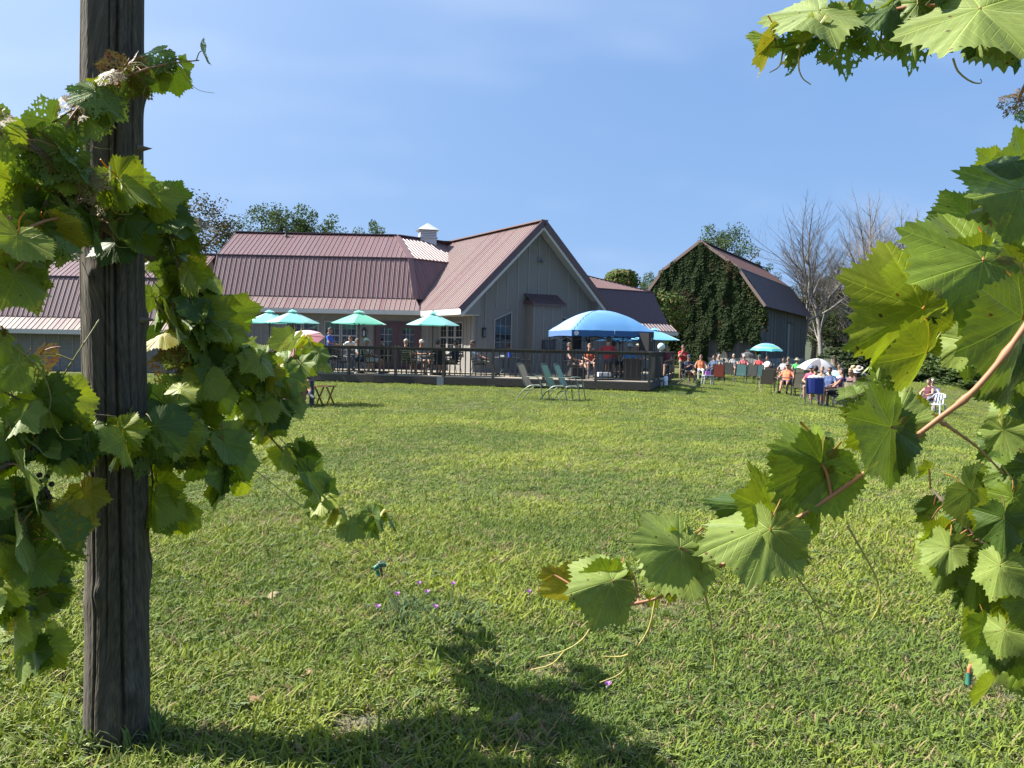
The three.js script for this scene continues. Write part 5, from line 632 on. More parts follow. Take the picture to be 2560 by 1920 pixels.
const crowd = [
  ['man in navy shirt looking down at his phone', 8.55, -38, 0.1, { shirt: navy, pants: khaki, arm: 'phone', hat: 'cap', hatC: navy, headTilt: 0.4, skin: SK[3] }], ['woman in orange top and white trousers', 10.05, -42, -0.2, { shirt: [0.6, 0.17, 0.06], pants: whiteC, legs: 'long', sleeves: 'none', hair: [0.12, 0.07, 0.04], glasses: 1, arm: 'rest', long: 1 }], ['woman in denim jacket with dark hair', 10.95, -43, -0.7, { shirt: [0.05, 0.09, 0.17], pants: jeans, legs: 'long', hair: [0.03, 0.02, 0.015], long: 1, sleeves: 'long' }], ['grey haired guest behind the denim jacket', 11.5, -44, -0.5, { shirt: [0.08, 0.1, 0.16], hair: grayHair }],
  ['guest in white visor behind the aqua chairs', 13.5, -46, -0.4, { shirt: [0.35, 0.08, 0.1], hat: 'visor', hatC: whiteC, hair: grayHair }], ['short grey haired guest left of the white visor', 13.3, -47.4, -0.3, { shirt: grey, hair: grayHair }], ['guest in white cap and red shirt under the striped umbrella', 14.5, -46.4, -0.6, { shirt: [0.4, 0.03, 0.04], hat: 'cap', hatC: whiteC, hair: grayHair }], ['guest in white tee beside the striped umbrella pole', 14.4, -44.8, -1.2, { shirt: whiteC, hair: [0.05, 0.03, 0.02], skin: SK[1] }],
  ['man in grey plaid shirt right of the striped umbrella', 14.95, -43.6, -0.9, { shirt: [0.32, 0.33, 0.36], hair: [0.05, 0.04, 0.04], skin: SK[3] }], ['guest in camouflage cap beside the plaid shirt', 15.6, -44.6, -0.5, { shirt: [0.16, 0.16, 0.1], hat: 'cap', hatC: [0.17, 0.16, 0.1] }], ['man in orange polo and cap with legs stretched', 11.75, -33.7, -0.5, { shirt: [0.72, 0.2, 0.09], pants: navy, hat: 'cap', hatC: [0.16, 0.13, 0.11], arm: 'rest', glasses: 1, stretch: 1, bulk: 1.12, skin: SK[1], lean: 0.3 }], ['guest in green shirt and floppy hat under the golf umbrella', 15.9, -44, -0.3, { shirt: [0.06, 0.5, 0.12], hat: 'brim', hatC: [0.35, 0.32, 0.22] }],
  ['woman in pink with blue cap', 11.6, -30.6, -0.6, { shirt: [0.65, 0.08, 0.2], hat: 'cap', hatC: [0.16, 0.22, 0.35], glasses: 1 }], ['man in white tee seen from behind in the blue chair', 10.25, -26.6, 2.75, { seat: 0.4, shirt: whiteC, pants: [0.05, 0.06, 0.09], hair: [0.025, 0.02, 0.018], bulk: 1.12, skin: SK[1], H: 1.76 }], ['dark haired woman in purple tank top', 10.95, -26.4, -2.3, { shirt: [0.10, 0.035, 0.12], pants: blackC, sleeves: 'none', hair: [0.015, 0.012, 0.012], long: 2, skin: SK[1] }], ['man in sunglasses facing the white tee', 11.5, -28.6, -0.7, { shirt: [0.05, 0.09, 0.22], hair: [0.04, 0.03, 0.025], glasses: 1, skin: SK[1] }],
  ['guest in tan shirt behind the sunglasses man', 12.75, -32.4, -0.4, { shirt: [0.4, 0.3, 0.2], hair: [0.3, 0.22, 0.14] }], ['man in pale grey tee and cap right of the aqua umbrella', 13.45, -32.2, -0.6, { shirt: [0.5, 0.46, 0.47], hat: 'cap', hatC: [0.4, 0.4, 0.38], glasses: 1 }], ['guest in white with sunglasses farther back on the right', 15.1, -36.4, -0.5, { seat: 0.55, shirt: whiteC, hair: [0.06, 0.04, 0.03], glasses: 1 }], ['woman with light brown hair in mauve top', 12.4, -29, -1.0, { shirt: [0.18, 0.09, 0.09], hair: [0.26, 0.16, 0.09], long: 1, glasses: 1 }], ['guest in white bucket hat and dark top', 13.05, -30, -0.5, { shirt: [0.04, 0.03, 0.04], hat: 'brim', hatC: [0.55, 0.53, 0.5] }], 
  ['woman in maroon tank top in the far right plastic chair', 17.2, -32.6, -1.1, { shirt: [0.09, 0.012, 0.03], pants: [0.3, 0.1, 0.1], sleeves: 'none', hair: [0.07, 0.02, 0.018], skin: SK[2], long: 0 }], ['white haired guest in sunglasses at the far right', 17.95, -33.6, -0.5, { shirt: [0.3, 0.3, 0.33], hair: [0.7, 0.68, 0.66], glasses: 1, skin: SK[2] }]];
const camp = (label, pos, turn, fab, fr = mat(0.22, 0.23, 0.24, 0.35, { metalness: 0.6 })) => { const c = thing('camp_chair', label, 'chair', pos, turn, 'folding camp chairs on the lawn'); for (const s of [-1, 1]) { const x = s * 0.3; part('back_leg', bar([x, 0, -0.24], [x * 0.92, 0.95, -0.36], 0.026), fr, c); part('front_leg', bar([x, 0, 0.28], [x, 0.62, 0.26], 0.024), fr, c); part('cross_leg', bar([x, 0.03, 0.27], [x, 0.46, -0.28], 0.018), fr, c); part('armrest', box(0.07, 0.03, 0.56, x, 0.63, -0.02), fab, c); } part('cross_brace', [bar([-0.3, 0.03, -0.25], [0.3, 0.42, -0.27], 0.018), bar([0.3, 0.03, -0.255], [-0.3, 0.42, -0.275], 0.018)], fr, c); const q = (x, y, z) => V(x, y, z), ps = []; for (let i = 0; i < 4; i++) { const a = -0.27 + i * 0.135, b = a + 0.135, zz = x => -0.05 * (1 - (x / 0.27) ** 2); ps.push([q(a, 0.42, -0.27 + zz(a)), q(b, 0.42, -0.27 + zz(b)), q(b, 0.93, -0.36 + zz(b)), q(a, 0.93, -0.36 + zz(a))]); } part('back_fabric', polyGeo(ps), fab, c); part('seat_fabric', polyGeo([[q(-0.28, 0.43, 0.27), q(0.28, 0.43, 0.27), q(0.25, 0.36, 0), q(-0.25, 0.36, 0)], [q(-0.25, 0.36, 0), q(0.25, 0.36, 0), q(0.27, 0.42, -0.28), q(-0.27, 0.42, -0.28)]]), fab, c); return c; };
const fabBlue = mat(0.012, 0.03, 0.22, 0.85, { transmission: 0.15 }), fabDark = mat(0.03, 0.03, 0.035, 0.85), fabKhaki = mat(0.36, 0.31, 0.2, 0.85, { transmission: 0.2 });
for (const [l, x, z, yaw, o] of crowd) {
  person(l, on(x, z), yaw, { group: lawnFolk, ...o }); const g = [on(x, z), yaw], u = 'chair under the ' + l.split(' ').slice(0, 9).join(' ').replace(/^the /, '');
  if (l.includes('white tee seen')) camp('blue folding camp chair under the man in white tee', ...g, fabBlue); else if (l.includes('purple')) camp('dark camp chair under the purple tank top', ...g, fabDark); else if (l.includes('maroon')) plastic('grey white plastic armchair under the maroon tank top', ...g); else if (l.includes('white haired')) camp('camp chair with bright blue back at the far right', ...g, mat(0.06, 0.14, 0.62, 0.8)); else if (z > -34 && z < -31) slingChair(u, sGrey, black, ...g, rowC); else camp(u, ...g, z % 2 > -1 ? fabDark : fabKhaki);
}
camp('khaki camp chair right of the purple tank top', on(11.25, -25.9), 2.6, fabKhaki);
function plastic(label, pos, turn) { const c = thing('plastic_chair', label, 'chair', pos, turn, 'plastic armchairs at the far right'), m = mat(0.38, 0.4, 0.43, 0.4); part('seat', box(0.46, 0.03, 0.44, 0, 0.42, 0.02), m, c); for (const x of [-0.24, 0.24]) for (const z of [0.25, -0.24]) part('leg', bar([x, 0.62 * (z > 0 ? 1 : 0.7), z * 0.92], [x * 1.05, 0, z], 0.045, 0.05), m, c); for (const x of [-0.25, 0.25]) part('armrest', tube([[x, 0.61, 0.27], [x, 0.65, 0.05], [x, 0.7, -0.2], [x * 0.8, 0.8, -0.3]], 0.024, 0.024, 6), m, c); part('back', [tube([[-0.2, 0.8, -0.3], [0, 0.84, -0.32], [0.2, 0.8, -0.3]], 0.024, 0.024, 6), ...[-0.15, -0.05, 0.05, 0.15].map(x => bar([x, 0.43, -0.2], [x, 0.82, -0.31], 0.05, 0.012))], m, c); return c; }
plastic('empty white plastic armchair nearest the right vine', on(16.75, -31), -0.9);
person('guest in straw hat and navy shirt bending down', on(13.75, -31), -1.2, { pose: 'bend', shirt: navy, pants: [0.5, 0.5, 0.52], legs: 'long', hat: 'brim', hatC: [0.42, 0.33, 0.19], band: 1, hair: grayHair, group: lawnFolk });
person('guest in white sun hat standing behind the straw hat', on(14.1, -31.6), -0.9, { pose: 'bend', shirt: whiteC, pants: grey, legs: 'long', hat: 'brim', hatC: [0.46, 0.42, 0.35], group: lawnFolk });
{ const t = thing('side_table', 'small grey plastic table holding a purple bag', 'table', on(9.15, -36.8), 0.1), m = mat(0.35, 0.38, 0.38, 0.5); part('table_top', box(0.48, 0.03, 0.42, 0, 0.44, 0), m, t); for (const x of [-0.19, 0.19]) for (const z of [-0.16, 0.16]) part('leg', bar([x, 0.43, z], [x * 1.25, 0, z * 1.15], 0.045), m, t);
  const b = thing('hand_bag', 'purple bag on the small grey table', 'bag', [9.15, gy(9.15, -36.8) + 0.455, -36.8]); part('bag_body', new THREE.BoxGeometry(0.22, 0.17, 0.12, 3, 3, 2).translate(0, 0.085, 0), mat(0.35, 0.10, 0.45, 0.6), b); part('strap', new THREE.TorusGeometry(0.07, 0.009, 6, 16, PI).translate(0, 0.17, 0), mat(0.2, 0.05, 0.28, 0.6), b);
  const d = thing('folding_table', 'dark folding table in front of the orange polo man', 'table', on(11.45, -33.0), 0.1); part('table_top', box(0.85, 0.03, 0.5, 0, 0.7, 0), mat(0.07, 0.05, 0.045, 0.5), d); for (const x of [-0.38, 0.38]) for (const z of [-0.2, 0.2]) part('leg', bar([x, 0.69, z], [x, 0, z], 0.025), black, d); }
umbrella('blue and green striped beach umbrella in front of the barn', on(14.75, -45.8), [mat(0.04, 0.3, 0.5, 0.8, { transmission: 0.3 })], { striped: [cloth(0.03, 0.30, 0.52), cloth(0.02, 0.16, 0.42), cloth(0.10, 0.5, 0.35), cloth(0.05, 0.33, 0.6), cloth(0.2, 0.52, 0.28), cloth(0.06, 0.42, 0.5)], n: 8, r: 0.98, top: 2.05, drop: 0.42, dome: 1, vent: false, poleM: mat(0.6, 0.6, 0.6, 0.4), handle: 0.02, name: 'beach_umbrella', tilt: 0.06, group: 'umbrellas on the lawn' });
umbrella('black rain umbrella left of the striped beach umbrella', on(14.35, -47.6), [cloth(0.02, 0.02, 0.022)], { n: 8, r: 0.5, top: 1.45, drop: 0.28, dome: 1, vent: false, handle: 0.75, name: 'rain_umbrella', tilt: 0.3, tiltDir: 1.2, group: 'umbrellas on the lawn' });
umbrella('white and grey golf umbrella over the right guests', on(14.1, -36.2), [cloth(0.5, 0.49, 0.52), cloth(0.13, 0.125, 0.145)], { n: 8, r: 0.95, top: 1.62, drop: 0.52, dome: 1, vent: false, handle: 0.85, name: 'golf_umbrella', tilt: 0.14, tiltDir: 0.6, group: 'umbrellas on the lawn' });
umbrella('pale aqua small umbrella below the golf umbrella', on(13.9, -34.2), [cloth(0.35, 0.6, 0.62)], { n: 8, r: 0.5, top: 1.18, drop: 0.3, dome: 1, vent: false, handle: 0.6, name: 'rain_umbrella', tilt: 0.25, tiltDir: -1.2, group: 'umbrellas on the lawn' });
// group at the left vine
{
  const c = thing('adirondack_chair', 'dark grey plastic adirondack chair behind the left vine', 'chair', on(-5.05, -18.1), 1.25), m = mat(0.10, 0.105, 0.125, 0.5);
  for (let i = -2; i <= 2; i++) part('back_slat', bar([i * 0.115, 0.3, -0.22], [i * 0.125, 1.0 - Math.abs(i) * 0.04, -0.5], 0.1, 0.02), m, c); for (let i = 0; i < 5; i++) part('seat_slat', box(0.56, 0.02, 0.095, 0, 0.36 - i * 0.02, 0.3 - i * 0.11, 0, 0.16), m, c); for (const s of [-1, 1]) { part('armrest', box(0.13, 0.025, 0.72, s * 0.35, 0.57, -0.02), m, c); part('front_leg', box(0.04, 0.57, 0.11, s * 0.33, 0.285, 0.3), m, c); part('rear_leg', bar([s * 0.3, 0.36, 0.34], [s * 0.3, 0.02, -0.55], 0.03, 0.1), m, c); part('arm_brace', bar([s * 0.35, 0.55, -0.34], [s * 0.31, 0.1, -0.42], 0.03, 0.08), m, c); }
  person('guest with crossed legs seated in the adirondack chair', on(-5.05, -18.1), 1.25, { seat: 0.36, shirt: [0.75, 0.25, 0.06], pants: [0.42, 0.18, 0.17], shoe: [0.1, 0.11, 0.14], cross: 1, skin: SK[1], lean: 0.35, group: lawnFolk });
  const s = thing('wooden_stool', 'folding wooden stool beside the crossed legs', 'stool', on(-4.28, -18.0), 1.3), w = woodM(0.34, 0.19, 0.06); part('seat_frame', [box(0.42, 0.02, 0.34, 0, 0.47, 0)], w, s); for (const z of [-0.15, 0.15]) { part('leg', bar([-0.19, 0.46, z], [0.19, 0.01, z], 0.022, 0.035), w, s); part('leg', bar([0.19, 0.46, z * 0.85], [-0.19, 0.01, z * 0.85], 0.022, 0.035), w, s); } part('foot_bar', [bar([0.19, 0.02, -0.16], [0.19, 0.02, 0.16], 0.02)], w, s);
  const b = thing('tote_bag', 'red and white tote bag under the adirondack chair', 'bag', on(-5.2, -17.7), 0.4); part('bag_body', box(0.34, 0.24, 0.16, 0, 0.12, 0), mat(0.5, 0.03, 0.04, 0.7), b); part('bag_panel', box(0.16, 0.1, 0.01, 0.05, 0.14, 0.083), mat(0.7, 0.66, 0.6, 0.7), b); part('handle', new THREE.TorusGeometry(0.08, 0.008, 6, 14, PI).translate(0, 0.24, 0), mat(0.5, 0.03, 0.04, 0.7), b);
  umbrella('pink umbrella half hidden behind the left vine', on(-5.15, -18.6), [cloth(0.72, 0.34, 0.45), cloth(0.75, 0.62, 0.64)], { n: 8, r: 0.62, top: 1.66, drop: 0.34, dome: 1, vent: false, handle: 0.8, name: 'rain_umbrella', tilt: 0.55, tiltDir: -1.9, group: 'umbrellas on the lawn' });
}
// ---------- trellis post ----------
{
  const t = thing('trellis_post', 'thick weathered grey wooden trellis post with long cracks', 'post', [-1.415, 0, -2.8]);
  const NA = 200, NH = 200, H = 3.0, pos = [], uv = [], col = [], idx = [];
  const cracks = [[0.98, 0.05, 3.0, 0.013, 0.7], [1.42, 0.35, 1.9, 0.008, 0.5], [1.95, 0.0, 1.25, 0.010, 0.5], [0.6, 0.5, 1.7, 0.006, 0.35], [2.35, 0.9, 2.9, 0.007, 0.4], [0.35, 1.2, 3, 0.005, 0.3], [1.25, 1.4, 2.9, 0.006, 0.35], [2.7, 0.1, 1.4, 0.006, 0.3]];
  const knots = [[0.95, 1.10, 0.042, 0.022], [1.72, 0.56, 0.034, 0.018], [1.62, 1.66, 0.042, 0.020], [-0.45, 2.36, 0.055, 0.024], [2.7, 2.2, 0.038, 0.032], [0.72, 0.17, 0.07, 0.022], [-0.4, 1.52, 0.03, 0.016], [0.25, 0.86, 0.028, 0.010], [-0.5, 0.62, 0.05, 0.014], [2.6, 0.5, 0.04, 0.008], [1.2, 2.3, 0.03, 0.012]];
  for (let j = 0; j <= NH; j++) for (let i = 0; i <= NA; i++) {
    const a = i / NA * 2 * Math.PI, y = j / NH * H - 0.08; let r = 0.1 + 0.004 * Math.cos(a * 2 + y) + 0.006 * fbm(Math.cos(a) * 1.2, y * 0.9, Math.sin(a) * 1.2, 3) + 0.0028 * fbm(Math.cos(a) * 9, y * 1.1, Math.sin(a) * 9, 3) + 0.008 * smooth(0.5, -0.05, y), d = 1;
    for (const [ca, y0, y1, w, dp] of cracks) { const cy = ca + 0.06 * Math.sin(y * 2.1 + ca * 5) + 0.05 * fbm(y * 2.2, ca * 3, 1, 2), e = Math.abs(Math.atan2(Math.sin(a - cy), Math.cos(a - cy))) * 0.1, k = smooth(y0 - 0.1, y0 + 0.15, y) * smooth(y1 + 0.1, y1 - 0.15, y), q = Math.max(0, 1 - e / (w * 0.55)) * k; r -= q * dp * 0.032; d *= 1 - 0.35 * q; }
    for (const [ka, ky, kr, kh] of knots) { const e = Math.hypot(Math.atan2(Math.sin(a - ka), Math.cos(a - ka)) * 0.1, (y - ky) * 0.75) / kr; r += kh * Math.exp(-e * e * 1.6) - (e < 0.42 ? 0.012 * (1 - e / 0.42) : 0); if (e < 0.5) d *= 0.35 + 0.65 * e / 0.5; else if (e < 1.1) d *= 1.18; }
    pos.push(Math.cos(a) * r + 0.007 * Math.sin(y * 2.1 + 0.4), y, Math.sin(a) * r); uv.push(a * 0.1 * 3.2, y * 0.5); const g = 0.9 + 0.5 * fbm(Math.cos(a) * 16, y * 1.4, Math.sin(a) * 16, 3), m = smooth(-0.05, 0.3, fbm(Math.cos(a) * 2, y * 1.1, Math.sin(a) * 2 + 4, 3)); col.push((0.098 + 0.012 * m) * g * d, (0.088 + 0.008 * m) * g * d, (0.074 - 0.004 * m) * g * d);
  }
  for (let j = 0; j < NH; j++) for (let i = 0; i < NA; i++) { const a = j * (NA + 1) + i, b = a + NA + 1; idx.push(a, b, a + 1, b, b + 1, a + 1); }
  const g = new THREE.BufferGeometry(); g.setAttribute('position', new THREE.Float32BufferAttribute(pos, 3)); g.setAttribute('uv', new THREE.Float32BufferAttribute(uv, 2)); g.setAttribute('color', new THREE.Float32BufferAttribute(col, 3)); g.setIndex(idx); g.computeVertexNormals();
  const gb = grainTex.clone(); gb.needsUpdate = true; gb.colorSpace = THREE.NoColorSpace;
  const m = new THREE.MeshPhysicalMaterial({ vertexColors: true, map: grainTex, bumpMap: gb, bumpScale: 0.004, roughness: 0.95, side: THREE.DoubleSide }); part('log', g, m, t); part('top_face', cyl(0.1, 0.1, 0.02, 0, H - 0.09, 0, 24), mat(0.25, 0.22, 0.18, 0.9), t);
  const st = mat(0.14, 0.11, 0.09, 0.9); for (const [y, a, l] of [[2.34, 0.12, 0.03], [2.12, 0.05, 0.02], [1.98, 0.1, 0.03], [2.2, 3.1, 0.04], [1.52, 0.05, 0.03]]) part('knot_stub', new THREE.ConeGeometry(0.014, l + 0.03, 7).rotateZ(-1.57).translate(0.105 + l / 2, 0, 0).rotateY(-a).translate(0, y, 0), st, t);
}
const wireM = mat(0.30, 0.29, 0.27, 0.4, { metalness: 0.7 });
for (const [y, dx, l] of [[1.72, 0.015, 'upper guy wire running from the post to the lawn anchor'], [1.30, -0.02, 'lower guy wire running from the post to the lawn anchor']]) tag(part('guy_wire', tube([[-1.36, y, -2.88], [-0.79 + dx, 0.06, -4.87]], 0.0022, 0.0022, 5), wireM, scene), l, 'wire', 'guy wires');
{ const a = thing('ground_anchor', 'green capped wire anchor in the lawn right of the post', 'anchor', [-0.79, 0, -4.88], 0.4); part('stake', tube([[0, -0.05, 0], [-0.01, 0.05, 0.01], [-0.02, 0.085, 0.02]], 0.008, 0.008, 6), mat(0.12, 0.07, 0.05, 0.7), a); part('green_sleeve', [tube([[-0.05, 0.05, 0], [-0.02, 0.075, 0.01], [0.02, 0.07, 0.01]], 0.016, 0.014, 8), tube([[-0.03, 0.01, 0.02], [-0.04, 0.05, 0.02]], 0.012, 0.012, 6)], mat(0.01, 0.13, 0.08, 0.5), a); part('wire_loop', new THREE.TorusGeometry(0.022, 0.003, 5, 14).translate(-0.01, 0.08, 0.02), wireM, a);
  const b = thing('ground_anchor', 'rusty orange wire anchor in the lawn at the lower right', 'anchor', [2.07, gy(2.07, -3.39), -3.39], -0.5); part('stake', tube([[0.01, -0.05, 0], [0.005, 0.05, 0], [-0.02, 0.11, 0], [-0.035, 0.10, 0.01], [-0.035, 0.06, 0.01]], 0.009, 0.009, 7), mat(0.42, 0.13, 0.05, 0.7), b); part('green_sleeve', tube([[-0.035, 0.07, 0.01], [-0.04, 0.02, 0.02]], 0.013, 0.012, 7), mat(0.02, 0.11, 0.07, 0.5), b); tag(part('guy_wire', tube([[2.04, 0.1, -3.39], [1.75, 1.35, -2.0]], 0.0022, 0.0022, 5), wireM, scene), 'guy wire rising from the rusty right anchor', 'wire', 'guy wires'); }
// ---------- grape leaves ----------
const lobes = [[0, 1.0], [24, 0.72], [47, 0.88], [75, 0.6], [101, 0.7], [126, 0.5], [148, 0.55], [166, 0.4], [180, 0.1]];
const lobeR = a => { a = Math.abs(a) * 180 / Math.PI; for (let i = 0; i < lobes.length - 1; i++) if (a <= lobes[i + 1][0]) { let t = (a - lobes[i][0]) / (lobes[i + 1][0] - lobes[i][0]); t = i % 2 ? Math.pow(t, 1.5) : 1 - Math.pow(1 - t, 1.5); return lerp(lobes[i][1], lobes[i + 1][1], t); } return 0.1; };
const pleat = a => { const d = Math.abs(a) * 180 / Math.PI, v = [0, 47, 100, 146, 182]; for (let i = 0; i < 4; i++) if (d <= v[i + 1]) return Math.sin(Math.PI * (d - v[i]) / (v[i + 1] - v[i])); return 0; };
function leafMesh(seed) {
  const R = rng(seed), N = 168, rings = [0.28, 0.55, 0.8, 1], pos = [0, 0, 0], uv = [], idx = [], f = 0.2 + 0.9 * R(), dr = (R() - 0.3) * 0.55, cup = (R() - 0.5) * 0.5, ph = R() * 6.28, wv = 0.05 + 0.07 * R(), sk = (R() - 0.5) * 0.2, lob = 0.55 + 0.35 * R();
  for (const q of rings) for (let i = 0; i < N; i++) {
    const a = (i / N * 2 - 1) * Math.PI, tooth = q === 1 ? (i % 4 === 1 ? 0.03 + 0.06 * Math.abs(Math.sin(i * 1.7 + seed)) : i % 4 === 3 ? -0.03 : 0) : 0, base = lerp((0.9 - 0.16 * Math.abs(a) / Math.PI * 2) * Math.pow(Math.max(0, Math.cos(a * 0.47)), 0.35), lobeR(a), lob), r = q * base * (1 + tooth) * (1 + 0.07 * fbm(Math.cos(a) * 1.5 + seed, Math.sin(a) * 1.5, 2, 2));
    const x = Math.sin(a) * r * (1 + 0.15 * sk * Math.sign(a)), y = Math.cos(a) * r; const rr = Math.hypot(x, y), z = -f * Math.pow(Math.abs(x), 1.15) * 0.8 + dr * -0.5 * y * Math.abs(y) + cup * rr * rr * 0.4 + wv * Math.sin(a * 5 + ph) * rr * rr + 0.05 * fbm(x * 3 + seed, y * 3, 1, 2) + pleat(a) * rr * (0.05 + 0.02 * Math.sin(seed)) + 0.022 * rr * Math.abs(Math.sin(rr * 16 - pleat(a) * 2.2)); pos.push(x, y, z);
  }
  for (let i = 0; i < N; i++) { const j = (i + 1) % N; idx.push(0, 1 + i, 1 + j); for (let k = 0; k < rings.length - 1; k++) { const a = 1 + k * N, b = a + N; idx.push(a + i, b + i, a + j, a + j, b + i, b + j); } }
  for (let i = 0; i < pos.length; i += 3) uv.push(pos[i] / 1.7 + 0.5, (pos[i + 1] + 0.55) / 1.7);
  const g = new THREE.BufferGeometry(); g.setAttribute('position', new THREE.Float32BufferAttribute(pos, 3)); g.setAttribute('uv', new THREE.Float32BufferAttribute(uv, 2)); g.setIndex(idx); g.computeVertexNormals();
  const p = tube([[0, 0.02, 0.004], [0.02, -0.16, -0.03 - 0.08 * R()], [0.05 * (R() - 0.5), -0.36, -0.16], [0.1 * (R() - 0.5), -0.5, -0.3]], 0.013, 0.018, 6, 6), u = p.attributes.uv; for (let i = 0; i < u.count; i++) u.setXY(i, 0.02, 0.02); return merge([g, p]);
}
const leafG = []; for (let i = 0; i < 12; i++) leafG.push(leafMesh(200 + i * 17));
const UVp = (x, y, W) => [(x / 1.7 + 0.5) * W, (1 - (y + 0.55) / 1.7) * W];
function veinPaths() { const out = []; for (const [a, l] of [[0, 0.97], [47, 0.85], [-47, 0.85], [100, 0.66], [-100, 0.66], [146, 0.45], [-146, 0.45]]) { const t = a * Math.PI / 180; out.push([[0, 0], [Math.sin(t) * l, Math.cos(t) * l], 1, 1]); for (let k = 1; k < 7; k++) for (const s of [-1, 1]) { const q = k / 7.2, L = (1 - q) * l * 0.52 + 0.05, b = t + s * 0.78, x = Math.sin(t) * l * q, y = Math.cos(t) * l * q; out.push([[x, y], [x + Math.sin(b) * L, y + Math.cos(b) * L], 0.42, 0.5]); } } return out; }
const veins = veinPaths();
function leafTex(seed, spots, brown, fine) {
  return canvasTex(512, 512, (c, W) => {
    const R = rng(seed); c.fillStyle = 'rgb(196,200,190)'; c.fillRect(0, 0, W, W);
    for (let i = 0; i < 520; i++) { const s = 140 + R() * 100, r = 8 + R() * 34; c.fillStyle = `rgba(${s + 8},${s + 6},${s - 22},0.10)`; c.beginPath(); c.ellipse(R() * W, R() * W, r, r * (0.4 + R() * 0.6), R() * 3, 0, 6.3); c.fill(); }
    c.lineCap = 'round'; for (let i = 0; i < 900; i++) { const x = R() * W, y = R() * W, a = R() * 6.3; c.strokeStyle = `rgba(228,232,205,${0.12 * fine})`; c.lineWidth = 1; c.beginPath(); c.moveTo(x, y); c.lineTo(x + Math.cos(a) * 12, y + Math.sin(a) * 12); c.stroke(); }
    for (const [p, q, w] of veins) { const [x0, y0] = UVp(...p, W), [x1, y1] = UVp(...q, W); for (const [k, al] of [[7, 0.16], [3.4, 0.8]]) { c.strokeStyle = `rgba(250,250,214,${al * (w > 0.5 ? 1 : 0.6)})`; c.lineWidth = k * w; c.beginPath(); c.moveTo(x0, y0); c.quadraticCurveTo((x0 + x1) / 2 + (R() - 0.5) * 7, (y0 + y1) / 2 + (R() - 0.5) * 7, x1, y1); c.stroke(); } }
    for (let i = 0; i < spots; i++) { const r = 1.5 + R() * 6; c.fillStyle = R() < 0.6 ? 'rgba(150,84,52,0.9)' : 'rgba(96,70,48,0.85)'; c.beginPath(); c.ellipse(W * (0.2 + R() * 0.6), W * (0.1 + R() * 0.7), r, r * 0.8, 0, 0, 6.3); c.fill(); }
    for (let i = 0; i < brown; i++) { const a = R() * 6.3, rr = W * (0.25 + R() * 0.28), r = 10 + R() * 38; c.fillStyle = `rgba(${170 + R() * 60},${120 + R() * 40},70,0.5)`; c.beginPath(); c.ellipse(W / 2 + Math.cos(a) * rr, W * 0.5 + Math.sin(a) * rr, r, r * 0.6, a, 0, 6.3); c.fill(); }
    c.fillStyle = 'rgb(255,176,150)'; c.fillRect(0, W - 24, 24, 24);
  });
}
function holeTex(seed, n, size, lace) { return canvasTex(512, 512, (c, W) => { const R = rng(seed); c.fillStyle = '#fff'; c.fillRect(0, 0, W, W); c.fillStyle = '#000'; for (let i = 0; i < n; i++) { const cx = W * (0.12 + R() * 0.76), cy = W * (0.06 + R() * 0.84), r = size * (0.4 + R() * R() * 2); c.beginPath(); for (let k = 0; k <= 9; k++) { const a = k / 9 * 6.283, q = r * (0.6 + 0.6 * R()); c.lineTo(cx + Math.cos(a) * q, cy + Math.sin(a) * q); } c.fill(); } c.strokeStyle = '#fff'; for (const [p, q, w] of veins) { const [x0, y0] = UVp(...p, W), [x1, y1] = UVp(...q, W); c.lineWidth = (lace ? 5 : 9) * w; c.beginPath(); c.moveTo(x0, y0); c.lineTo(x1, y1); c.stroke(); } c.fillStyle = '#fff'; c.fillRect(0, W - 30, 30, 30); }, false); }
const lt = [leafTex(1, 6, 0, 1), leafTex(2, 9, 5, 1), leafTex(3, 20, 26, 1)], holes = [holeTex(4, 120, 9, 0), holeTex(5, 330, 11, 1)], lbump = leafTex(9, 0, 0, 2); lbump.colorSpace = THREE.NoColorSpace;
const leafMat = (r, g, b, tex, tr, hole, rough = 0.55) => { const m = new THREE.MeshPhysicalMaterial({ map: lt[tex], bumpMap: lbump, bumpScale: 0.003, roughness: rough, transmission: tr, thickness: 0, side: THREE.DoubleSide, specularIntensity: 0.5 }); m.color.setRGB(r, g, b); if (hole) { m.alphaMap = holes[hole - 1]; m.alphaTest = 0.5; } return m; };
const LM = [leafMat(0.105, 0.19, 0.02, 0, 0.42), leafMat(0.50, 0.60, 0.028, 0, 0.62), leafMat(0.32, 0.42, 0.085, 0, 0.42, 0, 0.65), leafMat(0.60, 0.54, 0.04, 1, 0.58), leafMat(0.22, 0.33, 0.035, 1, 0.48, 1), leafMat(0.30, 0.21, 0.07, 2, 0.45, 2), leafMat(0.28, 0.40, 0.028, 1, 0.54)];
function leafAt(parent, J, T, n, m, w, gi) {
  const y = T.clone().sub(J), L = y.length(); y.normalize(); const z = n.clone().addScaledVector(y, -n.dot(y)); if (z.lengthSq() < 1e-4) z.set(0.3, 0.2, 1).addScaledVector(y, -(y.x * 0.3 + y.y * 0.2 + y.z)); z.normalize(); const x = y.clone().cross(z);
  const o = part('leaf', leafG[gi % leafG.length], LM[m], parent); o.matrixAutoUpdate = true; const M = new THREE.Matrix4().makeBasis(x.multiplyScalar(L * w), y.multiplyScalar(L), z.multiplyScalar(L)).setPosition(J); M.decompose(o.position, o.quaternion, o.scale); return o;
}
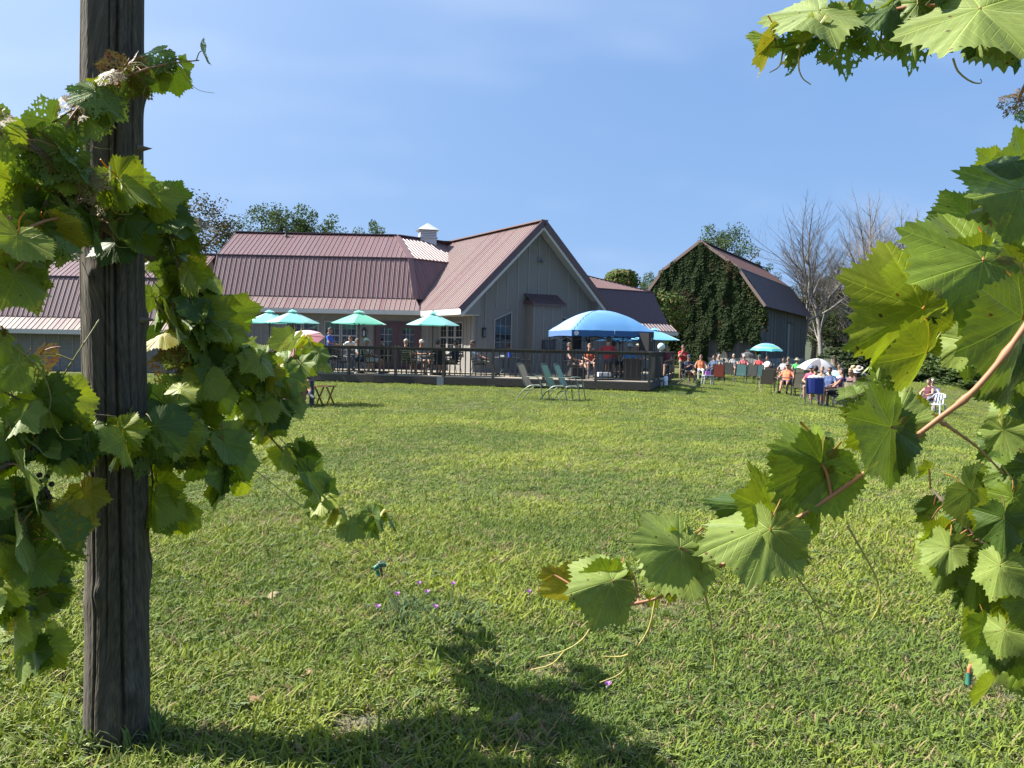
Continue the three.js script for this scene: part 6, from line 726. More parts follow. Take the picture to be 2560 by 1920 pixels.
const DATA = {"H":[[0.397,1.937,-1.25,0.391,1.883,-1.28,56.097337573834835,-1.2332608625614565,3,0.84],[0.397,1.936,-1.25,0.353,1.946,-1.25,59.28366564905822,4.1303295395283754,1,0.84],[0.455,1.97,-1.22,0.387,1.921,-1.19,-37.45581708657931,18.233502019234898,2,1.288],[0.444,1.936,-1.2,0.41,1.917,-1.22,34.98517852991518,1.7324056270761652,1,0.6],[0.454,1.941,-1.26,0.416,1.929,-1.28,20.657163961444134,40,0,0.7],[0.457,1.942,-1.24,0.419,1.876,-1.24,60,10,4,0.55],[0.495,1.95,-1.22,0.509,1.873,-1.24,-20,5,4,0.85],[0.506,1.961,-1.25,0.479,1.917,-1.25,25,10,4,0.8],[0.52,1.956,-1.23,0.542,1.915,-1.23,20,10,4,0.9],[0.557,1.97,-1.2,0.499,1.923,-1.18,-15.606270481518166,25,0,0.75],[0.573,1.975,-1.22,0.545,1.941,-1.22,51.91060276701302,-11.563464907291465,1,0.84],[0.584,1.966,-1.18,0.578,1.86,-1.18,-25,5,4,0.75],[0.602,1.959,-1.21,0.581,1.905,-1.23,-29.58885115320426,19.521132505769874,2,0.784],[0.585,1.991,-1.2,0.576,1.927,-1.2,-33.03331312467953,15.51980076407382,2,0.8960000000000001],[0.641,1.934,-1.12,0.576,1.856,-1.09,-34.287887196270866,24.367618647800413,2,1.4000000000000001],[0.6,1.973,-1.15,0.628,2.006,-1.15,29.40828949153674,30,0,1],[0.687,1.948,-1.15,0.696,1.859,-1.15,-52.17133952775623,9.000576694765726,2,1.12],[0.717,1.965,-1.18,0.74,1.87,-1.18,27.481436379271308,0,0,0.9],[0.696,1.935,-1.12,0.722,1.885,-1.12,-25.619236713797278,20,0,1.1],[0.689,1.963,-1.15,0.716,1.998,-1.15,-17.382696759929907,30,0,1],[0.751,1.833,-1.2,0.72,1.826,-1.2,20,10,5,0.8],[0.752,1.841,-1.2,0.76,1.857,-1.2,0,30,5,0.8],[0.762,1.815,-1.2,0.746,1.806,-1.2,-30,10,4,0.8],[0.729,1.692,-1.15,0.638,1.673,-1.13,-27.216505709697543,17.534478978839363,6,1.12],[0.733,1.738,-1.18,0.692,1.724,-1.18,-28.917139784722053,35,0,0.9],[0.717,1.672,-1.2,0.686,1.657,-1.22,-48.99419345464658,12.933771045502368,2,0.672],[0.65,1.583,-1.1,0.534,1.546,-1.07,-35.27741012652396,7.611377036721434,6,1.1760000000000002],[0.661,1.584,-1.12,0.634,1.504,-1.14,42.464693218170886,-7.978003266409212,1,0.72],[0.627,1.589,-1.22,0.579,1.54,-1.22,-33.12428009246425,6.799424661354049,2,1.0080000000000002],[0.612,1.52,-1.18,0.493,1.451,-1.16,36.130987607951404,-0.6396953905847198,1,1.02],[0.623,1.493,-1.22,0.569,1.436,-1.22,15.013212315815743,0,0,0.9],[0.578,1.455,-1.1,0.535,1.377,-1.1,42.1612724554777,-9.429438582680415,1,0.96],[0.567,1.455,-1.2,0.55,1.404,-1.2,-40.6987305582163,7.87686096296745,2,0.56],[0.676,1.48,-1.18,0.614,1.458,-1.18,54.941101792583545,-7.522406881396373,1,0.96],[0.726,1.513,-1.14,0.653,1.464,-1.14,-19.00134137070714,20,0,0.95],[0.647,1.471,-1.12,0.647,1.41,-1.12,-43.95852663483731,12.382033308077762,2,1.0080000000000002],[0.677,1.502,-1.05,0.645,1.383,-1.05,37.42997300041949,8.360613478298571,6,1.064],[0.709,1.434,-1.1,0.654,1.384,-1.1,31.37043999570008,5,0,0.8],[0.789,1.56,-1.25,0.743,1.597,-1.25,0,20,4,0.9],[0.829,1.627,-1.3,0.774,1.586,-1.3,20,20,4,0.8],[0.794,1.663,-1.28,0.768,1.623,-1.28,-20,10,5,0.8],[0.708,1.566,-1.1,0.687,1.542,-1.1,42.57305780259731,1.2597970014691526,3,0.84],[0.494,1.356,-1.02,0.443,1.298,-1.0,40.61417071455034,5.751862237368428,6,1.4560000000000002],[0.513,1.352,-1.06,0.445,1.376,-1.06,34.703263475582965,-7.345072692057619,1,0.96],[0.517,1.354,-1.06,0.535,1.41,-1.06,-38.689060846594145,9.978934669494054,2,0.9520000000000001],[0.5,1.354,-1.03,0.519,1.288,-1.03,-17.827802137906673,0,0,0.7],[0.569,1.404,-1.2,0.528,1.374,-1.2,0,10,4,0.9],[0.527,1.388,-1.2,0.493,1.379,-1.2,20,30,4,0.9],[0.59,1.369,-1.15,0.615,1.382,-1.15,40.53348246691397,2.8693399819222876,1,1.08],[0.539,1.315,-1.05,0.545,1.28,-1.05,30.028424348351468,-12.841633211666023,1,0.6],[0.469,1.323,-1.2,0.413,1.322,-1.2,-23.491203989169556,40,0,0.5],[0.422,1.301,-1.06,0.348,1.327,-1.04,38.013572863245116,4.9287272502753865,6,1.0080000000000002],[0.424,1.299,-1.07,0.381,1.227,-1.07,-35.105436767161535,6.03021987055582,6,1.064],[0.422,1.3,-1.06,0.43,1.193,-1.08,38.07648854063648,17.106199224771444,6,0.56],[0.442,1.301,-1.1,0.428,1.339,-1.1,-25.58758198640629,19.895249455040414,2,0.784],[0.362,1.209,-1.08,0.254,1.179,-1.06,-45.20526037938307,29.524514060616994,2,0.8400000000000001],[0.355,1.209,-1.06,0.351,1.133,-1.07,-38.11083485534751,15.387292880503704,2,0.9520000000000001],[0.369,1.225,-1.1,0.343,1.299,-1.1,39.574576455021514,4.68553026132113,1,0.8999999999999999],[0.374,1.22,-1.14,0.279,1.236,-1.14,33.590890807866806,30,0,0.5],[0.391,1.229,-1.16,0.403,1.267,-1.16,-48.70125747987575,5.594373070054874,2,1.12],[0.242,1.172,-1.1,0.166,1.187,-1.08,-33.19823462776394,29.020773254980824,2,1.0080000000000002],[0.245,1.166,-1.12,0.198,1.097,-1.12,-45.63499082034012,5.999412644972334,2,1.12],[0.245,1.161,-1.13,0.241,1.074,-1.15,34.09320693317174,-7.152222989022241,1,0.6],[0.153,1.111,-1.14,0.083,1.099,-1.12,-38.59110219793812,19.00788487378277,2,1.1760000000000002],[0.154,1.103,-1.16,0.097,1.052,-1.16,37.30415201230045,-5.514439674927708,1,0.72],[0.17,1.102,-1.17,0.151,1.132,-1.17,-25.086796359700145,30,0,0.5],[0.154,1.099,-1.17,0.172,1.05,-1.17,38.030655349175774,-11.904686879894692,1,0.72],[0.188,1.111,-1.18,0.179,1.13,-1.18,59.66475612351193,-9.136234895547634,1,0.84],[0.098,1.08,-1.2,0.045,1.065,-1.2,48.24112772773577,-5.5073714974196175,3,1.02],[0.071,1.101,-1.2,0.043,1.095,-1.2,49.34629884291029,-2.92292551984492,3,0.72],[0.214,1.096,-1.14,0.223,1.069,-1.14,52.3041971538222,-12.636420128319747,1,0.84],[0.967,1.583,-1.518,0.995,1.512,-1.518,-23.986204820521557,16.455322288953216,0,0.95],[0.961,1.415,-1.503,0.948,1.32,-1.503,46.00493759841336,-8.27756708658166,1,1.14],[0.941,1.439,-1.446,0.855,1.367,-1.446,29.625519593040273,-1.599599620391107,0,0.95],[0.884,1.439,-1.38,0.9,1.382,-1.38,-35.57061215045873,3.3039058050551535,6,1.064],[0.84,1.783,-1.392,0.82,1.722,-1.392,52.350515532338164,-3.183906058597623,1,1.14],[0.747,1.561,-1.317,0.681,1.486,-1.317,31.092867404856413,-9.951541043336956,1,1.14],[0.736,1.674,-1.283,0.693,1.616,-1.283,32.97172616917768,-2.525185373256854,6,1.064],[0.852,1.79,-1.345,0.802,1.721,-1.345,40.729476593873414,-4.665108122807577,6,1.064],[0.925,1.704,-1.467,0.922,1.621,-1.467,7.272384701221057,-4.46431147962429,4,0.95],[0.875,1.475,-1.318,0.856,1.403,-1.318,26.897841628736522,-3.967940605786464,0,0.95],[0.992,1.643,-1.599,0.931,1.569,-1.599,50.67052015099999,4.065356646811267,1,1.14],[0.832,1.683,-1.267,0.812,1.602,-1.267,39.89308538893785,13.456282434692916,4,0.95],[0.83,1.709,-1.411,0.814,1.644,-1.411,49.465933326306725,2.173857675748362,1,1.14],[0.68,1.562,-1.309,0.698,1.475,-1.309,29.611515568717202,10.693548616720228,6,1.064],[0.913,1.64,-1.374,0.914,1.569,-1.374,-12.022056535415562,10.745451481792859,0,0.95],[0.858,1.723,-1.407,0.856,1.634,-1.407,0.10019814230002311,10.170299749720677,4,0.95],[0.878,1.62,-1.566,0.81,1.563,-1.566,31.600470804899444,3.1500676903870595,0,0.95],[0.849,1.69,-1.415,0.842,1.627,-1.415,-23.926997358161415,14.49030047775937,0,0.95],[0.985,1.455,-1.537,1.021,1.379,-1.537,-16.107570263892754,24.693529501349417,0,0.95],[0.918,1.421,-1.439,0.879,1.356,-1.439,31.313801680369505,9.913075409507531,6,1.064],[0.915,1.647,-1.396,0.893,1.55,-1.396,36.57080987822421,-1.7182639106710544,6,1.064],[0.981,1.807,-1.553,0.992,1.717,-1.553,44.352378330059224,-4.018093215124306,1,1.14],[0.709,1.554,-1.294,0.679,1.488,-1.294,37.56674949297154,7.372729595982566,6,1.064],[1.018,1.63,-1.565,1.027,1.539,-1.565,31.37363583343103,13.671929934000548,6,1.064],[0.824,1.573,-1.273,0.76,1.496,-1.273,32.05257938786617,-10.399614830731627,1,1.14]],"H2":[[1.002,1.16,-1.7,1.082,1.095,-1.7,-28.412187929780146,24.793762650884236,2,1.0080000000000002],[0.973,1.055,-1.75,0.917,1.028,-1.75,49.90804216463107,-14.488933185778322,1,0.96],[0.962,1.031,-1.7,0.898,0.993,-1.7,-31.32204242885049,29.46714976219546,2,0.8960000000000001],[0.96,1.026,-1.7,0.942,0.922,-1.7,-23.04996566356905,22.531203755492548,2,0.8960000000000001],[0.98,1.005,-1.72,1.025,0.933,-1.72,31.46678770856001,1.8412527624303827,1,0.96],[1.014,0.981,-1.68,1.003,0.899,-1.68,-33.1671119158581,13.960036440950894,6,1.0080000000000002],[1.025,0.971,-1.68,1.055,0.874,-1.68,-31.600906146187008,-1.903604545718276,6,0.784],[0.993,0.923,-1.7,0.984,0.886,-1.7,29.115478384196436,5,0,0.6],[1.064,1.09,-1.72,1.129,1.112,-1.72,43.13911202916428,-11.338283030597578,1,0.96],[1.024,1.104,-1.75,0.995,1.05,-1.75,-21.72127503126034,10,0,0.8],[1.051,1.059,-1.74,1.096,1.002,-1.74,-48.16460320340963,20.560126158062147,2,0.8960000000000001],[0.962,1.19,-1.8,0.936,1.168,-1.8,31.306886573622613,-12.835705628959582,1,0.96],[0.977,1.103,-1.8,0.941,1.059,-1.8,29.910521368980994,10,0,0.8],[0.973,1.071,-1.8,0.95,1.092,-1.8,38.396112633696475,-3.5779333747542346,1,0.96],[1.038,0.87,-1.62,0.981,0.824,-1.62,-49.44937781788313,14.963262803565174,2,0.8960000000000001],[1.033,0.865,-1.62,1.023,0.775,-1.62,-29.800622100879178,5,0,1.0],[1.057,0.87,-1.62,1.077,0.766,-1.62,-37.966886081042716,8.805005470344474,6,1.0080000000000002],[1.05,0.961,-1.6,1.044,0.887,-1.6,44.687392865136914,3.7707602465383303,1,1.08],[1.065,0.996,-1.65,1.098,0.931,-1.65,33.29589680667985,10,0,0.9],[0.671,1.359,-1.3,0.698,1.367,-1.3,34.146971113375486,-9.105515159501254,1,0.84],[1.368,0.925,-2.065,1.386,0.836,-2.065,33.208450815375286,26.892999866616677,0,0.9],[1.031,1.046,-1.531,1.009,0.978,-1.531,-24.73506554019658,4.871734222492288,0,0.9],[1.244,1.314,-1.939,1.216,1.231,-1.939,-36.449741027735406,11.35475643586515,2,1.0080000000000002],[1.199,0.943,-1.87,1.163,0.865,-1.87,25.33991410957321,-9.929005511898614,0,0.9],[1.285,1.242,-2.023,1.316,1.167,-2.023,-16.85558658024588,28.459119558003337,4,0.9],[1.4,0.991,-2.081,1.365,0.903,-2.081,-48.986574484103436,10.860507835355143,2,1.0080000000000002],[1.018,1.221,-1.587,0.99,1.154,-1.587,-34.7888229299459,2.0543640307784994,4,0.9],[1.014,1.123,-1.54,1.022,1.056,-1.54,29.25341161927615,3.9447832414833357,6,1.0080000000000002],[0.988,1.175,-1.534,0.996,1.108,-1.534,-31.587259051955787,10.065316079980862,6,1.0080000000000002],[1.129,1.175,-1.751,1.127,1.096,-1.751,-50.44269931914832,21.698830395181886,2,1.0080000000000002],[1.014,1.3,-1.618,1.038,1.238,-1.618,-50.26465176119248,8.119790648383466,2,1.0080000000000002],[1.265,1.17,-1.965,1.26,1.081,-1.965,47.81922775212705,-10.228298099361046,1,1.08],[1.032,1.371,-1.555,1.054,1.312,-1.555,24.60935860325404,14.43310152370497,0,0.9],[1.1,0.93,-1.687,1.096,0.853,-1.687,17.15147700853103,-2.900888979800458,0,0.9],[1.186,1.005,-1.79,1.164,0.925,-1.79,17.610305576653573,-6.761670712620287,4,0.9],[1.213,1.158,-1.856,1.185,1.078,-1.856,-37.078923382730565,18.552521117964137,2,1.0080000000000002],[1.274,0.808,-1.981,1.278,0.718,-1.981,22.85854707339325,-1.5315755700599527,6,1.0080000000000002],[1.138,1.313,-1.748,1.16,1.243,-1.748,28.622251122356502,4.919905110968749,0,0.9],[1.4,1.188,-2.1,1.388,1.093,-2.1,-46.30735927456449,7.901944347429483,2,1.0080000000000002],[1.128,1.053,-1.664,1.109,0.978,-1.664,31.411923648640645,26.07441876724552,0,0.9],[1.228,0.837,-1.876,1.256,0.764,-1.876,-15.970208700776478,3.5391504109264282,0,0.9],[1.176,1.11,-1.802,1.173,1.028,-1.802,41.27608031503072,1.7163439445225634,1,1.08],[1.142,1.052,-1.718,1.155,0.978,-1.718,-44.305936574951176,28.263500186383233,2,1.0080000000000002],[1.346,0.777,-2.074,1.357,0.685,-2.074,30.920829979441752,-2.854024296802038,0,0.9],[1.091,1.011,-1.664,1.073,0.936,-1.664,24.182806458797756,14.115311929890389,6,1.0080000000000002],[1.292,1.178,-1.943,1.297,1.091,-1.943,31.090063695809363,4.0018060571948375,0,0.9],[1.071,0.913,-1.6,1.048,0.848,-1.6,34.224946774777194,-9.719473828235747,0,0.95],[0.992,1.144,-1.598,0.95,1.078,-1.598,40.86655352655602,-14.272988201286376,1,1.14],[1.197,1.104,-1.797,1.17,1.005,-1.797,35.4380938697052,-0.8476777144020229,6,1.064],[1.118,0.979,-1.855,1.067,0.889,-1.855,31.898443646058162,-14.257955844228627,1,1.14],[1.052,1.186,-1.674,1.084,1.106,-1.674,-39.76147971205731,-4.092578349480999,6,1.064],[1.233,0.686,-1.848,1.254,0.625,-1.848,-26.322276412594828,17.02480172016609,2,1.064],[1.168,0.993,-1.857,1.139,0.917,-1.857,15.008792642800163,20.079174463422312,0,0.95],[1.056,1.229,-1.578,1.073,1.153,-1.578,21.010931564834248,23.68146013609666,0,0.95],[1.139,1.012,-1.876,1.158,0.917,-1.876,-24.96182542604237,28.04284487453193,2,1.064],[1.113,1.262,-1.774,1.1,1.184,-1.774,-43.30224566186067,16.54744943599188,2,1.064],[1.006,0.898,-1.569,0.991,0.834,-1.569,-47.25194245099874,21.3340438453557,2,1.064],[1.148,1.043,-1.689,1.118,0.984,-1.689,-22.50731812878442,0.26303981144840805,0,0.95],[1.177,0.763,-1.839,1.119,0.673,-1.839,-41.43027557382365,27.008570743661387,2,1.064],[0.959,1.138,-1.512,0.959,1.059,-1.512,-18.958738557388322,11.389694992249115,0,0.95],[1.163,0.848,-1.881,1.171,0.744,-1.881,33.30710476877503,1.3685178997423435,1,1.14],[1.063,1.114,-1.647,1.091,1.027,-1.647,28.439720308060615,14.036931934328404,0,0.95],[1.15,1.114,-1.723,1.17,1.054,-1.723,-20.359281465953853,18.54767513028664,0,0.95],[1.066,0.93,-1.677,1.074,0.851,-1.677,-23.114030670446184,23.66527893191593,0,0.95],[1.021,0.763,-1.624,0.98,0.695,-1.624,52.55994812450588,-8.67870212525993,1,1.14],[0.973,1.038,-1.542,0.957,0.962,-1.542,-51.23319032317826,5.543562262098068,2,1.064],[1.163,1.039,-1.759,1.184,0.979,-1.759,-39.3002516765002,26.21994811024598,2,1.064],[1.202,0.783,-1.771,1.156,0.69,-1.771,-41.113387371855964,10.377005796571629,6,1.064],[1.042,0.971,-1.543,1.061,0.893,-1.543,29.262053331669023,0.518827019437059,6,1.064],[1.003,1.045,-1.595,1.017,0.982,-1.595,-29.329357415285344,6.191652298659939,0,0.95],[1.0,0.89,-1.627,0.98,0.824,-1.627,32.398885199394236,0.3008668728082817,6,1.064],[1.047,1.266,-1.674,1.043,1.199,-1.674,-17.64837005718488,14.705054775610801,0,0.95]],"C":{"Rtop":[[1.3,2.05,-1.25],[1.15,1.98,-1.2],[0.78,1.898,-1.15],[0.716,1.923,-1.15],[0.666,1.943,-1.16],[0.631,1.955,-1.17],[0.6,1.963,-1.18],[0.564,1.966,-1.2],[0.517,1.957,-1.22],[0.468,1.946,-1.23],[0.42,1.928,-1.25],[0.396,1.928,-1.26]],"Rlow":[[1.3,1.85,-1.2],[1.0,1.78,-1.08],[0.693,1.605,-1.0],[0.663,1.517,-1.0],[0.601,1.408,-1.02],[0.564,1.365,-1.04],[0.536,1.337,-1.05],[0.436,1.257,-1.06],[0.366,1.2,-1.08],[0.295,1.144,-1.1],[0.271,1.125,-1.11],[0.218,1.09,-1.13],[0.178,1.076,-1.14],[0.127,1.06,-1.16]],"Rmid":[[1.3,1.5,-1.25],[0.81,1.499,-1.2],[0.786,1.563,-1.22],[0.758,1.573,-1.22],[0.727,1.589,-1.2],[0.662,1.586,-1.12]],"Rside":[[0.564,1.365,-1.04],[0.616,1.349,-1.1],[0.743,1.306,-1.25],[0.913,1.235,-1.45]],"Rback":[[0.967,1.147,-1.8],[0.987,1.112,-1.76],[1.035,1.048,-1.72],[1.076,1.01,-1.7],[1.101,0.978,-1.66],[1.119,0.933,-1.6],[1.32,0.85,-1.35]],"Rdown":[[1.119,0.933,-1.6],[1.155,1.148,-1.7],[1.21,1.292,-1.8],[1.08,1.5,-1.6],[1.3,1.95,-1.3]]},"T":[[[0.13,1.043,-1.16],[0.114,1.016,-1.16],[0.088,0.998,-1.16],[0.048,0.982,-1.17]],[[0.088,0.998,-1.16],[0.069,0.977,-1.16],[0.037,0.963,-1.17]],[[0.215,1.088,-1.13],[0.204,1.046,-1.12],[0.184,1.013,-1.12],[0.167,0.982,-1.12],[0.136,0.967,-1.12]],[[0.184,1.013,-1.12],[0.167,1.002,-1.13],[0.14,0.998,-1.14]],[[0.273,1.125,-1.1],[0.287,1.079,-1.1],[0.297,1.014,-1.1],[0.315,0.994,-1.1],[0.324,1.012,-1.1]],[[0.297,1.014,-1.1],[0.295,0.995,-1.1]],[[0.371,1.197,-1.08],[0.395,1.149,-1.08],[0.43,1.099,-1.08],[0.444,1.058,-1.08],[0.463,1.017,-1.08]],[[0.43,1.099,-1.08],[0.445,1.09,-1.08],[0.459,1.089,-1.07]],[[0.446,1.224,-1.03],[0.477,1.179,-1.04],[0.494,1.147,-1.04],[0.498,1.116,-1.04],[0.484,1.087,-1.04]],[[0.546,1.939,-1.21],[0.543,1.91,-1.2],[0.558,1.901,-1.2],[0.569,1.914,-1.21]],[[0.437,1.933,-1.24],[0.43,1.888,-1.23],[0.437,1.871,-1.23],[0.45,1.862,-1.23]],[[0.612,1.869,-1.13],[0.62,1.851,-1.13],[0.642,1.836,-1.13],[0.654,1.836,-1.13],[0.652,1.841,-1.13]],[[0.494,1.947,-1.22],[0.484,1.906,-1.22],[0.472,1.895,-1.23],[0.456,1.905,-1.23]],[[0.412,1.92,-1.25],[0.407,1.896,-1.25],[0.392,1.886,-1.25]],[[0.972,1.238,-1.55],[0.997,1.201,-1.55],[1.01,1.143,-1.56],[0.979,1.124,-1.56]]],"L":{"cord":[[-1.761,1.825,-2.2],[-1.642,1.856,-2.4],[-1.535,1.871,-2.5],[-1.449,1.878,-2.58],[-1.355,1.811,-2.66],[-1.347,1.75,-2.95]],"c0":[[-1.535,1.871,-2.5],[-1.461,1.987,-2.5],[-1.413,2.137,-2.52],[-1.356,2.227,-2.55],[-1.247,2.314,-2.6],[-1.178,2.381,-2.7],[-1.096,2.412,-2.75]],"c1":[[-1.597,2.084,-2.3],[-1.496,2.047,-2.35],[-1.43,2.007,-2.4],[-1.403,1.945,-2.5],[-1.339,1.923,-2.6],[-1.358,2.013,-2.9],[-1.335,1.93,-3.0],[-1.307,1.84,-3.1]],"c2":[[-1.507,1.664,-2.2],[-1.467,1.729,-2.3],[-1.402,1.792,-2.35],[-1.362,1.823,-2.45],[-1.309,1.833,-2.6]],"c3":[[-1.533,1.587,-2.2],[-1.449,1.618,-2.25],[-1.414,1.677,-2.3],[-1.362,1.725,-2.35]],"c4":[[-1.422,1.894,-3.0],[-1.38,1.748,-3.1],[-1.31,1.608,-3.15],[-1.236,1.463,-3.2],[-1.139,1.35,-3.3],[-1.013,1.33,-3.4],[-0.93,1.39,-3.5],[-0.926,1.484,-3.6]],"c5":[[-1.381,1.989,-2.95],[-1.317,1.844,-3.0],[-1.268,1.657,-3.05],[-1.216,1.48,-3.1],[-1.18,1.334,-3.15],[-1.104,1.183,-3.2],[-1.001,1.079,-3.3]],"c6":[[-1.482,1.104,-2.55],[-1.383,1.125,-2.65],[-1.325,1.167,-2.9],[-1.212,1.249,-3.0],[-1.106,1.355,-3.1],[-0.992,1.393,-3.2]],"c7":[[-1.514,1.016,-2.2],[-1.473,1.08,-2.3],[-1.453,1.117,-2.45],[-1.403,1.146,-2.6],[-1.353,1.069,-2.85],[-1.261,1.006,-2.95],[-1.123,1.073,-3.0]],"c8":[[-1.555,1.106,-2.3],[-1.479,1.208,-2.4],[-1.408,1.321,-2.45],[-1.35,1.409,-2.45],[-1.311,1.512,-2.5]],"c9":[[-1.525,1.311,-2.3],[-1.479,1.251,-2.4],[-1.393,1.216,-2.5],[-1.321,1.192,-2.62]],"c10":[[-1.531,0.832,-2.3],[-1.482,0.85,-2.4],[-1.44,0.898,-2.45],[-1.408,0.954,-2.55]],"c11":[[-1.559,0.748,-2.3],[-1.509,0.663,-2.35],[-1.499,0.546,-2.4],[-1.471,0.473,-2.4]],"c12":[[-1.343,1.063,-2.9],[-1.326,0.926,-2.9],[-1.334,0.804,-2.9],[-1.309,0.735,-2.9]],"c13":[[-1.104,1.183,-3.2],[-1.052,1.048,-3.4],[-0.985,0.877,-3.6],[-0.901,0.709,-3.7],[-0.754,0.59,-3.85],[-0.586,0.583,-3.95]],"c14":[[-1.194,1.161,-3.0],[-1.176,1.054,-3.0],[-1.123,0.959,-3.05],[-1.087,0.887,-3.05]],"c15":[[-1.37,1.616,-3.0],[-1.304,1.478,-3.05],[-1.252,1.334,-3.1],[-1.268,1.155,-3.05],[-1.282,1.052,-3.0]],"c16":[[-1.286,1.621,-3.05],[-1.216,1.535,-3.1],[-1.142,1.427,-3.2],[-1.045,1.334,-3.25],[-1.002,1.236,-3.3],[-1.041,1.137,-3.3]],"cA":[[-1.447,1.973,-2.5],[-1.388,1.947,-2.58],[-1.318,1.942,-2.62],[-1.236,1.917,-2.64],[-1.218,1.869,-2.72]],"cB":[[-1.467,1.204,-2.45],[-1.406,1.151,-2.55],[-1.311,1.124,-2.6],[-1.228,1.132,-2.62],[-1.192,1.15,-2.75]],"cD":[[-1.543,1.511,-2.25],[-1.47,1.434,-2.3],[-1.42,1.366,-2.35],[-1.408,1.266,-2.4],[-1.437,1.166,-2.4]],"cE":[[-1.556,0.969,-2.3],[-1.493,0.932,-2.35],[-1.452,0.82,-2.35],[-1.481,0.707,-2.35],[-1.47,0.59,-2.4]]}};
const caneR = mat(0.25, 0.115, 0.05, 0.6), caneG = mat(0.17, 0.165, 0.045, 0.6), caneD = mat(0.10, 0.075, 0.055, 0.9), tendM = mat(0.30, 0.26, 0.05, 0.6, { transmission: 0.2 });
function heroVine(name, label, list, canes, tendrils) {
  const v = thing(name, label, 'vine'), cs = canes.map(([k, r0, r1, m]) => [DATA.C[k].map(p => V(...p)), part('cane', tube(DATA.C[k], r0, r1, 8, 110, 0.075), m, v)]);
  const nodes = cs.map(([P, o]) => { const c = new THREE.CatmullRomCurve3(P), q = []; for (let i = 0; i < 40; i++) q.push(c.getPoint(i / 39)); return q; });
  list.forEach((a, i) => { const J = V(a[0], a[1], a[2]), T = V(a[3], a[4], a[5]), yw = a[6] * Math.PI / 180, pt = a[7] * Math.PI / 180, n = V(Math.sin(yw) * Math.cos(pt), Math.sin(pt), Math.cos(yw) * Math.cos(pt)); let best = 0, bd = 9, bp = null; nodes.forEach((q, k) => q.forEach(p => { const d = p.distanceTo(J); if (d < bd) { bd = d; best = k; bp = p; } })); leafAt(cs[best][1], J, T, n, a[8], a[9], i * 5 + 3); if (bd > 0.012 && bd < 0.09) part('petiole', tube([bp, bp.clone().lerp(J, 0.5).add(V(0, 0.008, 0)), J], 0.0022, 0.0016, 6), caneR, cs[best][1]); });
  if (list === DATA.H) part('trunk', tube([[1.36, -0.05, -1.3], [1.3, 0.5, -1.27], [1.34, 1.1, -1.24], [1.29, 1.6, -1.25], [1.31, 2.15, -1.25]], 0.032, 0.018, 10, 60, 0.21), caneD, v);
  for (const t of tendrils) part('tendril', tube(t, 0.0016, 0.0008, 5), tendM, v); return v;
}
heroVine('grapevine', 'large near grapevine shoots hanging into the right side of the view', DATA.H, [['Rtop', 0.0042, 0.0016, caneR], ['Rlow', 0.005, 0.0018, caneR], ['Rmid', 0.004, 0.002, caneR], ['Rside', 0.0028, 0.0016, caneR]], DATA.T.slice(0, -1));
heroVine('grapevine', 'grapevine farther back along the right picture edge', DATA.H2, [['Rback', 0.003, 0.005, caneD], ['Rdown', 0.006, 0.005, caneD]], DATA.T.slice(-1));
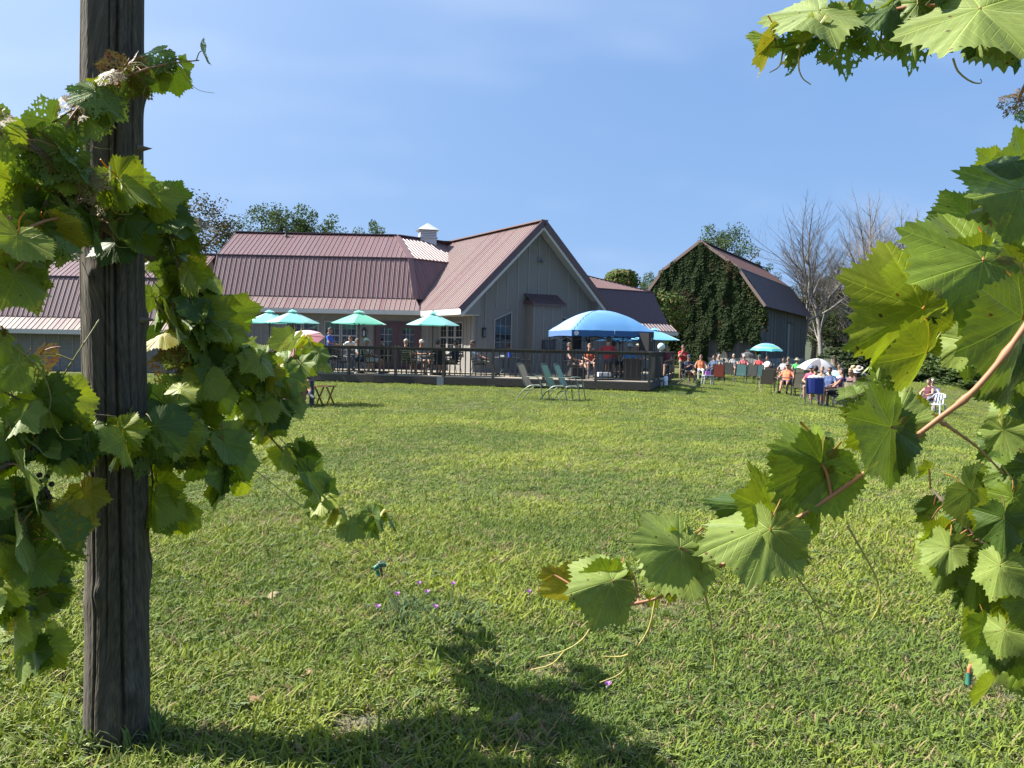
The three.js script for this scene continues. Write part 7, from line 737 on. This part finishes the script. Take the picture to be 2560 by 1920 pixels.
{
  const v = thing('grapevine', 'leafy grapevine wound round the left trellis post', 'vine'), R = rng(313);
  const spec = { cord: [0.02, 0.012, 9, caneD], c0: [0.006, 0.0022, 30, caneR], c1: [0.006, 0.003, 21, caneD], c2: [0.006, 0.003, 10, caneR], c3: [0.005, 0.003, 9, caneR], c4: [0.006, 0.002, 34, caneG], c5: [0.006, 0.003, 32, caneD], c6: [0.005, 0.002, 28, caneG], c7: [0.007, 0.003, 28, caneD], c8: [0.004, 0.002, 12, caneG], c9: [0.004, 0.002, 8, caneD], c10: [0.004, 0.002, 12, caneG], c11: [0.003, 0.002, 16, caneD], c12: [0.004, 0.002, 10, caneD], c13: [0.0045, 0.0015, 24, caneD], c14: [0.004, 0.002, 12, caneD], c15: [0.005, 0.002, 24, caneG], c16: [0.004, 0.002, 22, caneG], cA: [0.005, 0.003, 12, caneR], cB: [0.005, 0.003, 20, caneD], cD: [0.004, 0.002, 8, caneG], cE: [0.004, 0.002, 9, caneD] };
  let gi = 0;
  for (const k in spec) {
    const [r0, r1, n, m] = spec[k], P = DATA.L[k].map(p => V(...p)), cn = part('cane', tube(P, r0, r1, 7, 90, 0.08), m, v), c = new THREE.CatmullRomCurve3(P, false, 'centripetal');
    for (let i = 0; i < n; i++) {
      const t = clamp((i + R()) / n, 0.02, 1), p = c.getPoint(t), th = R() * 6.283, sz = (0.075 + 0.075 * R()) * (1 - 0.35 * t * (k === 'c0' ? 1.2 : 0.4)), out = V(Math.cos(th), (R() - 0.35) * 0.9, Math.sin(th)).normalize(), J = p.clone().addScaledVector(out, 0.03 + 0.075 * R());
      const tip = out.clone().multiplyScalar(0.75).add(V(0, -0.75 - 0.4 * R(), 0)).normalize(), T = J.clone().addScaledVector(tip, sz), q = R(), nn = q < 0.35 ? V(-0.75, 0.55, -0.25) : q < 0.6 ? V(0.75, -0.15, 0.65) : q < 0.82 ? V(-0.2, 0.35, 0.9) : V(0.3, 0.8, 0.2); nn.add(V(R() - 0.5, R() - 0.5, R() - 0.5).multiplyScalar(1.1)).normalize();
      const w = R(), top = k === 'c0' || k === 'c1', mm = top && w < 0.6 ? (w < 0.3 ? 5 : 4) : w < (J.x > -1.25 ? 0.14 : 0.3) ? 0 : w < 0.50 ? 6 : w < 0.80 ? 1 : w < 0.85 ? 2 : w < 0.94 ? 4 : w < 0.97 ? 5 : 3;
      // keep the post face clear where the photograph shows it
      if (Math.abs(J.x + 1.415 * J.z / -2.8) < 0.14 && J.z > -2.9 && (J.y > 1.16 && J.y < 1.66 || J.y < 0.85 || J.y > 2.05 && k !== 'c0') && R() < 0.85) continue;
      leafAt(cn, J, T, nn, mm, 0.95 + 0.2 * R(), gi++); part('petiole', tube([p, p.clone().lerp(J, 0.5).add(V(0, 0.01, 0)), J], 0.002, 0.0014, 5), R() < 0.5 ? caneR : caneG, cn);
      if (R() < 0.1) { const a = p.clone(), b = V(R() - 0.5, -R(), R() - 0.5); part('tendril', tube([a, a.clone().addScaledVector(b, 0.08), a.clone().addScaledVector(b, 0.14).add(V(0.03, 0, 0.02)), a.clone().addScaledVector(b, 0.17).add(V(0.06, 0.02, 0))], 0.0013, 0.0007, 5), tendM, cn); }
    }
  }
  const gm = [mat(0.20, 0.30, 0.08, 0.35, { transmission: 0.15, thickness: 0 }), mat(0.02, 0.015, 0.03, 0.4)], gr = new THREE.SphereGeometry(0.009, 12, 9), gc = [-1.46, 1.0, -2.45]; const bn = thing('grape_bunch', 'small bunch of green and dark grapes left of the post', 'grapes', gc); part('stalk', tube([[0, 0.07, 0], [0.005, 0.02, 0], [0.0, -0.05, 0.01]], 0.0018, 0.001, 5), caneG, bn); for (let i = 0; i < 11; i++) { const o = part('grape', gr, gm[i % 3 ? 1 : 0], bn); const a = i * 2.4, r = 0.012 + 0.008 * R(); o.position.set(Math.cos(a) * r, 0.03 - i * 0.008, Math.sin(a) * r); }
  tag(part('trellis_wire', tube([[-3.6, 1.72, 0.6], [-2.4, 1.72, -1.1], [-1.5, 1.73, -2.72]], 0.0022, 0.0022, 5), wireM, scene), 'trellis wire running along the left vine arm', 'wire');
}
// ---------- small things in the grass ----------
{ const R = rng(55), im = new THREE.InstancedMesh(clumpGeo(8, 7, 0.085, 0.0036, 0.8, 0.05), mat(0.13, 0.19, 0.025, 0.9, { transmission: 0.35 }), 46), M = new THREE.Matrix4(); for (let i = 0; i < 46; i++) { const a = R() * 6.283, r = 0.115 + R() * R() * 0.12, s = 0.6 + R() * 0.8, x = -1.415 + Math.cos(a) * r, z = -2.8 + Math.sin(a) * r; M.makeRotationY(R() * 6).scale(V(s, s, s)).setPosition(x, gy(x, z), z); im.setMatrixAt(i, M); } im.name = 'unmown_grass'; tag(im, 'longer unmown grass tufts round the post foot', 'grass', null, 'stuff'); scene.add(im); }
{
  const R = rng(404), stemM = mat(0.12, 0.15, 0.08, 0.9), pet = mat(0.42, 0.16, 0.48, 0.7, { transmission: 0.3 }), F = [[-0.62, -4.2], [-0.52, -4.35], [-0.46, -4.25], [-0.66, -3.95], [-0.3, -4.3], [-0.36, -3.98], [0.12, -4.22], [0.4, -3.05]];
  F.forEach(([x, z], i) => { const t = thing('wildflower', ['tall purple knapweed flower left in the clump', 'purple knapweed flower at the clump top', 'pale purple knapweed next to the clump top', 'purple knapweed flower low left of the clump', 'purple knapweed flower right in the clump', 'purple knapweed flower in the clump shade', 'single purple flower right of the clump', 'single purple flower beside the shadow end'][i], 'flower', [x, gy(x, z), z], i, 'purple wildflowers in the lawn'), h = 0.09 + 0.05 * R(), dx = (R() - 0.5) * 0.06; part('stem', tube([[0, 0, 0], [dx * 0.4, h * 0.5, 0], [dx, h, 0.01]], 0.0018, 0.0014, 5), stemM, t); part('bud', new THREE.SphereGeometry(0.007, 8, 6).translate(dx, h, 0.01), stemM, t); const ps = []; for (let k = 0; k < 22; k++) { const a = k * 2.4, r = 0.008 + 0.009 * R(), y = 0.012 + 0.006 * R(), p0 = V(dx, h + 0.003, 0.01), d = V(Math.cos(a) * r, y, Math.sin(a) * r), s = V(-Math.sin(a), 0, Math.cos(a)).multiplyScalar(0.0022); ps.push([p0, p0.clone().add(d).add(s), p0.clone().addScaledVector(d, 1.15), p0.clone().add(d).sub(s)]); } part('petals', polyGeo(ps), pet, t); });
  const wg = new THREE.InstancedMesh(clumpGeo(7, 12, 0.085, 0.0035, 1.1), mat(0.05, 0.09, 0.025, 0.9), 70), M = new THREE.Matrix4(); for (let i = 0; i < 90; i++) { const a = R() * 6.28, r = Math.sqrt(R()), x = -0.42 + Math.cos(a) * r * 0.3, z = -4.15 + Math.sin(a) * r * 0.3; M.makeRotationY(R() * 6).setPosition(x, gy(x, z), z); wg.setMatrixAt(i, M); } wg.name = 'knapweed_clump'; tag(wg, 'dark grey green weed clump below the purple flowers', 'weeds', null, 'stuff'); scene.add(wg);
  const dead = [mat(0.21, 0.15, 0.075, 0.9), mat(0.14, 0.075, 0.035, 0.9), mat(0.19, 0.15, 0.09, 0.9)]; [[-0.85, -3.35, 'curled tan dead leaf on the grass right of the post'], [-0.98, -3.08, 'pale dry leaf near the post foot'], [0.04, -2.98, 'brown crumpled leaf on bare earth at the bottom'], [2.2, -3.4, 'brown dead leaf beside the rusty anchor'], [0.55, -4.6, 'dry leaf in the worn patch in the middle'], [-1.32, -4.4, 'small dead leaf left of the wire anchor']].forEach(([x, z, l], i) => { const o = tag(part('dead_leaf', leafG[(i * 3) % 12], dead[i % 3], scene), l, 'leaf', 'dead leaves on the lawn'); o.scale.set(0.06, 0.06, 0.1); o.rotation.set(-1.5 + i * 0.05, 0.15, i * 1.3); o.position.set(x, gy(x, z) + 0.03, z); });
}
scene.traverse(o => { if (o.isMesh) o.castShadow = o.receiveShadow = true; });
renderer.render(scene, camera);
